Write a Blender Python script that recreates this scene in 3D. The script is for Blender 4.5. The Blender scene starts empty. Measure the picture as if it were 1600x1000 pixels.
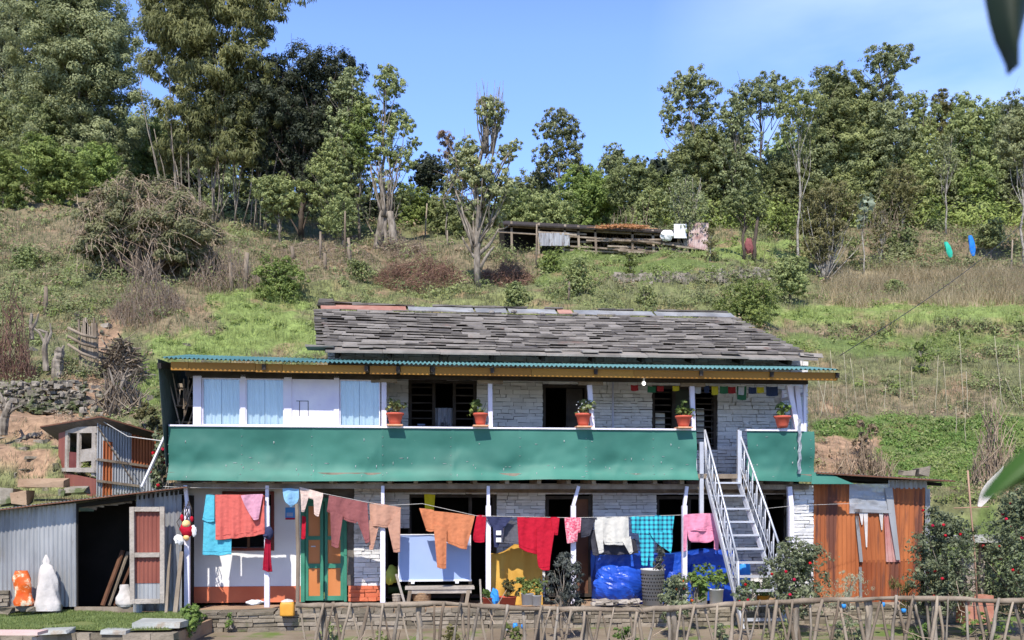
import bpy, math, random
import numpy as np
from mathutils import Matrix, Vector
S = bpy.context.scene
C = S.collection
random.seed(7); RNG = np.random.default_rng(11)
F = 1440.0; CZ = 1.72; H0 = 790.0; D0 = 16.0
# ---------------------------------------------------------------- camera, sky, sun, exposure
cd = bpy.data.cameras.new("camera"); cam = bpy.data.objects.new("camera", cd); C.objects.link(cam)
cam.location = (0, -D0, CZ); cam.rotation_euler = (math.radians(90), 0, 0)
cd.sensor_width = 36; cd.lens = 36 * F / 1600; cd.shift_y = (H0 - 500) / 1600
cd.clip_end = 2000; cd.clip_start = 0.05
cd.dof.use_dof = True; cd.dof.focus_distance = 18; cd.dof.aperture_fstop = 3.0
S.camera = cam
ROT = math.radians(5.5); cR, sR = math.cos(ROT), math.sin(ROT)
HM = Matrix.Rotation(ROT, 4, 'Z')
sd = HM.to_3x3() @ Vector((0.24, 0.80, -1.0)); sd.normalize()        # direction the light travels
sun_el = math.asin(-sd.z)
sl = bpy.data.lights.new("sun", 'SUN'); sl.energy = 4.3; sl.angle = math.radians(0.53); sl.color = (1.0, 0.94, 0.84)
so = bpy.data.objects.new("sun", sl); C.objects.link(so)
so.rotation_euler = sd.to_track_quat('-Z', 'Y').to_euler(); so.location = (-10, -20, 30)
W = bpy.data.worlds.new("World"); S.world = W; W.use_nodes = True
wn = W.node_tree; bg = wn.nodes['Background']
sky = wn.nodes.new('ShaderNodeTexSky'); sky.sky_type = 'NISHITA'; sky.sun_disc = False
sky.sun_elevation = sun_el; sky.sun_rotation = math.atan2(-sd.x, -sd.y)
sky.altitude = 1500; sky.air_density = 1.0; sky.dust_density = 0.3; sky.ozone_density = 1.4
# thin high cloud, upper right
tc = wn.nodes.new('ShaderNodeTexCoord')
mp = wn.nodes.new('ShaderNodeMapping'); mp.inputs['Scale'].default_value = (2.2, 2.2, 7.0); mp.inputs['Location'].default_value = (0.35, 0.0, 0.4)
cn = wn.nodes.new('ShaderNodeTexNoise'); cn.inputs['Scale'].default_value = 1.0; cn.inputs['Detail'].default_value = 6
cr = wn.nodes.new('ShaderNodeValToRGB'); cr.color_ramp.elements[0].position = 0.38; cr.color_ramp.elements[1].position = 0.72
dp = wn.nodes.new('ShaderNodeVectorMath'); dp.operation = 'DOT_PRODUCT'; dp.inputs[1].default_value = Vector((0.42, 0.82, 0.40)).normalized()
mr = wn.nodes.new('ShaderNodeMapRange'); mr.inputs[1].default_value = 0.955; mr.inputs[2].default_value = 0.998
mu = wn.nodes.new('ShaderNodeMath'); mu.operation = 'MULTIPLY'
mu2 = wn.nodes.new('ShaderNodeMath'); mu2.operation = 'MULTIPLY'; mu2.inputs[1].default_value = 0.75
mx = wn.nodes.new('ShaderNodeMixRGB'); mx.inputs[2].default_value = (4.6, 5.6, 7.0, 1)
L = wn.links.new
L(tc.outputs['Generated'], mp.inputs[0]); L(mp.outputs[0], cn.inputs[0]); L(cn.outputs[0], cr.inputs[0])
L(tc.outputs['Generated'], dp.inputs[0]); L(dp.outputs['Value'], mr.inputs[0])
L(cr.outputs[0], mu.inputs[0]); L(mr.outputs[0], mu.inputs[1]); L(mu.outputs[0], mu2.inputs[0]); L(mu2.outputs[0], mx.inputs[0])
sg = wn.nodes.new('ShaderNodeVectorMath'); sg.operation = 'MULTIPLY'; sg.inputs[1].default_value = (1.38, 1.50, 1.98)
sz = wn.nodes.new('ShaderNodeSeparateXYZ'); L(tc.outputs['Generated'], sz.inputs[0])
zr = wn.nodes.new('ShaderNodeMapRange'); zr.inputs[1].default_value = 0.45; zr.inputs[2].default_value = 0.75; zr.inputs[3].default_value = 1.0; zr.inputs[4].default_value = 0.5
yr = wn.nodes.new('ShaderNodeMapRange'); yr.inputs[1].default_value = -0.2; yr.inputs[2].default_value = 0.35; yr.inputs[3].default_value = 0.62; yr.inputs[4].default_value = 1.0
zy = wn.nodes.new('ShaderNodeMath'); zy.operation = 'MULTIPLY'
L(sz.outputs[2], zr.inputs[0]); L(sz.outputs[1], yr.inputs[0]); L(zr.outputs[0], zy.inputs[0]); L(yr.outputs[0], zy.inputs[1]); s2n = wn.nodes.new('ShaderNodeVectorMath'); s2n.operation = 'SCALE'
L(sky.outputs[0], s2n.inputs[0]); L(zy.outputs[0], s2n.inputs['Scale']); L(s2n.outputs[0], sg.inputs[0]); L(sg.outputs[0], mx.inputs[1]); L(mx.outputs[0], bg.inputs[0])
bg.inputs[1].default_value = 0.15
S.render.engine = 'CYCLES'
S.view_settings.view_transform = 'Standard'; S.view_settings.look = 'None'; S.view_settings.exposure = 0.5; S.view_settings.gamma = 1
S.cycles.max_bounces = 6; S.cycles.transparent_max_bounces = 12

# ---------------------------------------------------------------- helpers
def tag(o, label=None, cat=None, group=None, kind=None):
    if label: o['label'] = label
    if cat: o['category'] = cat
    if group: o['group'] = group
    if kind: o['kind'] = kind
    return o
ROOTM = {}
def empty(name, loc, rz=0, house=False):
    """an Empty at a thing's base; loc in world (or in the house frame when house=True)"""
    o = bpy.data.objects.new(name, None); C.objects.link(o)
    M = Matrix.Translation(Vector(loc)) @ Matrix.Rotation(rz, 4, 'Z')
    if house: M = HM @ M
    o.location = M.to_translation(); o.rotation_euler = M.to_euler(); o.empty_display_size = 0.2
    ROOTM[o.name] = M
    return o
def thing(name, loc, label, cat, group=None, rz=0, house=False):
    return tag(empty(name, loc, rz, house), label, cat, group)
def P(px, py, d):
    return np.array(((px - 800) / F * d, d - D0, CZ + (H0 - py) / F * d))
def HP(px, py, yl):
    u = (px - 800) / F
    xl = (u * (D0 + yl * cR) + yl * sR) / (cR - u * sR)
    d = D0 + xl * sR + yl * cR
    return np.array((xl, yl, CZ + (H0 - py) / F * d))
def HX(px, yl): return float(HP(px, 0, yl)[0])
def HZ(py, px, yl): return float(HP(px, py, yl)[2])
def nrm(v):
    v = np.asarray(v, float); return v / (np.linalg.norm(v) + 1e-9)
class MB:
    def __init__(self, house=False):
        self.v = []; self.f = []; self.t = []; self.m = []; self.n = 0; self.house = house
    def add(self, v, f, tint=0.5, mi=0):
        v = np.asarray(v, float).reshape(-1, 3); f = np.asarray(f, int)
        if f.ndim == 1: f = f.reshape(1, -1)
        self.v.append(v); self.f.append(f + self.n); self.n += len(v)
        t = np.broadcast_to(np.asarray(tint, float), (len(v),)) if np.ndim(tint) <= 1 else tint
        self.t.append(np.array(t)); self.m.append(np.full(len(f), mi))
        return self
    def box(self, c, s, R=None, tint=0.5, mi=0, jit=0, taper=1):
        x, y, z = np.array(s) / 2
        v = np.array([[-x, -y, -z], [x, -y, -z], [x, y, -z], [-x, y, -z], [-x * taper, -y * taper, z], [x * taper, -y * taper, z], [x * taper, y * taper, z], [-x * taper, y * taper, z]])
        if jit: v = v + RNG.uniform(-jit, jit, v.shape)
        if R is not None: v = v @ np.array(R).T
        return self.add(v + np.array(c), [[0, 3, 2, 1], [4, 5, 6, 7], [0, 1, 5, 4], [1, 2, 6, 5], [2, 3, 7, 6], [3, 0, 4, 7]], tint, mi)
    def bx(self, x0, x1, y0, y1, z0, z1, **k):
        return self.box(((x0 + x1) / 2, (y0 + y1) / 2, (z0 + z1) / 2), (abs(x1 - x0), abs(y1 - y0), abs(z1 - z0)), **k)
    def beam(self, p, q, w, h, tint=0.5, mi=0, taper=1):
        p = np.array(p, float); q = np.array(q, float); a = q - p; l = np.linalg.norm(a); a = a / l
        up = np.array((0, 0, 1.)) if abs(a[2]) < 0.95 else np.array((0, 1., 0))
        s = nrm(np.cross(a, up)); t = np.cross(s, a)
        R = np.stack([s, t, a], 1)
        return self.box((p + q) / 2, (w, h, l), R, tint, mi, taper=taper)
    def tube(self, pts, r, n=6, tint=0.5, mi=0, cap=True):
        pts = np.array(pts, float); k = len(pts)
        r = np.broadcast_to(np.asarray(r, float), (k,))
        tan = np.gradient(pts, axis=0)
        v = []
        ref = np.array((0.31, 0.87, 0.2))
        for i in range(k):
            t = nrm(tan[i]); a = nrm(np.cross(t, ref)); b = np.cross(t, a)
            th = np.arange(n) * 2 * math.pi / n
            v.append(pts[i] + r[i] * (np.outer(np.cos(th), a) + np.outer(np.sin(th), b)))
        v = np.concatenate(v)
        f = []
        for i in range(k - 1):
            for j in range(n):
                f.append([i * n + j, i * n + (j + 1) % n, (i + 1) * n + (j + 1) % n, (i + 1) * n + j])
        if cap:
            v = np.concatenate([v, pts[[0, -1]]])
            e0 = k * n; 
            g = [[e0, (j + 1) % n, j] for j in range(n)] + [[e0 + 1, (k - 1) * n + j, (k - 1) * n + (j + 1) % n] for j in range(n)]
            self.add(v, f, tint, mi)
            self.f.append(np.array(g) + self.n - len(v)); self.m.append(np.full(len(g), mi))
            return self
        return self.add(v, f, tint, mi)
    def grid(self, G, tint=0.5, mi=0):
        G = np.asarray(G, float); a, b = G.shape[:2]
        i = np.arange(a - 1)[:, None] * b + np.arange(b - 1)[None, :]
        f = np.stack([i, i + b, i + b + 1, i + 1], -1).reshape(-1, 4)
        t = tint.reshape(-1) if isinstance(tint, np.ndarray) and tint.ndim == 2 else tint
        return self.add(G.reshape(-1, 3), f, t, mi)
    def lathe(self, prof, c=(0, 0, 0), n=16, tint=0.5, mi=0, sx=1, sy=1):
        th = np.linspace(0, 2 * math.pi, n + 1)
        G = np.array([[(r * math.cos(a) * sx + c[0], r * math.sin(a) * sy + c[1], z + c[2]) for a in th] for r, z in prof])
        return self.grid(G[:, ::-1], tint, mi)
    def ball(self, c, r, n=10, jit=0, tint=0.5, mi=0, sq=1):
        pr = [(math.sin(t) * 1.0, -math.cos(t)) for t in np.linspace(0.02, math.pi - 0.02, n)]
        th = np.linspace(0, 2 * math.pi, n + 3)
        r = np.broadcast_to(np.asarray(r, float), (3,))
        G = np.array([[(p * math.cos(a), p * math.sin(a), z) for a in th] for p, z in pr])
        nz = 1 + jit * (fbm(G[..., 0] * 2 + c[0] * 3 + G[..., 2], G[..., 1] * 2 + c[1] + G[..., 2] * 1.7, 3) - 0.5) * 2
        nz[:, -1] = nz[:, 0]
        return self.grid((G * nz[..., None] * r + np.array(c))[:, ::-1], tint, mi)
    def corr(self, a, b, c, d, waves, amp=0.012, rows=6, tint=0.5, mi=0, per=6, wob=0.0):
        """corrugated sheet: corners a(0,0) b(1,0) c(1,1) d(0,1); ridges run a->d"""
        a, b, c, d = [np.array(q, float) for q in (a, b, c, d)]
        n = int(waves * per) + 1
        u = np.linspace(0, 1, n)[None, :, None]; v = np.linspace(0, 1, rows)[:, None, None]
        G = (a * (1 - u) + b * u) * (1 - v) + (d * (1 - u) + c * u) * v
        nn = nrm(np.cross(b - a, d - a))
        off = amp * np.sin(u * waves * 2 * math.pi)
        if wob: off = off + wob * (fbm(G[..., 0] * 1.3 + 7, G[..., 2] * 1.3 + G[..., 1], 2)[..., None] - 0.5) * 2
        return self.grid(G + nn * off, tint, mi)
    def build(self, name, mats, parent=None, smooth=False, label=None, cat=None, group=None, kind=None):
        if not isinstance(mats, (list, tuple)): mats = [mats]
        v = np.concatenate(self.v)
        if self.house: v = v @ np.array(HM.to_3x3()).T
        me = bpy.data.meshes.new(name); o = bpy.data.objects.new(name, me); C.objects.link(o)
        if parent is not None:
            r = parent
            while r.parent is not None: r = r.parent
            M = ROOTM[r.name].inverted()
            v = v @ np.array(M.to_3x3()).T + np.array(M.to_translation())
            o.parent = parent
        elif kind != 'structure' and kind != 'stuff':
            lo, hi = v.min(0), v.max(0)
            M = Matrix.Translation(((lo[0] + hi[0]) / 2, (lo[1] + hi[1]) / 2, lo[2]))
            if self.house: M = M @ HM
            o.location = M.to_translation(); o.rotation_euler = M.to_euler(); ROOTM[o.name] = M
            Mi = M.inverted()
            v = v @ np.array(Mi.to_3x3()).T + np.array(Mi.to_translation())
        else: ROOTM[o.name] = Matrix.Identity(4)
        me.vertices.add(len(v)); me.vertices.foreach_set('co', v.astype(np.float32).ravel())
        lt = np.concatenate([np.full(len(f), f.shape[1]) for f in self.f])
        lv = np.concatenate([f.ravel() for f in self.f])
        me.loops.add(len(lv)); me.loops.foreach_set('vertex_index', lv.astype(np.int32))
        me.polygons.add(len(lt)); me.polygons.foreach_set('loop_start', np.concatenate([[0], np.cumsum(lt)[:-1]]).astype(np.int32))
        me.polygons.foreach_set('loop_total', lt.astype(np.int32))
        me.polygons.foreach_set('material_index', np.concatenate(self.m).astype(np.int32))
        me.polygons.foreach_set('use_smooth', np.full(len(lt), bool(smooth)))
        at = me.attributes.new('tint', 'FLOAT', 'POINT'); at.data.foreach_set('value', np.concatenate(self.t).astype(np.float32))
        for m in mats: me.materials.append(m)
        me.update(calc_edges=True); me.validate()
        tag(o, label, cat, group, kind)
        return o
# noise
_T = RNG.random((256, 256))
def vn(x, y):
    x = np.asarray(x, float); y = np.asarray(y, float)
    xi = np.floor(x).astype(int); yi = np.floor(y).astype(int); fx = x - xi; fy = y - yi
    fx = fx * fx * (3 - 2 * fx); fy = fy * fy * (3 - 2 * fy)
    a = _T[xi & 255, yi & 255]; b = _T[(xi + 1) & 255, yi & 255]; c = _T[xi & 255, (yi + 1) & 255]; d = _T[(xi + 1) & 255, (yi + 1) & 255]
    return (a * (1 - fx) + b * fx) * (1 - fy) + (c * (1 - fx) + d * fx) * fy
def fbm(x, y, o=4):
    s = 0; a = 1; t = 0
    for i in range(o):
        s = s + a * vn(x * 2 ** i + i * 17.3, y * 2 ** i + i * 9.1); t += a; a *= 0.5
    return s / t
# materials
def mat(name, c1, c2=None, rough=0.8, ns=4.0, bump=0.0, bs=None, metal=0.0, tm=0.5, contrast=1.0, spec=0.3, coord='Object', stretch=None, c3=None, n3=1.5, t3=0.6):
    m = bpy.data.materials.new(name); m.use_nodes = True; nt = m.node_tree; N = nt.nodes; l = nt.links.new
    b = N['Principled BSDF']; b.inputs['Roughness'].default_value = rough; b.inputs['Metallic'].default_value = metal
    b.inputs['Specular IOR Level'].default_value = spec
    c2 = c2 or tuple(min(1, q * 1.35) for q in c1)
    tcn = N.new('ShaderNodeTexCoord'); src = tcn.outputs[coord]
    if stretch:
        mpn = N.new('ShaderNodeMapping'); mpn.inputs['Scale'].default_value = stretch; l(src, mpn.inputs[0]); src = mpn.outputs[0]
    nz = N.new('ShaderNodeTexNoise'); nz.inputs['Scale'].default_value = ns; nz.inputs['Detail'].default_value = 5; l(src, nz.inputs[0])
    at = N.new('ShaderNodeAttribute'); at.attribute_name = 'tint'
    mm = N.new('ShaderNodeMath'); mm.operation = 'MULTIPLY_ADD'; mm.inputs[1].default_value = contrast * 2.2; mm.inputs[2].default_value = -contrast * 1.1 + 0.5 * (1 - tm)
    l(nz.outputs[0], mm.inputs[0])
    m2 = N.new('ShaderNodeMath'); m2.operation = 'MULTIPLY_ADD'; m2.inputs[1].default_value = tm; m2.use_clamp = True
    l(at.outputs['Fac'], m2.inputs[0]); l(mm.outputs[0], m2.inputs[2])
    mx = N.new('ShaderNodeMixRGB'); mx.inputs[1].default_value = (*c1, 1); mx.inputs[2].default_value = (*c2, 1)
    l(m2.outputs[0], mx.inputs[0]); out = mx.outputs[0]
    if c3:
        n_3 = N.new('ShaderNodeTexNoise'); n_3.inputs['Scale'].default_value = n3; n_3.inputs['Detail'].default_value = 8; n_3.inputs['Roughness'].default_value = 0.65; l(src, n_3.inputs[0])
        r3 = N.new('ShaderNodeMapRange'); r3.inputs[1].default_value = t3 - 0.04; r3.inputs[2].default_value = t3 + 0.05; l(n_3.outputs[0], r3.inputs[0])
        x3 = N.new('ShaderNodeMixRGB'); x3.inputs[2].default_value = (*c3, 1); l(r3.outputs[0], x3.inputs[0]); l(out, x3.inputs[1]); out = x3.outputs[0]
    l(out, b.inputs['Base Color'])
    if bump:
        n2 = N.new('ShaderNodeTexNoise'); n2.inputs['Scale'].default_value = bs or ns * 4; n2.inputs['Detail'].default_value = 6; l(src, n2.inputs[0])
        bp = N.new('ShaderNodeBump'); bp.inputs['Strength'].default_value = bump; bp.inputs['Distance'].default_value = 0.03
        l(n2.outputs[0], bp.inputs['Height']); l(bp.outputs[0], b.inputs['Normal'])
    return m
def leafmat(name, c1, c2, trans=0.36, rough=0.55):
    m = mat(name, c1, c2, rough, ns=0.9, tm=1.0, contrast=0.45, spec=0.35)
    nt = m.node_tree; b = nt.nodes['Principled BSDF']; o = nt.nodes['Material Output']
    t = nt.nodes.new('ShaderNodeBsdfTranslucent'); ms = nt.nodes.new('ShaderNodeMixShader'); ms.inputs[0].default_value = trans
    src = b.inputs['Base Color'].links[0].from_socket
    oi = nt.nodes.new('ShaderNodeObjectInfo'); hs = nt.nodes.new('ShaderNodeHueSaturation'); r1 = nt.nodes.new('ShaderNodeMapRange'); r1.inputs[3].default_value = .74; r1.inputs[4].default_value = 1.22
    r2 = nt.nodes.new('ShaderNodeMath'); r2.operation = 'MULTIPLY_ADD'; r2.inputs[1].default_value = 7.3; r2.inputs[2].default_value = 0; r3 = nt.nodes.new('ShaderNodeMath'); r3.operation = 'FRACT'; r4 = nt.nodes.new('ShaderNodeMapRange'); r4.inputs[3].default_value = .488; r4.inputs[4].default_value = .508
    nt.links.new(oi.outputs['Random'], r1.inputs[0]); nt.links.new(oi.outputs['Random'], r2.inputs[0]); nt.links.new(r2.outputs[0], r3.inputs[0]); nt.links.new(r3.outputs[0], r4.inputs[0])
    nt.links.new(r1.outputs[0], hs.inputs['Value']); nt.links.new(r4.outputs[0], hs.inputs['Hue']); nt.links.new(src, hs.inputs['Color']); src = hs.outputs[0]; nt.links.new(src, b.inputs['Base Color'])
    nt.links.new(src, t.inputs[0]); nt.links.new(b.outputs[0], ms.inputs[1]); nt.links.new(t.outputs[0], ms.inputs[2]); nt.links.new(ms.outputs[0], o.inputs[0])
    return m
def glassmat(name, tint=(0.85, 0.9, 0.95), gl=0.12, rough=0.03):
    m = bpy.data.materials.new(name); m.use_nodes = True; nt = m.node_tree; N = nt.nodes; l = nt.links.new
    for n in list(N): N.remove(n)
    o = N.new('ShaderNodeOutputMaterial'); t = N.new('ShaderNodeBsdfTransparent'); t.inputs[0].default_value = (*tint, 1)
    g = N.new('ShaderNodeBsdfGlossy'); g.inputs['Roughness'].default_value = rough; ms = N.new('ShaderNodeMixShader'); ms.inputs[0].default_value = gl
    l(t.outputs[0], ms.inputs[1]); l(g.outputs[0], ms.inputs[2]); l(ms.outputs[0], o.inputs[0])
    return m
M = {}
M['slate'] = mat('slate', (.075, .066, .06), (.30, .272, .245), .75, ns=3, bump=.5, bs=14, tm=.9, contrast=.5, c3=(.2, .13, .11), n3=1.3, t3=.66)
M['white_stone'] = mat('white_stone', (.55, .54, .54), (.82, .81, .80), .85, ns=5, bump=.5, bs=18, tm=.7, contrast=.5, c3=(.30, .27, .22), n3=2.2, t3=.66)
M['white_stone_hi'] = mat('white_stone_upper', (.60, .59, .59), (.82, .81, .81), .85, ns=5, bump=.5, bs=18, tm=.7, contrast=.5, c3=(.24, .22, .2), n3=2.2, t3=.7)
M['bare_stone'] = mat('bare_stone', (.13, .11, .08), (.34, .29, .23), .9, ns=4, bump=.7, bs=16, tm=.9, contrast=.5, c3=(.10, .12, .05), n3=1.8, t3=.66)
M['mortar'] = mat('mortar', (.09, .08, .07), (.17, .15, .13), .95, ns=6, bump=.5)
M['lime_mortar'] = mat('whitewashed_mortar', (.11, .10, .095), (.46, .45, .44), .95, ns=3.5, bump=.5, contrast=1.6, tm=.2)
M['orange_stone'] = mat('orange_painted_stone', (.50, .12, .055), (.62, .18, .09), .8, ns=5, bump=.4, bs=18, c3=(.3, .1, .06), t3=.68)
M['plaster'] = mat('white_plaster', (.70, .70, .72), (.82, .82, .82), .75, ns=1.5, bump=.12, bs=9, tm=0, c3=(.58, .55, .5), n3=1.1, t3=.72)
M['orange_plaster'] = mat('orange_plaster', (.52, .13, .06), (.66, .20, .10), .75, ns=2, bump=.12, bs=9, tm=0, c3=(.62, .30, .18), n3=1.6, t3=.66)
M['shade_lav'] = mat('painted_post', (.66, .63, .78), (.80, .78, .86), .6, ns=3, bump=.15, bs=20, tm=0.3, c3=(.35, .30, .27), n3=5, t3=.70)  # white paint with the lavender tint of shade put into its colour
M['wood'] = mat('grey_wood', (.14, .105, .075), (.34, .28, .215), .85, ns=3, bump=.6, bs=22, tm=.7, stretch=(1, 1, .35))
M['pale_wood'] = mat('pale_weathered_wood', (.28, .24, .20), (.48, .43, .38), .85, ns=3, bump=.5, bs=22, tm=.6)
M['dark_wood'] = mat('dark_wood', (.025, .02, .018), (.07, .055, .045), .7, ns=5, bump=.3)
M['brown_wood'] = mat('brown_wood', (.11, .05, .03), (.2, .1, .06), .7, ns=4, bump=.3)
M['yellow_wood'] = mat('yellow_beam', (.29, .13, .018), (.40, .20, .03), .6, ns=2, bump=.2, bs=18, stretch=(.3, 1, 1), c3=(.25, .12, .04), n3=4, t3=.68)
M['green_tin'] = mat('green_painted_tin', (.024, .125, .098), (.060, .22, .17), .60, ns=1.1, bump=.05, bs=3, tm=.9, spec=.35, contrast=.8, c3=(.17, .31, .26), n3=5, t3=.73)
M['teal_tin'] = mat('teal_roof_tin', (.07, .20, .20), (.15, .31, .30), .55, ns=2, tm=.3, spec=.5, c3=(.14, .13, .12), n3=3, t3=.7)
M['dark_tin'] = mat('dark_green_tin', (.035, .055, .05), (.07, .095, .085), .5, ns=2)
M['zinc'] = mat('zinc_sheet', (.22, .225, .235), (.45, .455, .46), .5, ns=1.6, metal=.25, bump=.05, tm=.4, spec=.5, stretch=(1.6, 1.6, .5), c3=(.24, .23, .22), n3=2.4, t3=.62)
M['old_zinc'] = mat('old_zinc_sheet', (.20, .20, .21), (.40, .41, .42), .55, ns=1.6, metal=.2, tm=.4, stretch=(1.6, 1.6, .4), c3=(.13, .10, .085), n3=2, t3=.57)
M['rust'] = mat('rusty_sheet', (.20, .048, .018), (.46, .15, .05), .75, ns=2.2, bump=.15, bs=30, tm=.75, contrast=.8, stretch=(2.2, 2.2, .25), c3=(.15, .055, .035), n3=1.6, t3=.56)
M['red_tin'] = mat('red_brown_tin', (.20, .06, .045), (.30, .10, .07), .6, ns=2, stretch=(1.5, 1.5, .4))
M['rust_dark'] = mat('dark_rust', (.10, .045, .03), (.2, .09, .05), .8, ns=3)
M['steel'] = mat('silver_painted_steel', (.46, .47, .52), (.60, .62, .67), .45, ns=4, metal=.3, tm=.2, c3=(.4, .36, .34), n3=6, t3=.72)
M['door_green'] = mat('door_green_paint', (.03, .17, .11), (.06, .25, .17), .5, ns=4, tm=.2, c3=(.2, .26, .2), n3=6, t3=.7)
M['door_orange'] = mat('door_orange_panel', (.48, .17, .05), (.60, .24, .09), .55, ns=3, tm=.2, stretch=(1, 1, .3))
M['maroon'] = mat('maroon_frame', (.12, .025, .02), (.2, .05, .04), .6, ns=4)
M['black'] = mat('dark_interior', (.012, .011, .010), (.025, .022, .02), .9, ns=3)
M['curtain'] = mat('white_blue_curtain', (.62, .63, .61), (.76, .77, .74), .8, ns=2, tm=.3)
M['white_paint'] = mat('white_paint', (.70, .70, .74), (.82, .82, .84), .6, ns=2, tm=0)
M['glass'] = glassmat('window_glass', (.86, .92, .95), .10)
M['plastic'] = glassmat('clear_plastic_sheet', (.62, .66, .72), .22, .35)
_n = M['plastic'].node_tree; _o = [n for n in _n.nodes if n.type == 'OUTPUT_MATERIAL'][0]; _d = _n.nodes.new('ShaderNodeBsdfDiffuse'); _d.inputs[0].default_value = (.50, .52, .56, 1)
_s = _n.nodes.new('ShaderNodeMixShader'); _s.inputs[0].default_value = .55; _n.links.new(_o.inputs[0].links[0].from_socket, _s.inputs[1]); _n.links.new(_d.outputs[0], _s.inputs[2]); _n.links.new(_s.outputs[0], _o.inputs[0])
M['terracotta'] = mat('red_terracotta', (.50, .085, .05), (.60, .13, .08), .6, ns=6, c3=(.66, .4, .32), n3=9, t3=.72)
M['saucer'] = mat('clay_saucer', (.62, .26, .12), (.72, .42, .28), .7, ns=6)
M['white_plastic'] = mat('white_plastic', (.72, .72, .72), (.84, .84, .83), .4, ns=3, tm=.2, c3=(.5, .47, .42), n3=5, t3=.72)
M['bucket_text'] = mat('grey_print', (.2, .3, .5), (.3, .4, .6), .5)
M['yellow_plastic'] = mat('yellow_plastic', (.62, .27, .03), (.74, .38, .06), .45, ns=5, c3=(.7, .45, .2), n3=5, t3=.7)
M['blue_tarp'] = mat('blue_tarp', (.008, .05, .38), (.02, .10, .56), .38, ns=3, bump=.5, bs=7, spec=.5, tm=.3)
M['blue_plastic'] = mat('blue_plastic', (.03, .22, .65), (.05, .33, .8), .35, ns=3)
M['board_blue'] = mat('pale_blue_board', (.30, .40, .66), (.36, .46, .72), .5, ns=1.5, tm=0)
M['sack'] = mat('white_woven_sack', (.50, .46, .43), (.68, .63, .60), .7, ns=5, bump=.6, bs=8, tm=.4, c3=(.62, .4, .3), n3=3.2, t3=.66)
M['orange_bag'] = mat('orange_printed_bag', (.66, .08, .012), (.75, .18, .03), .4, ns=7, bump=.4, bs=10, c3=(.86, .70, .50), n3=7, t3=.56)
M['yellow_tarp'] = mat('yellow_brown_cover', (.46, .25, .04), (.62, .36, .07), .75, ns=2.5, bump=.5, bs=6, c3=(.3, .2, .1), n3=3, t3=.66)
M['ply'] = mat('dark_bundle', (.05, .05, .06), (.11, .11, .12), .8, ns=4, bump=.4)
M['wicker'] = mat('wicker', (.26, .15, .08), (.42, .28, .17), .8, ns=30, bump=.8, bs=60)
M['wicker_grey'] = mat('grey_wicker', (.28, .23, .19), (.48, .42, .36), .85, ns=30, bump=.8, bs=60, tm=.9)
M['bark'] = mat('grey_bark', (.11, .09, .07), (.33, .285, .235), .95, ns=9, bump=1.0, bs=16, tm=.3, contrast=1.4, stretch=(1, 1, .3))
M['pale_bark'] = mat('pale_bark', (.20, .18, .155), (.46, .43, .38), .9, ns=4, bump=.6, bs=12, tm=.5, c3=(.12, .10, .085), n3=3, t3=.55)
M['dark_bark'] = mat('dark_bark', (.05, .04, .033), (.13, .10, .08), .95, ns=3, bump=.6)
M['twig'] = mat('dry_twigs', (.20, .145, .10), (.42, .33, .25), .95, ns=2, tm=1.0, contrast=.4)
M['red_twig'] = mat('reddish_brushwood', (.14, .075, .05), (.30, .18, .13), .95, ns=2, tm=1.0, contrast=.4)
M['bamboo_pole'] = mat('bamboo_pole', (.33, .29, .19), (.50, .45, .33), .6, ns=3, tm=.6)
M['dirt'] = mat('bare_earth', (.26, .16, .10), (.44, .31, .21), .95, ns=2, bump=.8, bs=8)
M['pebble'] = mat('field_stone', (.15, .13, .10), (.34, .30, .25), .9, ns=5, bump=.5, tm=.9, c3=(.10, .12, .05), n3=2, t3=.55)
M['wire'] = mat('black_cable', (.02, .02, .02), (.03, .03, .03), .6)
M['rope'] = mat('pale_line', (.45, .43, .4), (.55, .53, .5), .7)
M['red_flower'] = leafmat('red_petals', (.55, .008, .02), (.80, .03, .07), .25)
M['orange_flower'] = leafmat('orange_petals', (.8, .12, .01), (.9, .2, .03), .25)
M['stone_slab'] = mat('flat_stone_slab', (.27, .28, .27), (.46, .47, .45), .8, ns=2.5, bump=.6, bs=9, c3=(.32, .26, .2), n3=2, t3=.6)
M['blue_pipe'] = mat('lavender_pipe', (.5, .5, .66), (.66, .66, .78), .5, ns=3)
def _k(c, f, s=1.0):
    g = sum(c) / 3; return tuple(max(0, (g + (q - g) * s) * f) for q in c)
LM = {
 'grey': leafmat('leaves_grey_green', (.125, .150, .065), (.43, .47, .23)),
 'mid': leafmat('leaves_mid_green', (.110, .145, .052), (.40, .45, .18)),
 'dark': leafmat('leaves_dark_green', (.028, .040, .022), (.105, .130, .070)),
 'bamboo': leafmat('leaves_bamboo', (.12, .14, .045), (.46, .47, .20), .45),
 'lime': leafmat('leaves_lime', (.12, .17, .040), (.32, .40, .11)),
 'olive': leafmat('leaves_olive', (.10, .095, .030), (.22, .20, .07)),
 'olive2': leafmat('leaves_dull_olive', (.09, .105, .045), (.28, .28, .14)),
 'brown': leafmat('leaves_brown', (.17, .12, .07), (.36, .27, .18), .15),
 'rust': leafmat('leaves_rusty', (.14, .135, .05), (.29, .27, .12)),
 'rose': leafmat('leaves_rose', (.065, .09, .045), (.29, .33, .18), .2),
 'fern': leafmat('leaves_fern', (.08, .15, .03), (.24, .36, .09)),
 'dusk': leafmat('leaves_dusky', (.03, .035, .03), (.12, .13, .11), .1),
 'pale': leafmat('leaves_pale', (.22, .27, .17), (.48, .53, .40)),
}
GM = {'green': leafmat('grass_green', (.15, .20, .055), (.32, .38, .14)), 'dry': leafmat('grass_dry', (.24, .20, .11), (.56, .48, .31)),
      'olive': leafmat('grass_olive', (.12, .13, .06), (.29, .28, .15))}
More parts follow.
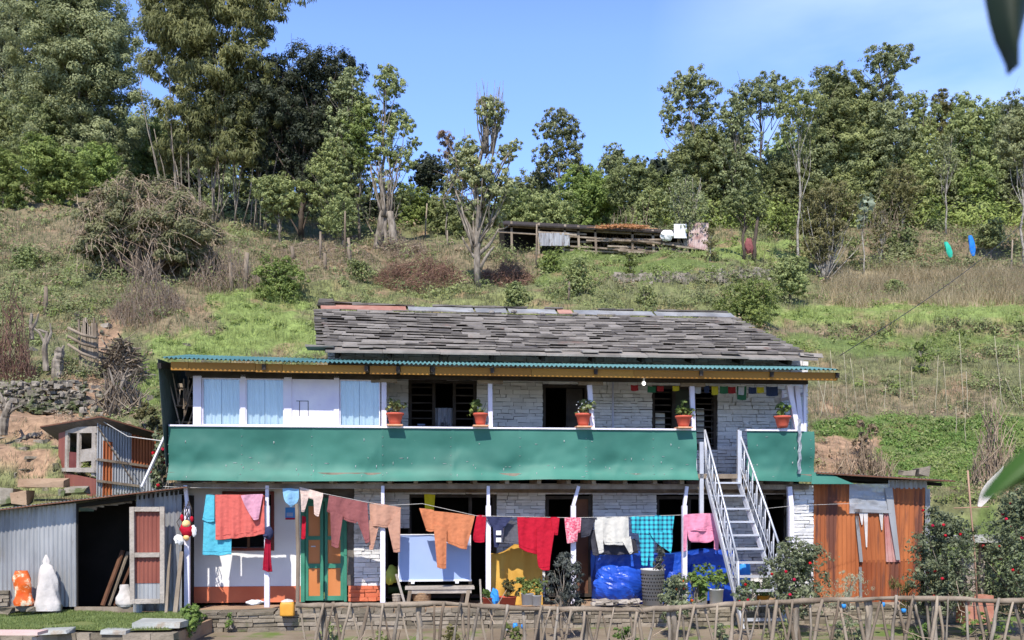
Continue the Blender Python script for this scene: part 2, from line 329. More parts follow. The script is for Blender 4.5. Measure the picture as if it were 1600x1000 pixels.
# ---------------------------------------------------------------- terrain
PROF = {
 -500: [(16.9,960),(17.5,800),(18.2,782),(20.3,765),(20.8,705),(22,690),(22.5,655),(24,635),(24.5,598),(27,575),(30,535),(34,485),(38,440),(42,400),(47,360),(52,325),(58,300),(70,285),(100,275)],
 100: [(16.9,960),(17.5,840),(18.2,782),(20.3,765),(20.8,705),(22,690),(22.5,655),(24,635),(24.5,598),(27,575),(30,535),(34,485),(38,440),(42,400),(47,360),(52,325),(58,300),(70,285),(100,275)],
 230: [(16.9,960),(18.2,900),(18.8,782),(20.3,765),(21.5,700),(24,650),(28,590),(31,545),(33,500),(35,470),(38,445),(39,425),(42,400),(47,365),(50,345),(58,325),(70,310),(100,305)],
 330: [(16.9,960),(18.6,920),(19.2,790),(24,660),(28,590),(31,550),(33,500),(35,470),(38,450),(39,425),(42,400),(47,370),(50,350),(58,335),(70,325),(100,320)],
 490: [(16.9,960),(24.6,915),(25.6,680),(28,595),(31,550),(34,500),(38,460),(42,430),(45,405),(48,385),(54,365),(60,352),(70,340),(100,330)],
 560: [(16.9,960),(24.6,915),(25.6,680),(28,600),(31,550),(34,500),(38,465),(42,435),(45,405),(48,385),(54,365),(60,352),(70,340),(100,332)],
 800: [(16.9,960),(24.9,910),(25.8,680),(28,600),(31,550),(34,500),(38,468),(42,440),(44,428),(48,400),(53,386),(56,372),(62,352),(70,345),(100,338)],
 1150: [(16.9,960),(25.2,908),(26.2,680),(28,610),(31,550),(34,505),(37,470),(41,445),(42,428),(43,418),(48,402),(53,380),(58,360),(65,345),(75,338),(100,330)],
 1225: [(16.9,960),(18.8,930),(19.6,790),(22,740),(24,700),(26.2,655),(27,648),(31,595),(34,540),(37.5,520),(38,502),(42,475),(46,445),(50,415),(55,385),(60,363),(66,345),(78,335),(100,325)],
 1350: [(16.9,960),(18.8,930),(19.6,780),(22,740),(24,705),(25,690),(26.2,655),(27,648),(31,600),(35,545),(37.5,525),(38,505),(42,482),(46,458),(50,425),(55,390),(60,365),(66,345),(78,335),(100,325)],
 2200: [(16.9,960),(18.8,930),(19.6,780),(22,740),(24,705),(25,690),(26.2,655),(27,648),(31,600),(35,545),(37.5,522),(38,500),(42,478),(46,455),(50,422),(55,385),(60,360),(66,342),(78,330),(100,320)],
}
DD = np.concatenate([np.arange(16.9, 30, 0.2), np.arange(30, 60, 0.35), np.arange(60, 101, 1.2)])
PX = np.arange(-500, 2201, 9.0)
_keys = sorted(PROF); _prof = np.array([np.interp(DD, [a for a, b in PROF[k]], [b for a, b in PROF[k]]) for k in _keys])
_sm = np.array([[np.interp(x, _keys, _prof[:, j]) for x in PX] for j in range(len(DD))])       # (d, px)
TX = (PX[None, :] - 800) / F * DD[:, None]; TY = np.repeat(DD[:, None] - D0, len(PX), 1)
_nz = (fbm(TX * .35 + 40, TY * .35 + 40, 4) - .5) * 1.1 + (fbm(TX * 1.6, TY * 1.6 + 9, 3) - .5) * 0.32
_amp = np.clip((DD - 19) / 6, 0.05, 1)[:, None]
TZ = CZ + (H0 - _sm) / F * DD[:, None] + _nz * _amp
TP = H0 - (TZ - CZ) / DD[:, None] * F
TPm = np.minimum.accumulate(TP, 0)
def ground_at(px, py):
    """distance and world point where the hill shows at this bearing and elevation"""
    c = (px + 500) / 9.0; i = int(np.clip(math.floor(c), 0, len(PX) - 2)); f = min(max(c - i, 0), 1)
    col = TPm[:, i] * (1 - f) + TPm[:, i + 1] * f
    d = float(np.interp(-py, -col, DD)); return d
def G(px, py):
    d = ground_at(px, py); return P(px, py, d), d
def tz(x, y):
    d = np.asarray(y, float) + D0; px = x / d * F + 800
    c = np.clip((px + 500) / 9.0, 0, len(PX) - 1.01); i = c.astype(int); fc = c - i
    j = np.clip(np.searchsorted(DD, d) - 1, 0, len(DD) - 2); fd = np.clip((d - DD[j]) / (DD[j + 1] - DD[j]), 0, 1)
    a = TZ[j, i] * (1 - fc) + TZ[j, i + 1] * fc; b = TZ[j + 1, i] * (1 - fc) + TZ[j + 1, i + 1] * fc
    return a * (1 - fd) + b * fd
# land cover by bearing/elevation patches: (px0,px1,py0,py1,kind)
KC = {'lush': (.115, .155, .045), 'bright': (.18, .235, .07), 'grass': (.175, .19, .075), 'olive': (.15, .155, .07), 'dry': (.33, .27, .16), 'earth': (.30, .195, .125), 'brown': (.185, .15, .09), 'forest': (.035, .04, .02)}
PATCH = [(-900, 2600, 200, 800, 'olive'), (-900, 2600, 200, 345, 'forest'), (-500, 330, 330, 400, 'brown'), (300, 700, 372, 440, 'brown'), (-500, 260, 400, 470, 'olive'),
 (-500, 200, 270, 335, 'brown'), (250, 500, 455, 560, 'bright'), (480, 1250, 452, 500, 'grass'), (780, 1120, 385, 440, 'lush'), (1120, 1260, 375, 410, 'bright'), (1000, 1200, 432, 480, 'grass'),
 (1300, 2300, 345, 425, 'brown'), (1300, 2300, 428, 482, 'dry'), (1180, 2300, 480, 507, 'bright'), (1190, 2300, 510, 522, 'brown'), (1190, 1560, 526, 552, 'lush'), (1440, 2300, 520, 545, 'lush'),
 (1230, 2300, 552, 620, 'olive'), (1230, 1540, 605, 652, 'brown'), (1270, 2300, 654, 690, 'lush'), (1270, 1400, 685, 745, 'earth'), (1380, 2300, 690, 760, 'lush'),
 (-500, 130, 600, 640, 'brown'), (100, 165, 470, 660, 'earth'), (-500, 110, 640, 690, 'earth'), (-500, 260, 690, 700, 'grass'), (-500, 100, 700, 745, 'earth'), (-500, 260, 750, 790, 'grass'), (165, 260, 560, 640, 'lush'), (20, 130, 500, 590, 'olive'), (430, 700, 440, 470, 'grass'), (-500, 260, 440, 500, 'olive'), (150, 330, 400, 520, 'brown'), (580, 840, 375, 440, 'brown')]
def cover(px, py, raw=False):
    px = np.asarray(px, float); py = np.asarray(py, float)
    wx = px + (fbm(px / 60, py / 22 + 5, 3) - .5) * 90; wy = py + (fbm(px / 50 + 30, py / 18, 3) - .5) * 26
    k = np.zeros(px.shape, int)
    for a, b, c, d, n in PATCH:
        k[(wx >= a) & (wx < b) & (wy >= c) & (wy < d)] = list(KC).index(n)
    return k
_k = cover(*np.broadcast_arrays(PX[None, :], TP)); _cols = np.array(list(KC.values()))
tcol = _cols[_k]
_b = fbm(TX * .9 + 3, TY * .9, 4)[..., None] - .03; _c = fbm(TX * 3 + 3, TY * 3, 2)[..., None]
tcol = tcol * (1 - np.clip((_b - .55) * 5, 0, .8)) + np.array(KC['earth']) * np.clip((_b - .55) * 5, 0, .8) * .8 if True else tcol
tcol = tcol * (0.7 + 0.6 * _c)
hill = MB(); hill.grid(np.stack([TX, TY, TZ], -1).transpose(1, 0, 2), 0.5)
hm = mat('hillside_ground', (1, 1, 1), (1, 1, 1), .95, ns=2.5, bump=1.0, bs=6)
_nt = hm.node_tree; _b2 = _nt.nodes['Principled BSDF']
_va = _nt.nodes.new('ShaderNodeAttribute'); _va.attribute_name = 'cover'
_n5 = _nt.nodes.new('ShaderNodeTexNoise'); _n5.inputs['Scale'].default_value = 5; _n5.inputs['Detail'].default_value = 8; _n5.inputs['Roughness'].default_value = .7
_tc = _nt.nodes.new('ShaderNodeTexCoord'); _nt.links.new(_tc.outputs['Object'], _n5.inputs[0])
_r5 = _nt.nodes.new('ShaderNodeMapRange'); _r5.inputs[1].default_value = .3; _r5.inputs[2].default_value = .7; _r5.inputs[3].default_value = .45; _r5.inputs[4].default_value = 1.5
_nt.links.new(_n5.outputs[0], _r5.inputs[0])
_mm = _nt.nodes.new('ShaderNodeVectorMath'); _mm.operation = 'SCALE'; _nt.links.new(_va.outputs['Color'], _mm.inputs[0]); _nt.links.new(_r5.outputs[0], _mm.inputs['Scale'])
_nt.links.new(_mm.outputs[0], _b2.inputs['Base Color'])
ho = hill.build('hillside', hm, kind='structure', smooth=True)
ca = ho.data.attributes.new('cover', 'FLOAT_COLOR', 'POINT')
_cc = np.concatenate([tcol, np.ones(tcol.shape[:2] + (1,))], -1).transpose(1, 0, 2).reshape(-1, 4)
ca.data.foreach_set('color', _cc.astype(np.float32).ravel())
# yard below and behind the camera, reaching far
yd = MB(); xs = np.linspace(-60, 60, 121); ys = np.concatenate([np.linspace(-90, -18, 12), np.linspace(-15, 3.5, 75)])
YX, YY = np.meshgrid(xs, ys); YZ = -0.32 + (fbm(YX * .8, YY * .8, 4) - .5) * .10 - np.clip(-YY - 8, 0, 100) * .02
_dd = YY + D0
yd.grid(np.stack([YX, YY, YZ], -1).transpose(1, 0, 2))
ym = mat('yard_earth', (.17, .13, .09), (.28, .23, .17), .95, ns=1.2, bump=.8, bs=7, c3=(.12, .17, .04), n3=.9, t3=.55)
yd.build('ground', ym, kind='structure', smooth=True)
far = MB(); far.bx(-700, 700, -700, 900, -3.5, -3.2); far.build('far_ground', mat('far_ground', (.12, .14, .06), (.2, .2, .1), .95, ns=.2), kind='structure')

# ---------------------------------------------------------------- leaves
def leaf_quads(mb, c, nrmv, size, aspect=0.5, droop=0.0, tint=None, mi=0):
    """one rhombic leaf per centre: c (N,3), nrmv (N,3) rough facing, size (N,)"""
    N = len(c)
    if N == 0: return
    n = nrmv / (np.linalg.norm(nrmv, axis=1, keepdims=True) + 1e-9)
    r = RNG.normal(size=(N, 3)); r[:, 2] -= droop * 2.0
    a = r - (r * n).sum(1, keepdims=True) * n; a /= np.linalg.norm(a, axis=1, keepdims=True) + 1e-9
    b = np.cross(n, a); s = np.asarray(size).reshape(-1, 1)
    v = np.stack([c - a * s * .5, c + b * s * .5 * aspect - n * s * .08, c + a * s * .5, c - b * s * .5 * aspect - n * s * .08], 1).reshape(-1, 3)
    f = np.arange(N * 4).reshape(N, 4)
    if tint is None: tint = RNG.random(N)
    mb.add(v, f, np.repeat(tint, 4), mi)
def blob_leaves(mb, c, r, n, leaf, sub=14, subr=.30, aspect=.5, droop=0., inner=.25, flat=0., tb=0.0, up=.35):
    """leaves gathered in tufts over an ellipsoid: gaps between tufts stay open"""
    c = np.array(c); r = np.broadcast_to(np.asarray(r, float), (3,))
    u = RNG.normal(size=(sub, 3)); u /= np.linalg.norm(u, axis=1, keepdims=True)
    rad = np.where(RNG.random(sub) < inner, RNG.uniform(.2, .7, sub), RNG.uniform(.72, 1.08, sub))[:, None]
    sc = c + u * rad * r
    k = RNG.integers(0, sub, n)
    g = RNG.normal(size=(n, 3)); g /= np.linalg.norm(g, axis=1, keepdims=True); q = RNG.random(n)[:, None] ** .45
    rr = subr * RNG.uniform(.7, 1.3, sub)[k][:, None] * r.mean()
    off = g * q * rr; off[:, 2] *= .75
    p = sc[k] + off
    nn = g * 1.0 + u[k] * .5 + np.array((0, -.15, up + .15)) + RNG.normal(size=(n, 3)) * .28
    tint = np.clip(.5 + (RNG.random(n) - .5) * .7 + (RNG.random(sub)[k] - .5) * .55 + tb, 0, 1)
    leaf_quads(mb, p, nn, leaf * RNG.uniform(.65, 1.35, n), aspect, droop, tint)
def limb(mb, p, q, r0, r1, n=6, bend=.12, k=6):
    p = np.array(p, float); q = np.array(q, float); t = np.linspace(0, 1, k)[:, None]
    pts = p * (1 - t) + q * t; L_ = np.linalg.norm(q - p)
    j = RNG.normal(size=3) * bend * L_; pts = pts + np.sin(t * math.pi) * j * .6 + RNG.normal(size=pts.shape) * L_ * .012 * np.sin(t * math.pi)
    mb.tube(pts, np.linspace(r0, r1, k), n, RNG.random())
    return pts
KIND = {  # leaf size in px, aspect, droop, sub, subr, coverage
 'grey': dict(m='grey', s=4.1, a=.55, dr=.5, sub=34, subr=0.25, cov=2.1, bark='bark'),
 'mid': dict(m='mid', s=4.0, a=.5, dr=.3, sub=34, subr=0.25, cov=2.1, bark='bark'),
 'dark': dict(m='dark', s=4.0, a=.6, dr=.2, sub=34, subr=0.26, cov=2.6, bark='dark_bark'),
 'bamboo': dict(m='bamboo', s=8.5, a=.26, dr=1.2, sub=36, subr=.30, cov=2.2, bark='bark'),
 'lime': dict(m='lime', s=3.9, a=.5, dr=.2, sub=34, subr=0.26, cov=2.3, bark='bark'),
 'olive': dict(m='olive', s=5, a=.3, dr=.3, sub=26, subr=.30, cov=3.2, bark='bark'),
 'rust': dict(m='rust', s=5, a=.4, dr=.3, sub=20, subr=.30, cov=1.1, bark='pale_bark'),
 'brown': dict(m='brown', s=7, a=.22, dr=1.4, sub=16, subr=.35, cov=2.2, bark='bark'),
 'pale': dict(m='pale', s=11, a=.7, dr=.3, sub=9, subr=.35, cov=.9, bark='pale_bark'),
}
def tree(px, base, top, w, kind='grey', name='tree', label='', cat='tree', group=None, blobs=None, low=.22, nb=7, lean=0, d=None, trunk=.011, bark=None, show=1.0, cov=None, extra=None, leaf=None, shift=0):
    k = KIND[kind]
    if d is None: d = ground_at(px, base)
    b = P(px, base, d); b[2] = tz(b[0], b[1]) - .05
    H = CZ + (H0 - top) / F * d - b[2]; Wm = w / F * d
    root = thing(name, b, label, cat, group)
    if blobs is None:
        blobs = []
        for i in range(nb):
            t = (i + .5) / nb; zf = low + (1 - low) * t
            wf = math.sin(math.pi * (0.12 + .80 * t)) ** .7
            sx = RNG.uniform(-1, 1) * .30 * wf; rr = RNG.uniform(.30, .40) * (0.6 + .4 * wf)
            blobs.append((sx, zf - .06, rr)); blobs.append((RNG.uniform(-.08, .08), zf - .08, rr * .8))
            if wf > .7: blobs.append((-np.sign(sx) * RNG.uniform(.2, .34) * wf, zf - RNG.uniform(0, .08), rr * .85))
    cr = MB(); tr = MB()
    # blobs in (x fraction of width, z fraction of height, radius fraction of width)
    crown = []
    for (fx, fz, fr) in blobs:
        R_ = fr * Wm; c = b + np.array((fx * Wm + lean * H * fz, RNG.uniform(-.25, .25) * Wm * .6, min(fz * H, H - R_ * .85)))
        crown.append((c, R_))
    s = (leaf or k['s']) / F * d
    for c, R_ in crown:
        area = math.pi * R_ * R_; n = int((cov or k['cov']) * area / (s * s * k['a'] * .5))
        n = int(n * 1.15)
        blob_leaves(cr, c, (R_, R_ * .9, R_ * .85), max(n, 12), s, sub=int(k['sub'] * 1.3), subr=k['subr'], aspect=k['a'], droop=k['dr'])
    top_c = max(crown, key=lambda q: q[0][2])[0]
    r0 = max(trunk * H * .85, .045); mid = b + np.array((lean * H * .5 + shift * Wm, 0, H * .5)); 
    t = np.linspace(0, 1, 9)[:, None]
    pts = b * (1 - t) ** 2 + 2 * mid * t * (1 - t) + (top_c - np.array((0, 0, .2))) * t ** 2
    pts = pts + RNG.normal(size=pts.shape) * np.array((.012, .012, 0)) * H * np.sin(t * 3.1)
    tr.tube(pts, r0 * (1 - t[:, 0] * .8), 8, .5)
    for c, R_ in crown:
        ti = np.clip((c[2] - b[2]) / H - .22, .12, .85); o = pts[int(ti * 8)]
        limb(tr, o, c + RNG.normal(size=3) * R_ * .3, r0 * .42 * (1 - ti * .5), r0 * .08, 5)
        for q in range(2):
            limb(tr, (o + c) / 2, c + RNG.normal(size=3) * R_ * .6, r0 * .2, r0 * .05, 4, k=4)
    if extra: extra(root, tr, cr, b, H, Wm, s)
    tr.build('trunk', M[bark or k['bark']], root, smooth=True)
    cr.build('crown', LM[k['m']], root)
    return root, b, H, Wm, d
# ---------------------------------------------------------------- trees
tree(-25, 245, -60, 110, 'grey', label='grey-green tree cut by the left edge of the photo', low=.3)
tree(25, 262, -40, 105, 'grey', label='tall grey-green tree second from the left edge', low=.25, nb=8)
def vines(root, tr, cr, b, H, Wm, s):
    pass
tree(122, 300, -70, 205, 'grey', label='huge drooping-leaved tree left of the bamboo clump, running out of the top of the photo', low=.16, nb=9, cov=2.6)
tree(70, 296, 150, 95, 'mid', label='lower leafy tree at the foot of the huge drooping-leaved tree', low=.2)
tree(195, 300, 170, 85, 'mid', label='medium green tree in the gap left of the bamboo clump', low=.2)
tree(235, 312, 185, 70, 'lime', label='small yellow-green tree just left of the bamboo stems', low=.2)
tree(150, 312, 222, 90, 'lime', name='bush', cat='bush', label='yellow-green bush below the huge drooping-leaved tree', low=.1, nb=4)
tree(80, 318, 215, 100, 'lime', name='bush', cat='bush', label='bright yellow-green bush at the far left under the trees', low=.1, nb=4)
tree(5, 325, 232, 90, 'lime', name='bush', cat='bush', label='yellow-green bush touching the left edge of the photo', low=.1, nb=4)
def culms(root, tr, cr, b, H, Wm, s):
    for i in range(26):
        x = RNG.uniform(-.34, .42) * Wm; y = RNG.uniform(-.5, .6); p = b + np.array((x, y, 0)); p[2] = tz(p[0], p[1])
        q = p + np.array((x * .35 + RNG.normal() * .4, RNG.normal() * .4, H * RNG.uniform(.3, .6)))
        limb(tr, p, q, .045, .02, 5, .03)
    for (fx, fz, dx, dz) in ((.28, .82, .34, .09), (.30, .80, .22, .13), (-.2, .8, -.2, .1)):
        p = b + np.array((fx * Wm, 0, fz * H)); q = b + np.array(((fx + dx) * Wm, 0, (fz + dz) * H))
        pts = limb(tr, p, q, .04, .012, 4, .05)
        for t in pts[2:]: blob_leaves(cr, t + np.array((0, 0, -.15)), .55, 70, s, sub=6, subr=.5, aspect=.24, droop=1.3)
tree(335, 352, -45, 235, 'bamboo', cov=4.4, name='bamboo_clump', cat='bamboo', label='tall bamboo clump with pale stems and drooping yellow-green leaves', extra=culms, trunk=.006, d=50.5,
     blobs=[(-.15, .7, .2), (.12, .5, .2), (-.12, .38, .18), (.34, .5, .16), (-.32, .97, .2), (-.05, 1, .22), (.2, .93, .2), (-.3, .8, .2), (-.02, .8, .24), (.27, .78, .2), (-.3, .63, .19), (0, .6, .23), (.28, .6, .2), (-.2, .45, .18), (.1, .42, .2), (.3, .4, .16), (-.05, .28, .16), (-.33, .3, .13), (.2, .27, .14), (.38, .9, .12)])
tree(470, 372, 72, 185, 'dark', name='evergreen_tree', label='very dark dense evergreen tree right of the bamboo clump', trunk=.018,
     blobs=[(-.1, .93, .26), (.22, .95, .22), (.4, .84, .17), (-.28, .80, .24), (.05, .78, .27), (-.3, .62, .24), (.02, .6, .26), (.3, .64, .18), (-.3, .44, .24), (0, .42, .24), (-.2, .26, .2), (.24, .5, .14), (.42, .68, .12), (.12, .28, .17), (-.1, .7, .26), (.14, .52, .24), (-.15, .52, .22), (.2, .38, .2), (-.3, .3, .18), (.1, .86, .22)])
tree(545, 372, 85, 60, 'grey', label='slim grey-green tree overlapping the right side of the dark evergreen', low=.35, nb=8)
tree(520, 375, 215, 80, 'mid', label='lower mid-green tree between the dark evergreen and the climber-covered tree', low=.2)
tree(596, 378, 104, 120, 'mid', label='tall climber-covered tree with a yellow-green tip right of the dark evergreen', trunk=.016, low=.2, cov=3.2,
     blobs=[(.06, .97, .15), (.12, .88, .22), (-.16, .76, .2), (.1, .73, .24), (.3, .66, .16), (-.3, .64, .17), (.05, .55, .26), (-.25, .46, .2), (.3, .46, .18), (0, .35, .22), (-.3, .3, .16), (.28, .3, .14), (.42, .57, .1)])
tree(562, 376, 130, 60, 'lime', label='narrow yellow-green tree beside the climber-covered tree', low=.5, nb=5)
tree(437, 378, 274, 68, 'mid', name='small_tree', label='small round tree with dark leaves standing in front of the dark evergreen', nb=5, low=.45, trunk=.02, cov=2.6)
tree(535, 388, 300, 50, 'mid', name='small_tree', label='small shaded tree below the gap in the trees, left of the pollarded stump', nb=4, low=.3, cov=1.2)
def pollard(root, tr, cr, b, H, Wm, s):
    for i in range(15):
        a = RNG.uniform(-1, 1); p = b + np.array((a * .25, RNG.uniform(-.2, .2), H * .36))
        q = b + np.array((a * Wm * .48 + .05, RNG.uniform(-.5, .5), H * RNG.uniform(.8, 1.0)))
        limb(tr, p, q, .06, .018, 5, .05)
    for x in (-.5, .45): limb(tr, b + np.array((x, 0, -.1)), b + np.array((x * .4, 0, H * .42)), .26, .17, 8, .03)
tree(604, 388, 250, 62, 'brown', name='pollarded_tree', label='pollarded tree with many pale upright shoots on a thick forked trunk', blobs=[(-.2, .9, .2), (.2, .85, .2)], cov=.25, extra=pollard, trunk=.035, bark='bark')
tree(668, 350, 238, 62, 'dark', name='small_tree', label='small dark leaning tree between the pollarded tree and the gnarled bare-trunked tree', nb=4, low=.5, lean=.06)
tree(645, 350, 285, 60, 'lime', name='bush', cat='bush', label='pale green bush behind the small dark leaning tree', low=.1, nb=4)
tree(700, 368, 300, 80, 'mid', name='bush', cat='bush', label='green bush left of the gnarled bare-trunked tree', low=.1, nb=4)
def gnarl(root, tr, cr, b, H, Wm, s):
    def at(px, py): return P(px, py, dG)
    dG = b[1] + D0
    f1 = at(744, 385)
    for (px, py, r0) in ((722, 330, .08), (712, 300, .05), (748, 300, .07), (775, 335, .06), (790, 300, .04), (760, 250, .10), (700, 250, .06), (800, 245, .05)):
        limb(tr, f1 + RNG.normal(size=3) * .1, at(px, py) + np.array((0, RNG.uniform(-.4, .4), 0)), r0, .03, 6, .08)
    limb(tr, at(745, 400), at(779, 358), .12, .04, 6, .1); limb(tr, at(779, 358), at(797, 350), .04, .02, 5, .1); limb(tr, at(743, 405), at(722, 370), .08, .03, 6, .1)
    limb(tr, at(750, 420), at(772, 385), .09, .04, 6, .1)
    for i in range(26):
        x = RNG.uniform(-1, 1); limb(tr, at(763 + x * 8, 240), at(765 + x * 22, RNG.uniform(122, 160)), .03, .008, 4, .04)
    for i in range(40):
        limb(tr, at(745 + RNG.normal() * 22, 290 + RNG.normal() * 20), at(745 + RNG.normal() * 34, 265 + RNG.normal() * 28), .025, .008, 4, .1)
tree(746, 447, 128, 125, 'grey', name='gnarled_tree', label='gnarled tree with thick grey trunk, bare limbs and ragged foliage behind the roof', trunk=.022, extra=gnarl, cov=3.4, leaf=5.5, bark='bark', shift=-.02,
     blobs=[(.14, .90, .15), (.16, .84, .19), (.22, .80, .14), (-.12, .68, .18), (.36, .66, .13), (.45, .67, .1), (-.1, .55, .24), (.15, .52, .26), (-.3, .52, .16), (.3, .45, .2), (-.05, .4, .22), (.2, .36, .18), (-.28, .62, .12)])
tree(697, 372, 205, 30, 'brown', name='dead_crown_tree', label='thin tree with a drooping tuft of dead brown leaves at its top', blobs=[(0, .93, .45), (.05, .82, .38)], cov=3.4, leaf=6, trunk=.008)
tree(725, 366, 218, 40, 'lime', label='thin light-green tree right beside the tuft of dead brown leaves', blobs=[(0, .92, .4), (.1, .8, .4), (-.2, .7, .3)])
tree(874, 350, 165, 82, 'grey', cov=3.0, label='lone upright tree standing against open sky above the roof', trunk=.014, low=.34,
     blobs=[(-.04, .94, .25), (.15, .84, .26), (-.25, .76, .27), (.2, .68, .3), (-.28, .58, .24), (.12, .52, .34), (.3, .47, .22), (-.2, .47, .22)])
tree(838, 352, 264, 85, 'grey', label='low round grey-green tree left of the lone upright tree', low=.15, nb=5)
tree(800, 356, 285, 60, 'mid', label='low mid-green tree right of the gnarled bare-trunked tree', low=.1, nb=5)
tree(922, 356, 258, 95, 'lime', label='light yellow-green tree just right of the lone upright tree', low=.1, nb=6)
tree(962, 350, 221, 60, 'grey', label='pointed grey-green tree rising behind the light yellow-green tree', low=.3, nb=6)
tree(995, 355, 244, 80, 'mid', label='mid-green tree at the right edge of the sky gap', low=.1, nb=6)
tree(860, 362, 300, 90, 'mid', name='bush', cat='bush', label='wide bush above the left half of the timber pen', low=.05, nb=4)
tree(1010, 358, 292, 60, 'mid', name='bush', cat='bush', label='bush above the right end of the timber pen', low=.05, nb=4)
tree(1050, 355, 275, 60, 'lime', label='low lime-green tree above the white sheet of the timber pen', low=.1, nb=5)
tree(1077, 352, 105, 96, 'grey', cov=2.8, label='tall round-topped tree at the left end of the right-hand wood', trunk=.010, low=.5, nb=5, blobs=[(0, .93, .28), (-.2, .84, .27), (.22, .84, .27), (-.3, .72, .2), (.1, .74, .3), (.34, .72, .2), (-.34, .62, .13), (0, .63, .16)])
tree(1105, 352, 186, 100, 'mid', label='bushy tree under the tall round-topped tree', low=.1, nb=7)
tree(1190, 350, 112, 108, 'grey', cov=2.8, label='broad grey-crowned tree with a dark crooked trunk in the right-hand wood', trunk=.014, low=.45, bark='dark_bark', lean=.0,
     blobs=[(0, .94, .24), (-.25, .86, .22), (.25, .9, .24), (-.4, .74, .2), (-.05, .78, .25), (.28, .76, .2), (-.3, .6, .2), (-.42, .5, .16)])
tree(1150, 352, 150, 70, 'grey', label='grey-green tree filling the left of the broad grey-crowned tree', low=.2, nb=7)
tree(1248, 432, 122, 78, 'mid', name='birch_tree', label='slender tree with a long pale trunk rising from the scrub right of the twin-trunked tree', trunk=.008, bark='pale_bark', d=47.5,
     blobs=[(0, .93, .3), (-.25, .86, .28), (.28, .86, .28), (0, .78, .34), (.3, .72, .24), (-.28, .73, .2), (.08, .66, .2)])
tree(1215, 350, 240, 110, 'mid', label='leafy tree behind the pale-trunked slender tree', low=.1, nb=7)
tree(1160, 350, 235, 90, 'mid', label='dense green tree between the broad grey-crowned tree and the twin-trunked tree', low=.1, nb=7)
tree(1308, 350, 99, 108, 'mid', label='round bright-topped tree left of the tallest tree of the right-hand wood', low=.4, nb=8, cov=2.6)
tree(1390, 352, 65, 88, 'grey', cov=2.8, label='tallest tree of the right-hand wood with a separate round top tuft', trunk=.014,
     blobs=[(-.15, .95, .28), (.2, .95, .3), (0, .89, .3), (-.05, .76, .3), (.05, .68, .36), (.1, .58, .42), (-.2, .55, .4), (.2, .45, .4), (-.1, .38, .42), (.1, .28, .4)])
tree(1345, 350, 165, 120, 'mid', label='massive leafy tree left under the tallest tree', low=.1, nb=9, cov=2.6)
tree(1290, 350, 195, 100, 'grey', label='grey-green tree behind the rusty shrub in the right-hand wood', low=.1, nb=8)
tree(1440, 352, 126, 66, 'mid', label='leafy tree right beside the tallest tree', low=.15, nb=8)
tree(1473, 350, 138, 62, 'olive', name='cypress_tree', label='conical olive-brown feathery conifer in the right-hand wood', blobs=[(0, .95, .2), (0, .86, .3), (.05, .77, .38), (-.08, .67, .42), (.08, .57, .42), (-.05, .47, .4), (0, .36, .36)])
tree(1512, 350, 136, 90, 'mid', label='leafy tree right of the olive-brown conifer', low=.1, nb=9, cov=2.6)
tree(1570, 352, 148, 80, 'grey', label='grey-green tree near the right edge of the photo', low=.1, nb=9)
tree(1640, 352, 130, 100, 'grey', label='grey-green tree cut by the right edge of the photo', low=.1, nb=9)
tree(1560, 350, 190, 80, 'rust', label='olive-brown thin-leaved tree below the grey-green tree near the right edge', low=.2, nb=7, cov=1.6)
tree(1425, 352, 240, 90, 'mid', label='shrubby tree under the olive-brown conifer', low=.05, nb=6)
tree(1480, 352, 252, 80, 'grey', label='grey shrubby tree just left of the round yellow-green tree', low=.05, nb=6)
tree(1380, 352, 262, 80, 'grey', label='grey shrubby tree below the tallest tree', low=.05, nb=6)
tree(1598, 435, 150, 80, 'grey', name='birch_tree', label='tall tree with a mottled white trunk at the right edge of the photo', trunk=.009, bark='pale_bark', d=50, low=.7, nb=4)
tree(1478, 350, 200, 40, 'grey', name='birch_tree', label='thin white-trunked tree left of the round yellow-green tree', trunk=.010, bark='pale_bark', d=58, low=.6, nb=3, cov=1)
tree(1520, 350, 252, 62, 'lime', label='round yellow-green tree on a thin pale trunk near the right edge', low=.35, nb=5, bark='pale_bark', cov=2.4)
tree(1548, 406, 340, 44, 'mid', name='small_tree', label='small tree casting a dark shadow beside the hanging blue cover', low=.4, nb=4, cov=2.8, trunk=.025)
tree(1550, 352, 315, 50, 'lime', name='bush', cat='bush', label='lime-green bush behind the small tree near the right edge', low=.05, nb=3)
tree(1288, 440, 285, 90, 'rust', name='shrub', cat='shrub', label='tall rusty-leaved shrub of many thin stems right of the twin-trunked tree', low=.35, nb=6, trunk=.012,
     extra=lambda root, tr, cr, b, H, Wm, s: [limb(tr, b, b + np.array((RNG.normal() * Wm * .25, RNG.normal() * .4, H * RNG.uniform(.4, .85))), .04, .008, 5, .05) for _ in range(34)])
tree(1350, 430, 300, 30, 'pale', name='sapling', cat='sapling', label='sapling with large whitish leaves on a thin pale trunk', blobs=[(0, .93, .4), (.1, .84, .5), (-.1, .74, .45), (.05, .65, .4)], trunk=.007)
tree(1376, 415, 310, 36, 'rust', name='sapling', cat='sapling', label='thin brownish sapling just right of the sapling with large whitish leaves', low=.3, nb=5, trunk=.008, cov=.7)
tree(1410, 362, 250, 60, 'rust', name='shrub', cat='shrub', label='tall thin brown-green shrub with a forked white stem', low=.3, nb=6, cov=.9, bark='pale_bark')
tree(1310, 345, 230, 70, 'grey', label='grey leafy tree behind the sapling with large whitish leaves', low=.05, nb=6)
tree(1235, 474, 398, 66, 'mid', name='small_tree', label='small round-crowned tree with its own dark shadow above the right end of the roof', nb=5, low=.35, cov=3.2, trunk=.02)
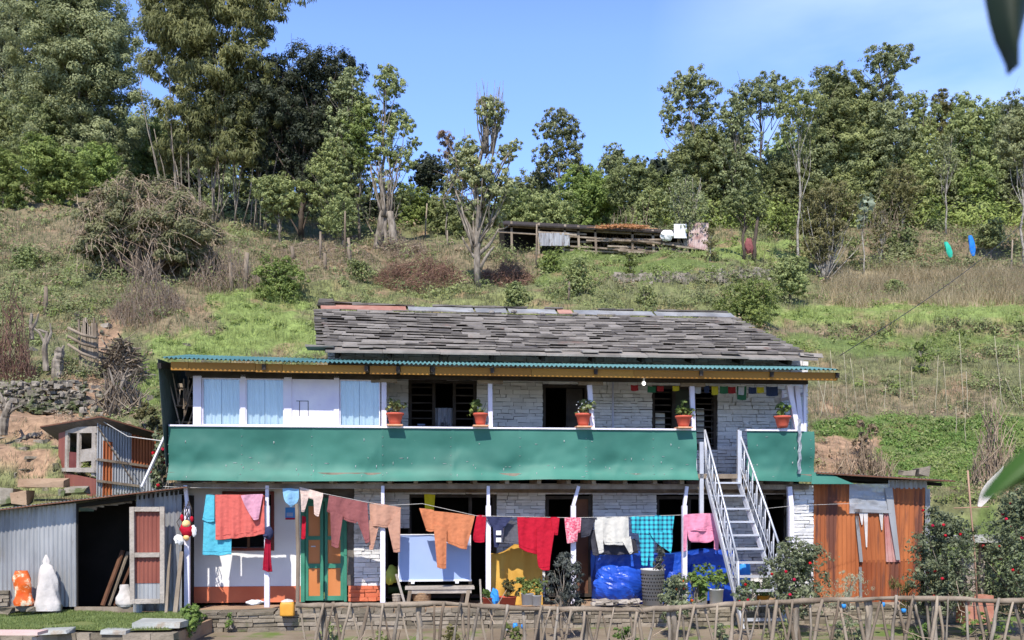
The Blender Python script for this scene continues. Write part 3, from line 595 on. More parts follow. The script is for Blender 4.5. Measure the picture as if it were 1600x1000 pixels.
def twin(root, tr, cr, b, H, Wm, s):
    limb(tr, b + np.array((.55, 0, 0)), b + np.array((.75, 0, H * .62)), .12, .07, 8, .03)
tree(1162, 405, 298, 78, 'mid', name='small_tree', label='twin-trunked tree with a flat umbrella-shaped crown', trunk=.03, extra=twin, cov=3.0, bark='dark_bark',
     blobs=[(-.3, .76, .22), (0, .84, .26), (.28, .78, .24), (.12, .7, .2), (-.12, .66, .18), (.38, .68, .14)])
tree(1072, 395, 265, 60, 'grey', name='shrub', cat='shrub', label='tall wispy grey-stemmed shrub right of the rusty upright sheet', low=.3, nb=5, cov=.8, bark='pale_bark',
     extra=lambda root, tr, cr, b, H, Wm, s: [limb(tr, b, b + np.array((RNG.normal() * Wm * .3, 0, H * RNG.uniform(.5, 1))), .03, .01, 5, .04) for _ in range(14)])
tree(440, 465, 400, 80, 'lime', name='bush', cat='bush', label='rounded light-green bush on the slope left of the reddish brushwood', low=0, nb=3, cov=2.0, leaf=4)
tree(905, 462, 402, 50, 'mid', name='shrub', cat='shrub', label='dark leafy shrub on the slope just above the middle of the roof', low=0, nb=4, cov=2.0, leaf=5)
tree(806, 478, 440, 40, 'mid', name='shrub', cat='shrub', label='leafy shrub touching the ridge right of the gnarled tree trunk', low=0, nb=3, cov=2, leaf=5)
tree(1165, 500, 435, 90, 'lime', name='bush', cat='bush', label='feathery yellow-green bush beside the right end of the roof ridge', low=0, nb=4, cov=1.1, leaf=4)
tree(1410, 400, 358, 50, 'mid', name='bush', cat='bush', label='rounded green bush on the brown slope left of the hanging covers', low=0, nb=3, cov=2, leaf=5)
tree(1440, 582, 530, 30, 'lime', name='bush', cat='bush', label='small leafy yellow-tipped bush among the bean poles', low=0, nb=3, cov=2, leaf=5)
# background wood: more trees on the crest so no bare ground shows between the crowns
xs_ = [(-60, 40), (10, 140), (60, 120), (110, 160), (165, 230), (215, 200), (260, 120), (300, 150), (345, 60), (380, 60), (420, 70), (455, 60), (495, 90), (530, 120), (640, 300), (1030, 250), (1055, 230), (1125, 215), (1230, 200), (1330, 190), (1410, 200), (1500, 200), (1590, 200), (1650, 190)]
for i, (x, tp) in enumerate(xs_):
    tree(x, 300 if x < 300 else 345, tp + RNG.uniform(-8, 8) + (60 if 250 < x < 500 else 0), 80, ('grey', 'mid', 'mid', 'dark')[i % 4], d=(74 if x < 1000 else 80) + RNG.uniform(-4, 8), low=.05, nb=7, cov=1.9, leaf=8,
         label='background tree half hidden in the far-left wood on the crest' if x < 250 else ('background tree half hidden behind the bamboo and the dark evergreen' if x < 700 else 'background tree half hidden in the right-hand wood on the crest'),
         group='background trees of the far-left wood' if x < 250 else ('background trees behind the bamboo' if x < 700 else 'background trees of the right-hand wood'))
# tangled mound tree at left
d = ground_at(225, 440); b = P(225, 440, d); b[2] = tz(b[0], b[1]) - .1
root = thing('creeper_covered_tree', b, 'low spreading tree buried under a brown mound of dried creepers', 'tree')
cr = MB(); tw = MB(); tr = MB(); br_ = MB()
q = d / F
prof_ = [(-85, 110, 40), (-65, 130, 45), (-30, 150, 45), (0, 165, 45), (30, 160, 45), (60, 140, 45), (90, 120, 40), (112, 90, 30), (-60, 95, 38), (-90, 75, 28), (-70, 60, 30), (-20, 80, 35), (90, 60, 30), (60, 70, 30), (80, 85, 40), (40, 110, 45), (0, 120, 45)]
for x, z, r in prof_:
    x *= .80; r *= .9; c = b + np.array((x * q, RNG.uniform(-.6, .6), z * q * .82)); limb(tr, b, c, .14, .03, 6, .08)
    blob_leaves(cr, c - np.array((0, -.1, .12)), r * q * 1.05, 2600, 5.5 * q, sub=22, subr=.34, aspect=.5)
    if z > 105 or abs(x) > 60: blob_leaves(br_, c + np.array((0, -.1, .1)), r * q, 420, 5 * q, sub=22, subr=.3, aspect=.3, droop=1)
    for i in range(60):
        u = nrm(RNG.normal(size=3) + np.array((0, -.4, .6))); p0 = c + u * r * q; L_ = RNG.uniform(.2, .95)
        t = np.linspace(0, 1, 4)[:, None]
        pts = p0 + np.array((RNG.normal() * .8, RNG.normal() * .3, 0)) * t * L_ + np.array((0, 0, -1)) * (t ** 1.6) * L_ * RNG.uniform(.4, 1.1)
        tw.tube(pts, .008, 3, RNG.random(), cap=False)
for i in range(70):
    x = RNG.normal() * 42; p0 = b + np.array((x * q, RNG.uniform(-.9, .2), RNG.uniform(30, 140) * q)); L_ = RNG.uniform(.6, 2.2)
    tw.tube([p0, p0 + np.array((RNG.normal() * .2, 0, -L_ * .5)), p0 + np.array((RNG.normal() * .3, 0, -L_))], .012, 3, RNG.random(), cap=False)
tr.build('trunk', M['dark_bark'], root, smooth=True); cr.build('crown', LM['olive2'], root); tw.build('creepers', M['twig'], root); br_.build('dead_leaves', LM['brown'], root)
# brushwood heaps and dry bushes
def brush(px, py, wpx, hpx, n, mt, label, name='brushwood_heap', cat='brushwood', d=None, up=0.2, rad=.012, ln=.9):
    d = d or ground_at(px, py); q = d / F; b = P(px, py, d); b[2] = tz(b[0], b[1]) if d > 17.6 else b[2]
    m = MB()
    for i in range(n):
        a = RNG.uniform(0, 2 * math.pi); rr = RNG.random() ** .5; x = math.cos(a) * rr * wpx / 2 * q; y = math.sin(a) * rr * wpx / 3 * q
        z = RNG.random() * hpx * q * (1 - rr ** 2) * (.35 + 1.3 * float(vn(b[0] + x * 1.4 + 40, b[1] + y * 1.4 + 60)))
        g = tz(b[0] + x, b[1] + y) if d > 17.6 else b[2]
        p = np.array((b[0] + x, b[1] + y, g + z)); v = RNG.normal(size=3) * np.array((1, 1, .5)) + np.array((0, 0, up * 4)); v = nrm(v) * ln * RNG.uniform(.3, 1)
        m.tube([p - v * .5, p + RNG.normal(size=3) * .06 * ln, p + v * .5], [rad, rad * .8, rad * .4], 3, RNG.random(), cap=False)
    return m.build(name, mt, label=label, cat=cat)
brush(655, 440, 145, 48, 1500, M['red_twig'], 'big heap of reddish brushwood left of the gnarled tree trunk')
brush(792, 442, 90, 32, 800, M['red_twig'], 'smaller heap of reddish brushwood right of the gnarled tree trunk')
brush(630, 400, 80, 35, 500, M['twig'], 'tangle of dry sticks at the foot of the pollarded tree')
brush(350, 450, 110, 70, 600, M['twig'], 'bleached dry stalks right of the creeper mound', name='dry_bush', cat='bush', up=.8)
brush(230, 500, 120, 70, 900, M['twig'], 'hanging curtain of dry stems below the creeper mound', name='dry_bush', cat='bush', up=.9)
brush(20, 590, 70, 90, 500, M['red_twig'], 'reddish bare bush at the left edge above the rubble wall', name='dry_bush', cat='bush', up=.9)
brush(510, 405, 160, 18, 500, M['twig'], 'dry litter and fallen sticks below the dark evergreen')
brush(1380, 370, 60, 60, 260, M['twig'], 'thin dry stalks below the shrubby trees on the right', name='dry_bush', cat='bush', up=1.2)
brush(985, 392, 100, 60, 160, M['twig'], 'bare upright stalks in front of the timber pen', name='dry_bush', cat='bush', up=1.6, ln=2.0)
brush(1350, 745, 90, 60, 220, M['twig'], 'dry twiggy bush on the bank behind the rusty shed', name='dry_bush', cat='bush', up=.9)
brush(1555, 760, 70, 100, 260, M['twig'], 'dry brown climbing plant behind the stone table', name='dry_bush', cat='bush', up=1.0, ln=1.3)
# ---------------------------------------------------------------- ground cover (stuff)
def scatter(n, px0, px1, py0, py1):
    px = RNG.uniform(px0, px1, n); py = RNG.uniform(py0, py1, n); d = np.array([ground_at(a, b) for a, b in zip(px, py)])
    x = (px - 800) / F * d; y = d - D0; return px, py, d, x, y, tz(x, y)
def tufts(name, gm, n, kinds, hgt, blades, spread=.10, px0=-120, px1=1720, py0=335, py1=785, wid=.010, lean=.35, region=None):
    px, py, d, x, y, z = scatter(n, px0, px1, py0, py1)
    k = cover(px, py); names = list(KC); keep = np.isin(k, [names.index(q) for q in kinds])
    if spread > .3: keep &= fbm(x * .6 + 2, y * .9, 3) > .38
    if region: keep &= region(px, py)
    px, py, d, x, y, z = [q[keep] for q in (px, py, d, x, y, z)]; N = len(x)
    m = MB(); b = blades; tt = np.repeat(np.clip(fbm(x * .8, y * .8, 3), 0, 1), b)
    X = np.repeat(x, b) + RNG.normal(size=N * b) * spread; Y = np.repeat(y, b) + RNG.normal(size=N * b) * spread; Z = np.repeat(z, b) - .03
    h = np.repeat(RNG.uniform(.6, 1.3, N) * (1 if spread < .3 else .3 + 1.5 * fbm(x * .55 + 9, y * .7, 3)), b) * hgt * RNG.uniform(.5, 1.2, N * b) * np.clip(np.repeat(d, b) / 40, .6, 1.5); w = wid * np.repeat(d, b) / 30
    ph = RNG.uniform(0, math.pi, N * b); lx = RNG.normal(size=N * b) * lean * h; ly = RNG.normal(size=N * b) * lean * h
    a = np.stack([X - np.cos(ph) * w, Y - np.sin(ph) * w, Z], 1); c = np.stack([X + np.cos(ph) * w, Y + np.sin(ph) * w, Z], 1)
    e = np.stack([X + lx * .35, Y + ly * .35, Z + h * .6], 1); t = np.stack([X + lx, Y + ly, Z + h * .95], 1)
    v = np.stack([a, c, e + (c - a) * .3, t, e - (c - a) * .3], 1).reshape(-1, 3)
    ti = np.clip(.25 + .5 * tt + RNG.normal(size=N * b) * .2, 0, 1)
    q5 = np.arange(N * b)[:, None] * 5
    m.add(v, q5 + np.array([[0, 1, 2, 4]]), np.repeat(ti, 5)); m.f.append(q5 + np.array([[4, 2, 3]])); m.m.append(np.zeros(N * b, int))
    return m.build(name, gm, kind='stuff', label='grassy ground cover on the terraced hillside', cat='grass')
tufts('bright_grass', GM['green'], 15000, ('bright', 'lush'), .30, 8)
tufts('olive_grass', GM['olive'], 22000, ('grass', 'olive', 'brown'), .28, 7)
tufts('straw_grass', GM['dry'], 4200, ('dry', 'brown', 'earth', 'olive'), .34, 6)
tufts('tall_straw', GM['dry'], 2600, ('dry',), .62, 16, px0=1300, py0=424, py1=484, lean=.42, wid=.006, spread=.31)
tufts('tall_olive_grass', GM['olive'], 700, ('dry',), .55, 16, px0=1300, py0=420, py1=484, lean=.45, wid=.006, spread=.31)
tufts('field_grass', GM['green'], 4000, ('bright',), .5, 8, lean=.2)
def ucov(name, lm, n, kinds, r0, leaf, per, **kw):
    px, py, d, x, y, z = scatter(n, kw.get('px0', -120), kw.get('px1', 1720), kw.get('py0', 325), kw.get('py1', 785))
    k = cover(px, py); names = list(KC); keep = np.isin(k, [names.index(q) for q in kinds]) & (fbm(x * .55 + 50, y * .55, 3) > kw.get('th', .45))
    m = MB()
    for i in np.nonzero(keep)[0]:
        r = r0 * RNG.uniform(.5, 1.3) * d[i] / 38
        c = np.array((x[i], y[i], z[i] + r * .3)); g = RNG.normal(size=(per, 3)); g /= np.linalg.norm(g, axis=1, keepdims=True); q = RNG.random(per)[:, None] ** .5
        leaf_quads(m, c + g * q * r * np.array((1.2, 1.2, .7)), g + np.array((0, -.2, .6)), leaf * d[i] / 38 * RNG.uniform(.6, 1.4, per), .5, .2, np.clip(RNG.random() * .5 + RNG.random(per) * .6, 0, 1))
    return m.build(name, lm, kind='stuff', label='low weeds and scrub covering the hillside', cat='undergrowth')
ucov('weeds', LM['mid'], 3600, ('olive', 'grass', 'brown', 'lush'), .36, .13, 34)
ucov('bright_weeds', LM['lime'], 2300, ('lush', 'bright', 'olive'), .30, .12, 34, th=.42)
ucov('dead_weeds', LM['brown'], 1500, ('brown', 'dry', 'earth', 'olive'), .36, .13, 30, th=.47)
ucov('forest_floor', LM['mid'], 1700, ('forest',), .7, .18, 44, py0=285, py1=350, th=.3)
ucov('bed_weeds', LM['fern'], 1600, ('lush',), .22, .10, 30, px0=1250, py0=640, py1=770, th=.35)

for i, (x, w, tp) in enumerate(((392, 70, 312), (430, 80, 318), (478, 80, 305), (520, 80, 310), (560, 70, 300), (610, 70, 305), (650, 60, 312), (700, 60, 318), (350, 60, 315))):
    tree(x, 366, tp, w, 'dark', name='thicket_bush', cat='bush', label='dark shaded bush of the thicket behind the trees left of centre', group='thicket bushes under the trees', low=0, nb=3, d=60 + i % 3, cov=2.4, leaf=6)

ucov('scrub_clumps', LM['mid'], 520, ('olive', 'grass', 'brown', 'dry'), .85, .11, 150, py0=345, py1=640, th=.5)
ucov('pale_scrub', LM['olive2'], 420, ('olive', 'grass', 'brown', 'dry', 'earth'), .75, .11, 130, py0=345, py1=640, th=.5)
ucov('thicket_undergrowth', LM['lime'], 240, ('forest', 'olive', 'brown', 'grass'), 1.1, .13, 200, px0=1000, py0=330, py1=358, th=.3)
for i, (x, py, tp, w, k, l) in enumerate(((985, 430, 392, 22, 'lime', 'thin light-green sapling on the slope left of the twin-trunked tree'), (1110, 408, 350, 24, 'rust', 'thin rusty sapling between the white sheet and the twin-trunked tree'), (1330, 420, 372, 26, 'mid', 'small green shrub at the foot of the rusty-leaved shrub'), (1462, 352, 300, 30, 'lime', 'young lime-green tree at the wood edge left of the hanging covers'), (1225, 372, 320, 40, 'lime', 'lime-green bush behind the long pale trunk'), (1130, 350, 300, 46, 'lime', 'lime-green bush left behind the umbrella-shaped crown'), (560, 440, 405, 34, 'mid', 'small dark-green shrub on the slope above the left end of the roof'), (860, 425, 390, 34, 'lime', 'low bright shrub below the left half of the timber pen'), (1010, 478, 446, 30, 'mid', 'small shrub just above the middle of the ridge'), (40, 420, 385, 40, 'mid', 'small green shrub on the left slope below the yellow-green bushes'), (1400, 468, 436, 36, 'mid', 'dark green shrub standing in the tall straw-coloured grass'))):
    tree(x, py, tp, w, k, name='sapling' if 'sapling' in l or 'young' in l else 'shrub', cat='sapling' if 'sapling' in l else 'shrub', label=l, low=.1, nb=3, leaf=3.8)
# ---------------------------------------------------------------- the farmhouse (house frame: x along the front, y into the hill)
HR = thing('farmhouse', (0, 0, 0), 'two-storey white stone farmhouse with slate roof and green tin balcony parapet', 'house', house=True)
YW = 1.2                                   # front wall plane
ZD = 2.16                                  # underside of the balcony deck
XL, XR = HX(512, YW), HX(1262, YW)         # main block
XE = HX(262, 0)                            # left end of veranda / extension
def hb(): return MB(house=True)
def stones(m, x0, x1, z0, z1, y, h=(.045, .09), w=(.10, .30), out=.028, gap=.007, depth=.10, tb=0.):
    """courses of irregular stones on the plane y, facing -y"""
    z = z0
    while z < z1 - .02:
        hh = min(RNG.uniform(*h), z1 - z)
        if z1 - z - hh < .04: hh = z1 - z
        x = x0
        while x < x1 - .01:
            ww = min(RNG.uniform(*w), x1 - x)
            if x1 - x - ww < .08: ww = x1 - x
            j = RNG.uniform(0, out)
            m.box((x + ww / 2, y + depth / 2 - j, z + hh / 2 + RNG.uniform(-.004, .004)), (ww - gap * RNG.uniform(.5, 2), depth, hh - gap * RNG.uniform(.5, 2)), tint=np.clip(RNG.random() + tb, 0, 1), jit=.006)
            x += ww
        z += hh
def wallseg(x0, x1, z0, z1, m, back, y=YW, **k):
    stones(m, x0, x1, z0, z1, y, **k); back.bx(x0 + .003, x1 - .003, y + .022, y + .40, z0 + .003, z1 - .003)
# upper storey
up = hb(); bk = hb(); lo = hb(); lob = hb()
def X(px): return HX(px, YW)
def Zw(py): return HZ(py, 800, YW)
UZ0, UZ1 = ZD + .12, 4.52
ops_up = [(638, 745, UZ0 + .35, 4.05, 'window'), (848, 919, UZ0, 4.0, 'door'), (1019, 1121, UZ0 + .5, 4.0, 'window')]
edges = [XL] + [q for o in ops_up for q in (X(o[0]), X(o[1]))] + [XR - .35]
for i in range(0, len(edges), 2): wallseg(edges[i], edges[i + 1], UZ0, UZ1, up, bk)
for o in ops_up:
    wallseg(X(o[0]), X(o[1]), o[3], UZ1, up, bk)
    if o[4] == 'window': wallseg(X(o[0]), X(o[1]), UZ0, o[2], up, bk)
up.build('upper_wall', M['white_stone_hi'], HR); bk.build('mortar', M['lime_mortar'], HR)
# lower storey: plaster bay left, then stone piers
GZ1 = ZD - .02
xs = [X(p) for p in (553, 601, 716, 848+5, 925, 1025, 1130, 1196, 1236, 1270)]
YG = .82
def XG(px): return HX(px, YG)
def dado(x0, x1, z, stone):
    m = hb()
    if stone: stones(m, x0, x1, 0, z, YG - .004)
    else: m.bx(x0, x1, YW - .012, YW + .2, 0, z)
    return m
def Zw(py): return HZ(py, 400, YG)
ZO = Zw(916)
wallseg(XG(553), XG(600), Zw(917), GZ1, lo, lob, y=YG); lob.bx(XG(600) - .3, XG(600) - .005, YG + .4, YW + .3, 0, GZ1)
for a, b in ((776, 852), (926, 1026), (1131, 1196), (1237, 1272)):
    z0 = 0
    wallseg(X(a), X(b), z0, GZ1, lo, lob)
for a, b in ((600, 776), (852, 926), (1026, 1131), (1196, 1237)): wallseg(X(a), X(b), 1.93, GZ1, lo, lob)
wallseg(X(600), X(640), 1.3, 1.93, lo, lob)
wallseg(X(1026), X(1131), 0, .78, lo, lob)
lo.build('lower_wall', M['white_stone'], HR); lob.build('mortar', M['lime_mortar'], HR)
m = dado(XG(544), XG(600), ZO, True); m.bx(XG(544), XG(600), YG + .05, YG + .4, 0.003, ZO - .003); m.build('orange_dado', M['orange_stone'], HR, label='orange painted stones at the foot of the pier beside the door')
# plaster bay with window hole px 345..412, py 770..858
m = hb(); wx0, wx1, wz0, wz1 = XG(352), XG(424), Zw(856), Zw(772)
for a, b, c, d_ in ((XG(284), wx0, ZO, GZ1), (wx1, XG(470), ZO, GZ1), (wx0, wx1, ZO, wz0), (wx0, wx1, wz1, GZ1)): m.bx(a, b, YG, YG + .35, c, d_)
m.build('plaster_wall', M['plaster'], HR)
m = hb(); m.bx(XG(284), XG(470), YG - .012, YG + .35, 0, ZO - .002); m.build('orange_dado', M['orange_plaster'], HR, label='orange painted strip along the foot of the white plaster wall')
m = hb(); t = .05
m.bx(wx0 - t, wx1 + t, YG - .03, YG + .06, wz0 - t, wz0); m.bx(wx0 - t, wx1 + t, YG - .03, YG + .06, wz1, wz1 + t); m.bx(wx0 - t, wx0, YG - .03, YG + .06, wz0, wz1); m.bx(wx1, wx1 + t, YG - .03, YG + .06, wz0, wz1)
fr = m.build('window', M['maroon'], HR, label='dark red framed ground-floor window behind the coral cloth')
m = hb(); m.bx((wx0 + wx1) / 2 - .02, (wx0 + wx1) / 2 + .02, YG, YG + .05, wz0, wz1); m.build('mullion', M['brown_wood'], fr)
# door px 470..541
m = hb(); dx0, dx1 = XG(470), XG(542); dz1 = 1.86; dm = (dx0 + dx1) / 2
m.bx(dx0, dx0 + .07, YG - .02, YG + .12, 0, dz1); m.bx(dx1 - .05, dx1, YG - .02, YG + .12, 0, dz1); m.bx(dx0 + .071, dx1 - .051, YG - .02, YG + .12, dz1 - .07, dz1)
dr = m.build('front_door', M['door_green'], HR, label='green framed double door with orange panels')
for a, b in ((dx0 + .075, dm - .01), (dm + .01, dx1 - .055)):
    m = hb(); 
    for c, e in ((a, a + .055), (b - .06, b)): m.bx(c, e, YG + .02, YG + .07, .02, dz1 - .075)
    for c, e in ((.02, .1), (.60, .68), (Zw(844), Zw(838)), (dz1 - .15, dz1 - .076)): m.bx(a + .056, b - .061, YG + .022, YG + .068, c, e)
    lf = m.build('door_leaf', M['door_green'], dr)
for a, b in ((dx0 + .075, dm - .01), (dm + .01, dx1 - .055)):
    m = hb(); m.bx(a + .05, b - .055, YG + .04, YG + .055, .05, dz1 - .1); m.build('panel', M['door_orange'], dr)
m = hb(); m.bx(dx0 + .18, dx0 + .26, YG - .01, YG + .018, .98, 1.0); m.build('handle', M['steel'], dr)
m = hb(); m.bx(XG(470), XG(553), YG + .03, YG + .38, dz1, GZ1); m.bx(XG(542) + .002, XG(553), YG, YG + .35, ZO, dz1); m.build('lintel', M['mortar'], HR)
# posters
m = hb(); m.bx(XG(446), XG(461), YG - .012, YG - .004, Zw(812), Zw(793)); m.bx(XG(446), XG(461), YG - .014, YG - .004, Zw(812), Zw(809), mi=1); m.bx(XG(448), XG(458), YG - .016, YG - .004, Zw(807), Zw(801), mi=2)
m.build('poster', [M['blue_plastic'], M['red_flower'], M['board_blue']], label='small blue poster with a red foot on the white wall left of the door', cat='poster')
def Zw(py): return HZ(py, 800, YW)
# dark frames
def frame(px0, px1, z0, z1, mt, name, label, mull=(), y=YW, t=.06, bars=None, parent=HR, glassy=True, bar_m=None):
    m = hb(); a, b = X(px0), X(px1)
    m.bx(a, a + t, y + .04, y + .14, z0, z1); m.bx(b - t, b, y + .04, y + .14, z0, z1)
    m.bx(a + t + .001, b - t - .001, y + .04, y + .14, z1 - t, z1); m.bx(a + t + .001, b - t - .001, y + .04, y + .14, z0, z0 + t)
    for q in mull: m.bx(X(q) - .03, X(q) + .03, y + .042, y + .138, z0 + t, z1 - t)
    f = m.build(name, mt, parent, label=label)
    if bars:
        for p0, p1, n in bars:
            m = hb()
            for i in range(n):
                z = z0 + t + (z1 - z0 - 2 * t) * (i + .5) / n; m.bx(X(p0), X(p1), y + .07, y + .095, z - .012, z + .012)
            m.build('bars', bar_m or M['dark_wood'], f)
    return f
f = frame(638, 745, UZ0 + .35, 4.05, M['dark_wood'], 'window', 'wide dark triple window with a pale middle curtain on the balcony', mull=(678, 710), bars=((643, 676, 9), (712, 740, 9)))
m = hb(); cx = np.linspace(X(680), X(708), 30); G_ = np.array([[(x, YW + .2 + .02 * math.sin(i * .9), z) for i, x in enumerate(cx)] for z in np.linspace(UZ0 + .4, 3.55, 6)]); m.grid(G_); m.build('curtain', mat('grey_curtain', (.30, .32, .40), (.55, .57, .66), .8, ns=3, c3=(.08, .08, .1), n3=3, t3=.55), f)
for q in ((652, 664, 3.25), (722, 735, 3.05)): m = hb(); m.bx(X(q[0]), X(q[1]), YW + .22, YW + .23, 2.75, q[2]); m.build('pane', M['board_blue'], f)
f = frame(848, 919, UZ0, 4.0, M['dark_wood'], 'balcony_door', 'open dark doorway in the middle of the balcony')
m = hb(); m.bx(X(886), X(912), YW + .10, YW + .14, UZ0, 3.93); m.build('door_leaf', M['dark_wood'], f)
f = frame(1019, 1121, UZ0 + .5, 4.0, M['dark_wood'], 'window', 'dark shuttered double window at the right end of the balcony', mull=(1054, 1086), bars=((1024, 1050, 9), (1090, 1117, 10)))
m = hb(); m.bx(X(1057), X(1083), YW + .1, YW + .12, UZ0 + .56, 3.94); m.build('shutter', mat('dark_green_board', (.03, .04, .035), (.05, .065, .055), .6), f)
for q in ((1029, 1044, 3.5), (1094, 1106, 3.6)): m = hb(); m.bx(X(q[0]), X(q[1]), YW + .24, YW + .25, 2.9, q[2]); m.build('pane', M['curtain'], f)
# ground floor openings
f = frame(601, 775, 0, 1.93, M['dark_wood'], 'shop_opening', 'wide dark ground-floor opening behind the blue board', mull=(640, 735), bars=None)
f = frame(853, 925, 0, 1.9, M['dark_wood'], 'doorway', 'dark ground-floor doorway behind the red hoodie')
m = hb(); m.bx(X(900), X(921), YW + .08, YW + .12, 0.02, 1.84); m.build('door_leaf', M['rust_dark'], f)
f = frame(1026, 1130, .79, 1.9, M['dark_wood'], 'window', 'dark ground-floor window behind the pink top', mull=(1078,))
m = hb(); m.bx(X(1024), X(1134), YW - .05, YW + .1, .74, .785); m.build('sill', M['brown_wood'], f)
frame(1196, 1237, 0, 1.9, M['dark_wood'], 'doorway', 'narrow dark doorway behind the foot of the metal stairs')
# room interiors (dark rooms behind the openings), outer side and back walls, floor between storeys
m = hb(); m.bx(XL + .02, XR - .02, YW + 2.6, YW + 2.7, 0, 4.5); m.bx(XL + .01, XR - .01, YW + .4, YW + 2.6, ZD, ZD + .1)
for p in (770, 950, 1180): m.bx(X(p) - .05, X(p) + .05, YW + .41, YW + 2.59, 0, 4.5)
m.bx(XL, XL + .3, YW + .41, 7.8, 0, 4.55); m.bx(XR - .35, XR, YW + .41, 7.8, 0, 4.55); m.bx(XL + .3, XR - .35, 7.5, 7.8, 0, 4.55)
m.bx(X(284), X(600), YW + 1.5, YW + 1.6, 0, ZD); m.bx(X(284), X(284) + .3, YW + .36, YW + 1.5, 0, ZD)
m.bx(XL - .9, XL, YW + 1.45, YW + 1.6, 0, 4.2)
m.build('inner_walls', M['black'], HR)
m = hb()
stones(m, XR - .35, XR, UZ0, 4.5, YW - .006); m.build('corner_stones', M['white_stone_hi'], HR)
# yellow-painted stones patch over upper wall etc: pipe on the wall
m = hb(); m.tube([(X(957), YW - .04, UZ0), (X(957), YW - .04, 4.3)], .016, 6); m.build('drain_pipe', M['blue_pipe'], HR)
# ---- balcony deck
m = hb(); m.bx(XE + .02, HX(1272, 0), -.06, YW - .001, ZD + .04, ZD + .12)
m.build('balcony_deck', M['wood'], HR)
m = hb(); x = XE + .15
while x < HX(1268, 0): m.bx(x, x + .07, -.02, YW, ZD - .06, ZD + .035, tint=RNG.random()); x += RNG.uniform(.42, .6)
m.bx(XE + .1, HX(1266, 0), .06, .14, ZD - .15, ZD - .062, tint=.4); m.bx(X(284), XR, YW - .09, YW - .015, ZD - .2, ZD - .062, tint=.3)
m.build('joists', M['wood'], HR)
# ---- green tin parapet, flared at the foot
ZS = 3.045
def parapet(pxa, pxb, name, label=None, flare=.15, extra=None):
    x0, x1 = HX(pxa, 0), HX(pxb, 0); n = int((x1 - x0) / .035); u = np.linspace(0, 1, n); zz = np.concatenate([np.linspace(ZS, 2.48, 12), np.linspace(2.44, ZD - .02, 12)])
    G_ = np.zeros((len(zz), n, 3))
    for i, z in enumerate(zz):
        xs_ = x0 + (x1 - x0) * u; t = max(0, (2.46 - z) / .32); y = -.03 - flare * t ** 1.8 * (0.8 + .45 * fbm(xs_ * .7, xs_ * 0 + 3, 2))
        dent = (fbm(xs_ * 1.3 + 5, xs_ * 0 + z * 1.8, 3) - .5) * .17 * math.sin(min(1, (ZS - z) / .5) * 1.57) 
        cre = -.018 * np.exp(-((((xs_ - .55 * z) * .9) % 1.31 - .5) / .05) ** 2) * (ZS - z) * .7
        seam = ((xs_ - x0) % 1.18 < .035) * .006
        zo = (fbm(xs_ * .45, xs_ * 0 + 8, 2) - .5) * .10 * t
        G_[i] = np.stack([xs_, y + dent + cre - seam, np.full(n, z) + zo], 1)
    m = hb(); tt = .15 + .45 * ((np.floor((G_[..., 0] - x0) / 1.18) * .37) % 1) + .9 * np.exp(-((G_[..., 2] - 2.27) / .07) ** 2) * fbm(G_[..., 0] * 1.5, G_[..., 2] * 9, 4)
    m.grid(G_[:, ::-1], tt[:, ::-1]); B = G_.copy(); B[..., 1] += .004; m.grid(B, tt)
    if extra: extra(m)
    for i in range(int(60 * (x1 - x0) / 9)):
        z = RNG.uniform(2.2, 2.55) if RNG.random() < .8 else RNG.uniform(2.5, 3.0); x = RNG.uniform(x0 + .1, x1 - .1)
        g = G_[int(np.argmin(abs(zz - z))), int((x - x0) / (x1 - x0) * (n - 1))]; w, h = (RNG.uniform(.006, .013), RNG.uniform(.02, .06)) if RNG.random() < .6 else (RNG.uniform(.02, .07), .007)
        m.box(g + (0, -.004, 0), (w, .006, h), tint=.9, mi=1)
    k = 0
    while x0 + k * 1.18 < x1:
        for z in np.arange(2.25, ZS, .16):
            g = G_[int(np.argmin(abs(zz - z))), min(n - 1, int((k * 1.18 + .02) / (x1 - x0) * (n - 1)))]; m.box(g + (0, -.006, 0), (.012, .008, .012), tint=.2, mi=1)
        k += 1
    o = m.build(name, [M['green_tin'], M['zinc']], HR, smooth=True, label=label)
    return o
parapet(264, 1087, 'parapet', 'long dented green tin balcony parapet left of the stairs')
def wing(m):
    a = HP(1270, 735, -.03); b_ = HP(1338, 757, -.30); c = HP(1268, 757, -.32)
    G_ = np.array([[HP(1268 + 66 * u * (0.35 + .65 * t), 738 + 18 * t, -.04 - .16 * t) for u in np.linspace(0, 1, 8)] for t in np.linspace(0, 1, 6)]); m.grid(G_[:, ::-1]); G_[..., 2] -= .004; m.grid(G_)
parapet(1166, 1271, 'parapet', 'short green tin balcony parapet right of the stairs', extra=wing)
m = hb(); m.bx(HX(264, -.04), HX(1087, -.04), -.06, .03, ZS + .001, ZS + .03); m.bx(HX(1166, -.04), HX(1256, -.04), -.06, .03, ZS + .001, ZS + .03); m.build('sill_board', M['shade_lav'], HR)
# ---- upper posts
ZT = 3.93
for px, tilt, w in ((600, 0, .085), (766, .01, .075), (923, .05, .08), (1083, .05, .08)):
    m = hb(); x = HX(px, 0); zb = UZ0 if px == 1083 else ZS + .03
    m.beam((x + tilt * .6, .02, zb), (x - tilt * .4, .02, ZT - .1), w, .07); m.build('post', M['shade_lav'], HR)
    m = hb(); m.bx(x - .22, x + .22, -.01, .06, ZT - .1, ZT - .04); m.build('post_bracket', M['wood'], HR)
for px, tilt in ((1238, .10), (1252, .05)):
    m = hb(); x = HX(px, 0); m.beam((x + tilt, .02 + (px > 1240) * .12, ZS + .03), (x - tilt * .6, .02 + (px > 1240) * .12, ZT - .05), .085, .07); m.build('post', M['shade_lav'], HR)
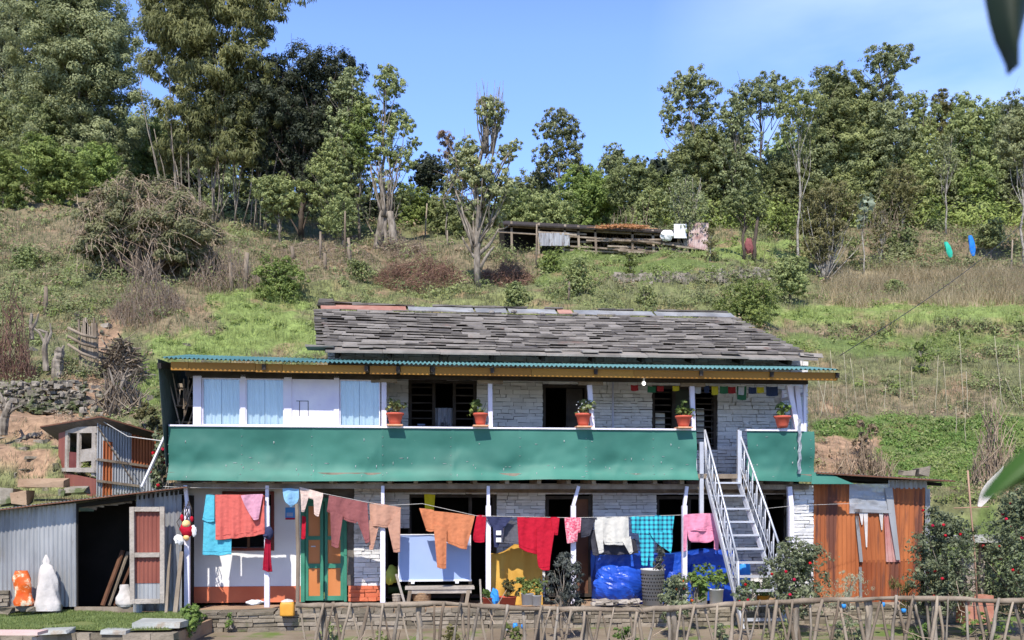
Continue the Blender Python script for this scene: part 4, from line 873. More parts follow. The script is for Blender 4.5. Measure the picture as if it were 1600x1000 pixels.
# ---- glazed bay on the left
zt = HZ(592, 450, 0); zb = ZS + .03
wins = [(302, 315), (376, 384), (444, 456), (522, 530)]
for a, b in wins:
    m = hb(); m.bx(HX(a, 0), HX(b, 0), -.02, .06, zb, zt + .06 if a > 302 else ZT - .02); m.build('post', M['shade_lav'], HR)
m = hb(); m.bx(HX(315.5, 0), HX(594, 0), -.01, .05, zt, zt + .05); m.bx(HX(315.5, 0), HX(594, 0), 0, .05, zt + .052, ZT); m.build('header_board', M['dark_wood'], HR)
for a, b, kind in ((316, 376, 'g'), (384, 444, 'g'), (456, 522, 'b'), (530.5, 594, 'g')):
    x0, x1 = HX(a, 0), HX(b, 0)
    if kind == 'b':
        m = hb(); m.bx(x0, x1, .0, .03, zb, zt - .002); o = m.build('window_board', M['shade_lav'], HR, label='white board closing one bay of the glazed veranda, lavender shade tint put into its colour')
        m = hb(); c = HX(463, 0); c2 = HX(482, 0); z = HZ(627, 470, 0)
        m.bx(c, c2, -.006, -.001, z, z + .01); m.bx(c + .05, c + .06, -.006, -.001, HZ(650, 470, 0), z); m.bx(c2 - .01, c2, -.006, -.001, HZ(650, 470, 0), z); m.build('scratch_lines', M['dark_wood'], o); continue
    t = .018; m = hb(); m.bx(x0, x0 + t, .0, .04, zb, zt); m.bx(x1 - t, x1, .0, .04, zb, zt); m.bx(x0 + t, x1 - t, .0, .04, zt - t, zt); m.bx(x0 + t, x1 - t, .0, .04, zb, zb + t)
    f = m.build('window', M['shade_lav'], HR)
    m = hb(); m.bx(x0 + t, x1 - t, .018, .022, zb + t, zt - t); m.build('pane', M['glass'], f)
    m = hb(); cx = np.linspace(x0 + t, x1 - t, 90); ph = RNG.random() * 6
    cz = [zb + .01, (zb + zt) / 2, zt]
    for s0, s1 in ((0, .47), (.49, 1)):
        cx = x0 + t + (x1 - x0 - 2 * t) * np.linspace(s0, s1, 60)
        G_ = np.array([[(x, .075 + .014 * math.sin(i * .22 + ph) + .009 * math.sin(i * .51 + z * 2 + ph), z) for i, x in enumerate(cx)] for z in np.linspace(zb, zt, 7)]); m.grid(G_[:, ::-1])
    m.build('curtain', M['curtain'], f, smooth=True)
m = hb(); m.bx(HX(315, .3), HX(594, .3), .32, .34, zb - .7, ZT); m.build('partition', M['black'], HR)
# open end of the glazed bay with sticks and junk, tin end wall
m = hb(); a = HX(256, -.5); G0 = [(XE - .02, -.50, ZT + .17), (XE - .02, YW + .3, ZT + .30), (XE - .02, YW + .3, UZ0), (XE - .02, -.03, UZ0 + .1)]
m.corr(G0[0], G0[1], G0[2], G0[3], 18, .012, 5); m.build('end_sheet', M['dark_tin'], HR, smooth=True)
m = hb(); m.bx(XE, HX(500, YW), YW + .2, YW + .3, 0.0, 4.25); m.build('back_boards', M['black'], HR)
m = hb()
for i in range(5): z = UZ0 + .3 + i * .28; m.bx(XE + .05, HX(300, .2), .3, .55, z, z + .02, tint=RNG.random())
for i in range(12): x = RNG.uniform(XE + .1, HX(296, .2)); z = UZ0 + .8 + RNG.random(); m.beam((x, .2, z - RNG.uniform(.2, .6)), (x + RNG.normal() * .12, .25, z), .02, .02, RNG.random())
for i in range(9): x = RNG.uniform(XE + .1, HX(294, .2)); z = UZ0 + .32 + .28 * RNG.integers(0, 5); m.box((x, .38, z + .06), (.10, .1, RNG.uniform(.06, .14)), tint=RNG.random())
m.build('shelf', M['wood'], HR)
# ---- tin roof over the balcony and its yellow beam
def tinroof(u, v):
    px = 252 + (1312 - 252) * u; f = HP(px, 0, -.58); x = f[0]
    z = 4.075 + .035 * math.exp(-u * 6) - .012 * math.sin(u * 3.1)
    return np.array((x, -.58 + (YW + .58) * v, z + .33 * v))
n = 900; G_ = np.array([[tinroof(u, v) for u in np.linspace(0, 1, n)] for v in np.linspace(0, 1, 6)])
wv = .015 * np.sin(np.arange(n) * 2 * math.pi / 6.0 * 1.0)
G_[..., 2] += wv; T_ = np.clip((G_[..., 0] - HX(600, 0)) * .25 + .4, 0, 1)
m = hb(); m.grid(G_, T_); B = G_.copy(); B[..., 2] -= .003; m.grid(B[:, ::-1], T_[:, ::-1] if False else T_)
m.build('balcony_roof', M['teal_tin'], HR, smooth=True)
m = hb(); xa, xb = HX(268, -.42), HX(1308, -.45)
seg = [268, 296, 400, 442, 572, 578, 620, 626, 672, 680, 830, 990, 1308]
for a, b in zip(seg[:-1], seg[1:]):
    if b - a < 10: continue
    za = 4.02 + .025 * math.exp(-(a - 252) / 1060 * 6); m.bx(HX(a, -.42), HX(b, -.42) - .006, -.46, -.40, za - .115, za + .02, tint=RNG.random())
m.build('eaves_beam', M['yellow_wood'], HR)
m = hb()
for p in (262, 420, 575, 623, 676, 766, 923, 1083, 1190, 1290): m.beam((HX(p, 0), -.5, 3.99), (HX(p, 0), YW + .02, 4.24), .06, .09, RNG.random())
m.bx(HX(290, 0), HX(1262, 0), -.02, .07, ZT - .035, ZT + .05); m.build('rafters', M['dark_wood'], HR)
# right end of the balcony: glazed side
xe = HX(1262, 0) 
m = hb()
for y0 in (.1, .62, 1.12): m.bx(xe - .03, xe + .02, y0, y0 + .05, ZS - .7, ZT)
for z in (ZS, 3.72): m.bx(xe - .028, xe + .018, .15, 1.12, z, z + .05)
f = m.build('end_window', M['shade_lav'], HR)
m = hb(); m.bx(xe - .006, xe - .002, .15, 1.12, ZS + .05, 3.72); m.build('pane', M['glass'], f)
m = hb(); m.bx(xe - .02, xe + .01, .1, 1.15, UZ0, ZS - .02); m.build('end_board', M['green_tin'], HR)
# ---- slate roof
yE, yR = .72, 4.45; zE = HZ(549, 800, yE); zR = HZ(489, 800, yR)
xl0, xl1 = HX(508, yE), HX(1262, yE); xr0, xr1 = HX(501, yR), HX(1142, yR)
def rp(u, v, lift=0):   # u along, v up the slope
    x = (xl0 * (1 - v) + xr0 * v) * (1 - u) + (xl1 * (1 - v) + xr1 * v) * u
    sag = .05 * math.sin(u * 3.1) * math.sin(v * 3.1)
    return np.array((x, yE + (yR - yE) * v, zE + (zR - zE) * v - sag + lift))
m = hb(); rows = 15
for r in range(rows):
    v0 = r / rows - .01; v1 = v0 + 1.35 / rows; u = -.004 + RNG.random() * .01; L_ = xl1 - xl0
    while u < 1:
        w = RNG.uniform(.20, .50) / L_; w = min(w, 1.004 - u)
        if w < .008: break
        vv = v0 + RNG.uniform(-.018, .018) - (.03 if RNG.random() < .1 else 0); dx = RNG.uniform(-.006, .006)
        th = RNG.uniform(.018, .04); l0 = .058 + RNG.uniform(0, .016); l1 = .012; g = .0006
        q = [rp(u + g, vv, l0 + RNG.uniform(0, .012)), rp(u + w - g, vv + RNG.uniform(-.008, .008), l0 + RNG.uniform(0, .012)), rp(u + w - g + dx, v1, l1), rp(u + g + dx, v1, l1)]
        q = np.array(q); b_ = q - np.array((0, 0, th))
        V = np.concatenate([b_, q]); ti = RNG.random()
        m.add(V, [[0, 3, 2, 1], [4, 5, 6, 7], [0, 1, 5, 4], [1, 2, 6, 5], [2, 3, 7, 6], [3, 0, 4, 7]], ti)
        u += w * RNG.uniform(.93, 1.0)
sr = m.build('slate_roof', M['slate'], HR)
# eave slabs
m = hb(); u = 0
while u < 1:
    w = RNG.uniform(.5, 1.1) / (xl1 - xl0); w = min(w, 1.012 - u)
    if w < .01: break
    a = rp(u, -.055, .005); b_ = rp(u + w - .0006, -.055, .005); c = rp(u + w - .0006, .05, .03); d_ = rp(u, .05, .03)
    q = np.array([a, b_, c, d_]); q[:, 2] += RNG.uniform(-.006, .006)
    V = np.concatenate([q - np.array((0, 0, .035)), q]); m.add(V, [[0, 3, 2, 1], [4, 5, 6, 7], [0, 1, 5, 4], [1, 2, 6, 5], [2, 3, 7, 6], [3, 0, 4, 7]], .45 + RNG.random() * .4)
    u += w
a = rp(0, .0); m.box(a + np.array((-.08, -.02, .01)), (.5, .36, .045), tint=.6, jit=.012); a = rp(1, 0); m.box(a + np.array((.02, .05, .0)), (.42, .42, .05), tint=.75, jit=.03)
for i in range(13): a = rp(0, i / 13); m.box(a + np.array((-.02, .12, .03)), (.26, .34, .035), tint=RNG.random() * .6, jit=.012)
m.build('eave_slabs', M['slate'], sr)
# back slope, deck board under slates, soffit, rafter tails
m = hb(); V = [rp(0, 0, -.03), rp(1, 0, -.03), rp(1, 1, -.03), rp(0, 1, -.03)]; V2 = [p - np.array((0, 0, .05)) for p in V]; m.add(V2 + V, [[0, 3, 2, 1], [4, 5, 6, 7], [0, 1, 5, 4], [1, 2, 6, 5], [2, 3, 7, 6], [3, 0, 4, 7]], .2)
r0_, r1_ = rp(0, 1, -.03), rp(1, 1, -.03); e0 = np.array((r0_[0], 8.2, 4.4)); e1 = np.array((r1_[0] + .3, 8.2, 4.4)); V = [r0_ + (0, .01, 0), r1_ + (0, .01, 0), e1, e0]; V2 = [p - np.array((0, 0, .06)) for p in V]
m.add(V2 + V, [[0, 3, 2, 1], [4, 5, 6, 7], [0, 1, 5, 4], [1, 2, 6, 5], [2, 3, 7, 6], [3, 0, 4, 7]], .4)
m.build('roof_boards', M['dark_wood'], sr)
m = hb(); x = xl0 + .2
while x < xl1: m.beam((x, yE + .02, zE - .13), (x, YW + .3, zE + .08), .07, .08, RNG.random()); x += .93
m.build('rafter_tails', M['dark_wood'], sr)
m = hb()      # gables
for xx in (XL + .02, XR - .05):
    m.add([(xx - .01, YW + .05, 4.5), (xx - .01, 7.7, 4.5), (xx - .01, yR, zR - .25), (xx + .02, YW + .05, 4.5), (xx + .02, 7.7, 4.5), (xx + .02, yR, zR - .25)], [[0, 2, 1], [3, 4, 5]], .5)
m.build('gable', M['white_stone_hi'], HR)
# ridge flashing: zinc, reddish pieces, slates above
m = hb(); segs = [(0.0, .20, 1), (.205, .36, 0), (.365, .44, 0), (.445, .56, 0), (.565, .60, 1), (.605, .80, 0), (.805, 1.0, 0)]
for a, b_, mi in segs:
    n_ = 8; G_ = np.array([[rp(a + (b_ - a) * i / n_, v, lf) + (0, 0, RNG.uniform(-.004, .004)) for i in range(n_ + 1)] for v, lf in ((.93, .06), (.97, .075), (1.0, .10), (1.02, .07))]); m.grid(G_, RNG.random(), mi)
m.build('ridge_flashing', [M['zinc'], mat('faded_red_tin', (.30, .13, .10), (.42, .24, .19), .7)], sr)
m = hb()
for i in range(22):
    u = i / 22 + RNG.uniform(-.01, .01)
    if RNG.random() < .25 and i > 1: continue
    a = rp(u, 1.01, .115 + (.03 if u < .05 else 0)); m.box(a + np.array((.15, .1, 0)), (RNG.uniform(.35, .6), .3, RNG.uniform(.02, .045)), tint=RNG.random() * .5, jit=.012)
for i in range(4): a = rp(.0 + .0, 1.0, .08 + .04 * i); m.box(a + np.array((.12, .1, 0)), (.4 - i * .03, .3, .035), tint=.2, jit=.012)
for u, v in ((.40, .90), (.455, .93), (.52, .88), (.60, .9)): a = rp(u, v, .09); m.ball(a, (.07, .06, .045), 6, .3, .8)
m.build('ridge_slates', M['slate'], sr)
# ---- ground floor posts
for px, lean, pb in ((292, .02, 940), (417, 0, 935), (598, 0, 945), (763, 0, 945), (896, -.06, 945), (1070, -.03, 945), (1237, .02, 945)):
    m = hb(); x = HX(px, 0); zt_ = ZD - .16
    m.beam((x, .03, 0), (x, .03, 1.72), .085, .08, .6); m.beam((x, .03, 1.721), (x - lean * 1.6, .04, zt_ + .06), .055 if px < 1200 else .085, .06, .4)
    m.build('ground_post', M['shade_lav'], HR)
for px in (478,):
    m = hb(); x = HX(465, -.3); m.tube([(x, -.3, -.05), (x + .01, -.3, .9), (x - .01, -.3, 1.75)], .035, 8); m.build('wooden_pole', M['wood'], label='thin grey wooden pole standing in front of the left edge of the door', cat='pole')
# ---- plinth of rough stones under the house
m = hb(); b_ = hb(); x0, x1 = HX(288, -.62), HX(1500, -.62)
stones(m, x0, x1, -.5, -.045, -.62, h=(.05, .1), w=(.12, .4), out=.04, depth=.14); b_.bx(x0 + .02, x1, -.57, YW + .1, -.5, -.05)
x = x0
while x < x1: w = RNG.uniform(.3, .7); m.box((x + w / 2, -.42, -.03), (w - .015, .46, .05), tint=RNG.random(), jit=.012); x += w
pl = thing('stone_plinth', (x0, -.62, -.5), 'low dry-stone plinth the farmhouse stands on', 'plinth', house=True)
m.build('facing_stones', M['bare_stone'], pl); b_.build('fill', M['dirt'], pl)

m = hb(); a, b = HX(1240, .2), HX(1271, .2); stones(m, a, b, 0, ZD - .07, .2); m.bx(a + .01, b - .01, .25, .55, 0.002, ZD - .072)
m.build('corner_pillar', M['white_stone'], HR, label='sunlit white stone pillar between the stairs and the rusty shed')

m = hb()
G_ = np.array([[HP(1246 + 5 * u + 5 * v - 5 * v * v, 655 + 85 * v, -.16 - .03 * math.sin(v * 9 + u * 3)) for u in np.linspace(0, 1, 6)] for v in np.linspace(0, 1, 16)]); G_[:, :, 0] += .012 * np.sin(np.arange(16) * 1.9)[:, None]; m.grid(G_); m.grid(G_[:, ::-1] + (0, .003, 0))
m.build('torn_plastic_strip', M['plastic'], label='torn translucent plastic strip hanging over the short parapet right of the stairs', cat='plastic strip')
# ---------------------------------------------------------------- metal staircase
st = thing('metal_staircase', (HX(1150, -.9), -.9, -.3), 'silver painted metal staircase with scrolled railings up to the balcony', 'staircase', house=True)
def SP(s, side):      # s 0 (top) .. 1 (foot); side 0 left 1 right : point on the stringer
    px = (1103 + (1161 - 1103) * s) if side == 0 else (1152 + (1232 - 1152) * s)
    y = -.02 - 1.30 * s; z = (ZD + .04) * (1 - s) + (-.30) * s
    return np.array((HX(px, y), y, z))
for side in (0, 1):
    m = hb(); m.beam(SP(0, side), SP(1, side), .035, .075); m.build('stringer', M['steel'], st)
n = 11
for i in range(n):
    s = (i + .35) / n; a, b = SP(s, 0), SP(s, 1); m = hb(); m.bx(min(a[0], b[0]) - .0, b[0], a[1] - .10, a[1] + .10, a[2] - .015, a[2] + .015); m.build('tread', M['steel'], st)
for side in (0, 1):
    m = hb(); hgt = .86
    T = lambda s: SP(s, side) + np.array((-.02 if side == 0 else .02, 0, hgt)); Bt = lambda s: SP(s, side) + np.array((0, 0, .06))
    e = .90
    m.tube([T(0), T(.3), T(.6), T(e)], .018, 6); m.tube([Bt(0) + (0, 0, .04), Bt(e) + (0, 0, .04)], .012, 5); m.tube([T(0) * .35 + Bt(0) * .65, T(e) * .35 + Bt(e) * .65], .009, 5)
    for s in (0, e): m.tube([SP(s, side), T(s)], .018, 6)
    for k in range(11):
        s = e * (k + .5) / 11; m.tube([Bt(s), T(s)], .009, 5)
        if k < 10:
            s2 = s + e / 11; s = s + .01
            c = (Bt(s) * .5 + T(s) * .5 + Bt(s2) * .5 + T(s2) * .5) / 2; 
            th = np.linspace(0, 2 * math.pi, 13); dirx = nrm(T(s2) - T(s)); m.tube([c + dirx * .035 * math.cos(t) + np.array((0, 0, .10)) * math.sin(t) for t in th], .007, 4, cap=False)
            m.tube([Bt(s), c, T(s2)], .006, 4, cap=False)
    m.build('railing', M['steel'], st, smooth=True)
m = hb(); m.bx(HX(1092, 0), HX(1098, 0), -.06, .0, 1.2, ZS - .2); m.bx(HX(1150, 0), HX(1156, 0), -.1, -.04, ZD - .05, ZS); m.build('newel_post', M['steel'], st)
# ---------------------------------------------------------------- pots on the balcony sill
def pot(px, label, leafk, lw, lh, wilt=False, sauc=True, px_w=24):
    k_ = RNG.uniform(.86, 1.08); t_ = RNG.uniform(.9, 1.06)
    x = HX(px, -.10); z = ZS + .032
    r = thing('flower_pot', (x, -.06, z), label, 'flower pot', 'flower pots on the balcony sill', house=True)
    m = hb()
    if sauc: m.bx(x - .135, x + .135, -.2, .08, z, z + .025, tint=.5); m.build('shelf_board', M['saucer'], r); m = hb()
    m.lathe([(r_ * k_, z_ * t_) for r_, z_ in ((.001, .03), (.085, .03), (.10, .07), (.128, .19), (.15, .2), (.152, .235), (.135, .237), (.12, .215), (.001, .21))], (x, -.06, z), 20); m.build('pot', M['terracotta'], r, smooth=True)
    m = hb(); 
    for i in range(9): blob_leaves(m, (x + RNG.normal() * lw * .38, -.06 + RNG.normal() * .05, z + .25 + RNG.random() * lh * .75), lw * .3, 22, .06, sub=5, subr=.5, aspect=.75)
    for i in range(8): a = (x + RNG.normal() * lw * .3, -.06, z + .24 + RNG.random() * lh); m.tube([(x, -.06, z + .2), a], .005, 3, .2)
    m.build('plant', LM[leafk], r)
    return r, x, z
pot(617, 'flower pot with a dark shaded plant beside the glazed bay', 'mid', .24, .22)
pot(751, 'flower pot with a bright leafy plant leaning over its rim beside a post', 'lime', .24, .24)
r, x, z = pot(912, 'flower pot with small white flowers in front of the dark balcony doorway', 'mid', .22, .26)
m = hb()
for i in range(16): m.ball((x + RNG.normal() * .09, -.12 + RNG.normal() * .03, z + .25 + RNG.random() * .2), .010, 5)
m.build('white_flowers', M['white_plastic'], r)
pot(1069, 'flower pot with yellow-green leaves at the top of the stairs', 'lime', .22, .26)
pot(1224, 'squarish flower pot with a rounded bushy plant at the right end of the balcony', 'fern', .2, .28, sauc=False)
# bulb, prayer flags, rag
b = thing('light_bulb', (HX(1006, -.3), -.3, 3.82), 'lit light bulb hanging from the balcony roof beside the prayer flags', 'light bulb', house=True)
m = hb(); x = HX(1006, -.3); m.ball((x, -.3, 3.83), .032, 10); e = bpy.data.materials.new('bulb_glow'); e.use_nodes = True; e.node_tree.nodes['Principled BSDF'].inputs['Emission Color'].default_value = (1, .95, .85, 1); e.node_tree.nodes['Principled BSDF'].inputs['Emission Strength'].default_value = 4
m.build('bulb', e, b, smooth=True); m = hb(); m.tube([(x, -.3, 3.86), (x, -.3, 3.93)], .016, 8); m.tube([(x, -.3, 3.92), (x, -.3, 4.02)], .004, 4); m.build('socket', M['white_plastic'], b)
fl = thing('prayer_flags', (HX(1090, .05), .05, 3.7), 'string of coloured prayer flags under the right half of the balcony roof', 'prayer flags', house=True)
cols = {'red': mat('flag_red', (0.180, 0.007, 0.009), (0.228, 0.012, 0.012), .8), 'yellow': mat('flag_yellow', (0.372, 0.300, 0.012), (0.420, 0.360, 0.024), .8), 'green': mat('flag_green', (.01, .07, .03), (.02, .1, .04), .8), 'white': mat('flag_white', (0.330, 0.336, 0.336), (0.360, 0.360, 0.360), .8), 'blue': mat('flag_blue', (.01, .02, .05), (.02, .03, .07), .8)}  # flag colours dimmed to carry the shade under the balcony roof
for px, c, w, h in ((992, 'red', 14, 10), (1019, 'green', 15, 12), (1032, 'red', 12, 14), (1056, 'yellow', 12, 13), (1091, 'white', 13, 15), (1104, 'blue', 10, 13), (1118, 'yellow', 12, 15), (1131, 'green', 15, 15), (1144, 'red', 14, 18), (1159, 'white', 11, 17), (1160, 'green', 18, 25), (1176, 'blue', 14, 14), (1188, 'yellow', 13, 14), (1206, 'blue', 22, 16)):
    m = hb(); x0 = HX(px - w * .42, .05); x1 = HX(px + w * .42, .05); zt_ = 3.85 - .012 * math.sin(px); y0 = .05 + .02 * (px % 3)
    G_ = np.array([[(x0 + (x1 - x0) * u, y0 + .02 * math.sin(u * 5 + px) * v, zt_ - v * h * (.78 + .2 * math.sin(px * 3.7)) / 92 - .01 * math.sin(u * 3.1)) for u in np.linspace(0, 1, 7)] for v in np.linspace(0, 1, 5)]); m.grid(G_[:, ::-1]); m.build('flag', cols[c], fl)
m = hb(); m.tube([(HX(980, .05), .05, 3.87), (HX(1100, .05), .05, 3.86), (HX(1225, .05), .05, 3.87)], .004, 4); m.build('string', M['rope'], fl)
# ---------------------------------------------------------------- washing
def cloth(name, patches, mt, label, cat, yl=.02, fold=.028, ff=34, th=.018, group=None, extra=None, tint=None):
    """patches: (left edge, right edge[, y offset]) polylines top->bottom in picture coordinates, hung in the plane yl"""
    m = hb(); W_ = None
    for pi, pt in enumerate(patches):
        Lp, Rp = np.array(pt[0], float), np.array(pt[1], float); yo = pt[2] if len(pt) > 2 else -.012 * pi
        f_ = pt[3] if len(pt) > 3 else fold
        def samp(A, t):
            for _ in range(2 if len(A) > 2 else 0):
                Q = [A[0]]
                for i_ in range(len(A) - 1): Q += [A[i_] * .75 + A[i_ + 1] * .25, A[i_] * .25 + A[i_ + 1] * .75]
                A = np.array(Q + [A[-1]])
            s = np.concatenate([[0], np.cumsum(np.hypot(*(A[1:] - A[:-1]).T))]); s /= s[-1] + 1e-9; return np.stack([np.interp(t, s, A[:, 0]), np.interp(t, s, A[:, 1])], 1)
        tv = np.linspace(0, 1, 22); l_, r_ = samp(Lp, tv), samp(Rp, tv); nu = 40
        G_ = np.zeros((22, nu, 3)); ph = RNG.random() * 9
        for i in range(22):
            for j in range(nu):
                u = j / (nu - 1); p = l_[i] * (1 - u) + r_[i] * u
                q = HP(p[0], p[1], yl); xx = q[0]
                k = .25 + .75 * tv[i]
                y = yl + yo + f_ * k * (math.sin(xx * ff + ph + .6 * math.sin(tv[i] * 3)) * .6 + math.sin(xx * ff * .43 + ph * 2 + tv[i] * 2) * .7) + (float(_T[int(xx * 40) & 255, i * 3 & 255]) - .5) * .004
                G_[i, j] = (q[0], y, q[2] + .0)
        G_[:, :, 2] -= .014 * np.sin(np.linspace(0, math.pi, nu))[None, :] * (tv[:, None] ** 2 - .5 * (1 - tv[:, None]))
        G_[:, :, 2] += .006 * np.sin(G_[:, :, 0] * 25 + ph) * tv[:, None]
        m.grid(G_[:, ::-1], .5); B = G_.copy(); B[..., 1] += th; m.grid(B, .5)
        if tv[-1] > 0: m.tube(G_[-1, ::3] + (0, th / 2, 0), .009, 5, 1.0, cap=False); m.tube(G_[-3, ::3] + (0, -.003, 0), .0035, 4, 0, cap=False)
        R_ = np.concatenate([G_[0], G_[1:, -1], G_[-1, ::-1][1:], G_[::-1, 0][1:]]); R2 = R_ + np.array((0, th, 0))
        m.grid(np.stack([R_, R2]), .5)
    if pi == 0 or True:
        pass
    o = m.build(name, mt, smooth=True, label=label, cat=cat, group=group)
    return o
def fab(n, c1, c2=None, ns=14, **k): return mat('cloth_' + n, c1, c2 or tuple(min(1, q * 1.15) for q in c1), .85, ns=ns, bump=.7, bs=11, tm=.25, spec=.1, **k)
Fb = dict(sky=fab('light_blue', (.09, .40, .52)), coral=fab('coral', (.54, .12, .10)), mauve=fab('mauve', (.55, .27, .36)), sky2=fab('pale_blue', (.22, .42, .62)), cream=fab('cream_fleece', (.60, .46, .40)),
 maroon=fab('maroon', (.24, .085, .085)), tan=fab('tan', (.44, .24, .17)), rusto=fab('rust_orange', (.50, .18, .085)), red=fab('red', (.42, .012, .03)), navy=fab('navy', (.035, .04, .09)), char=fab('charcoal', (.05, .05, .065)), grey=fab('grey', (.10, .10, .12)),
 pinkred=mat('cloth_pink_patterned', (.62, .05, .12), (.75, .38, .42), .85, ns=30, tm=0, contrast=2), white=fab('off_white', (.55, .53, .48)), pink=fab('pink', (.68, .25, .37)), yel=fab('yellow', (.5, .42, .02)), dkred=fab('dark_red', (.30, .01, .03)))
pl_ = bpy.data.materials.new('cloth_plaid'); pl_.use_nodes = True; nt = pl_.node_tree; N = nt.nodes
a = N.new('ShaderNodeTexCoord'); sx = N.new('ShaderNodeSeparateXYZ'); nt.links.new(a.outputs['Object'], sx.inputs[0]); outs = []
for ax, fr in ((0, 78), (2, 78)):
    q = N.new('ShaderNodeMath'); q.operation = 'MULTIPLY'; q.inputs[1].default_value = fr; nt.links.new(sx.outputs[ax], q.inputs[0])
    s_ = N.new('ShaderNodeMath'); s_.operation = 'SINE'; nt.links.new(q.outputs[0], s_.inputs[0])
    g = N.new('ShaderNodeMath'); g.operation = 'GREATER_THAN'; g.inputs[1].default_value = .25; nt.links.new(s_.outputs[0], g.inputs[0]); outs.append(g)
ad = N.new('ShaderNodeMath'); ad.operation = 'ADD'; nt.links.new(outs[0].outputs[0], ad.inputs[0]); nt.links.new(outs[1].outputs[0], ad.inputs[1])
dv = N.new('ShaderNodeMath'); dv.operation = 'MULTIPLY'; dv.inputs[1].default_value = .5; nt.links.new(ad.outputs[0], dv.inputs[0])
rp_ = N.new('ShaderNodeValToRGB'); rp_.color_ramp.elements[0].color = (.04, .50, .58, 1); rp_.color_ramp.elements[1].color = (.01, .05, .12, 1); e_ = rp_.color_ramp.elements.new(.5); e_.color = (.02, .26, .36, 1)
nt.links.new(dv.outputs[0], rp_.inputs[0]); nt.links.new(rp_.outputs[0], N['Principled BSDF'].inputs['Base Color']); N['Principled BSDF'].inputs['Roughness'].default_value = .85
YC = -.07
cloth('towel', [([(322, 773), (317, 808), (316, 812)], [(335, 774), (335, 815)], 0, .01), ([(318, 808), (316, 866)], [(362, 815), (361, 866)], .025, .016)], Fb['sky'], 'light blue towel hanging half behind the coral cloth', 'towel', YC + .02)
cloth('pleated_cloth', [([(336, 773), (337, 843)], [(413, 774), (413, 800), (414, 834)])], Fb['coral'], 'large coral-red pleated cloth on the washing line at the left', 'cloth', YC - .01, fold=.022, ff=62)
cloth('small_shirt', [([(376, 774), (386, 799), (396, 811)], [(411, 772), (407, 794), (404, 811)])], Fb['mauve'], 'small mauve-pink garment hanging over the coral cloth', 'garment', YC - .06)
cloth('light_blue_cloth', [([(441, 763), (444, 783), (453, 791)], [(467, 764), (467, 783), (456, 791)])], Fb['sky2'], 'small pale blue garment hanging above the blue poster', 'garment', YC)
cloth('fleece', [([(468, 761), (470, 774)], [(505, 771), (504, 781)]), ([(470, 772), (471, 798)], [(483, 774), (476, 798)]), ([(490, 776), (491, 802)], [(505, 775), (498, 806)])], Fb['cream'], 'cream fleece garment draped above the left door leaf', 'garment', YC, fold=.02)
cloth('red_strip', [([(472, 806), (471, 841)], [(478, 808), (477, 841)])], Fb['red'], 'narrow red cloth hanging against the edge of the door', 'cloth', YC + .3)
cloth('sweater', [([(514, 774), (511, 799)], [(575, 786), (570, 803), (556, 818)]), ([(516, 796), (518, 853)], [(536, 806), (529, 855)]), ([(556, 808), (571, 848)], [(574, 786), (578, 846)])], Fb['maroon'], 'maroon sweater hung upside down with both sleeves dangling', 'sweater', YC)
cloth('tan_trousers', [([(577, 785), (578, 814), (582, 821)], [(627, 793), (621, 812), (613, 823)]), ([(577, 812), (577, 858)], [(592, 821), (583, 858)]), ([(606, 822), (615, 862)], [(626, 795), (625, 862)])], Fb['tan'], 'tan sweatshirt between the maroon sweater and the blue board', 'sweatshirt', YC)
cloth('hoodie', [([(655, 794), (666, 829)], [(678, 797), (678, 829)], -.02), ([(674, 798), (677, 822), (700, 848)], [(742, 806), (735, 835), (729, 858)]), ([(677, 818), (683, 886)], [(698, 826), (697, 887)], -.05)], Fb['rusto'], 'rust-orange hoodie hanging in front of the blue board', 'hoodie', YC)
cloth('red_childs_top', [([(745, 805), (738, 842), (742, 847)], [(760, 806), (757, 846)])], Fb['red'], 'small red top beside the navy jacket', 'top', YC)
cloth('jacket', [([(759, 807), (768, 823)], [(801, 809), (788, 823)]), ([(770, 822), (772, 853)], [(788, 820), (779, 854)]), ], Fb['navy'], 'navy jacket with two white patches on its sleeve', 'jacket', YC)
m = hb()
for py in (832, 843): a = HP(775, py - 3, YC - .05); b = HP(783, py + 4, YC - .05); m.bx(a[0], b[0], YC - .075, YC - .045, b[2], a[2])
o_ = m.build('sleeve_patches', M['white_plastic'], label='pair of white cloth labels clipped on the sleeve of the navy jacket', cat='cloth label')
cloth('t_shirt', [([(790, 811), (786, 846)], [(809, 817), (811, 850)])], Fb['grey'], 'dark grey garment in the shade left of the red hoodie', 'garment', YC + .10)
cloth('hoodie', [([(808, 808), (811, 855)], [(873, 809), (863, 835), (838, 866)], 0, .03), ([(838, 826), (839, 884), (846, 890)], [(866, 830), (859, 872), (858, 890)], -.04), ([(860, 808), (864, 834)], [(874, 809), (871, 835)], -.03)], Fb['red'], 'bright red hoodie in the middle of the washing line', 'hoodie', YC)
cloth('childs_dress', [([(882, 809), (884, 830)], [(908, 809), (907, 831)]), ([(884, 828), (886, 848)], [(903, 828), (902, 845)])], Fb['pinkred'], 'small pink-and-white patterned child dress hung before a post', 'dress', YC - .02)
cloth('charcoal_shorts', [([(908, 809), (908, 840)], [(932, 809), (922, 835)])], Fb['char'], 'charcoal garment between the patterned dress and the white top', 'garment', YC + .02)
cloth('dark_shirt', [([(934, 842), (940, 866)], [(992, 842), (998, 864)]), ([(921, 828), (926, 866)], [(935, 828), (940, 866)])], Fb['char'], 'dark cloth hanging behind the white top', 'cloth', YC + .12)
cloth('long_sleeved_top', [([(932, 808), (940, 835), (945, 850)], [(982, 808), (984, 850)]), ([(930, 812), (928, 826), (936, 865)], [(942, 815), (942, 835), (943, 862)]), ([(972, 846), (984, 866)], [(985, 838), (989, 862)])], Fb['white'], 'off-white long-sleeved top on the washing line', 'top', YC)
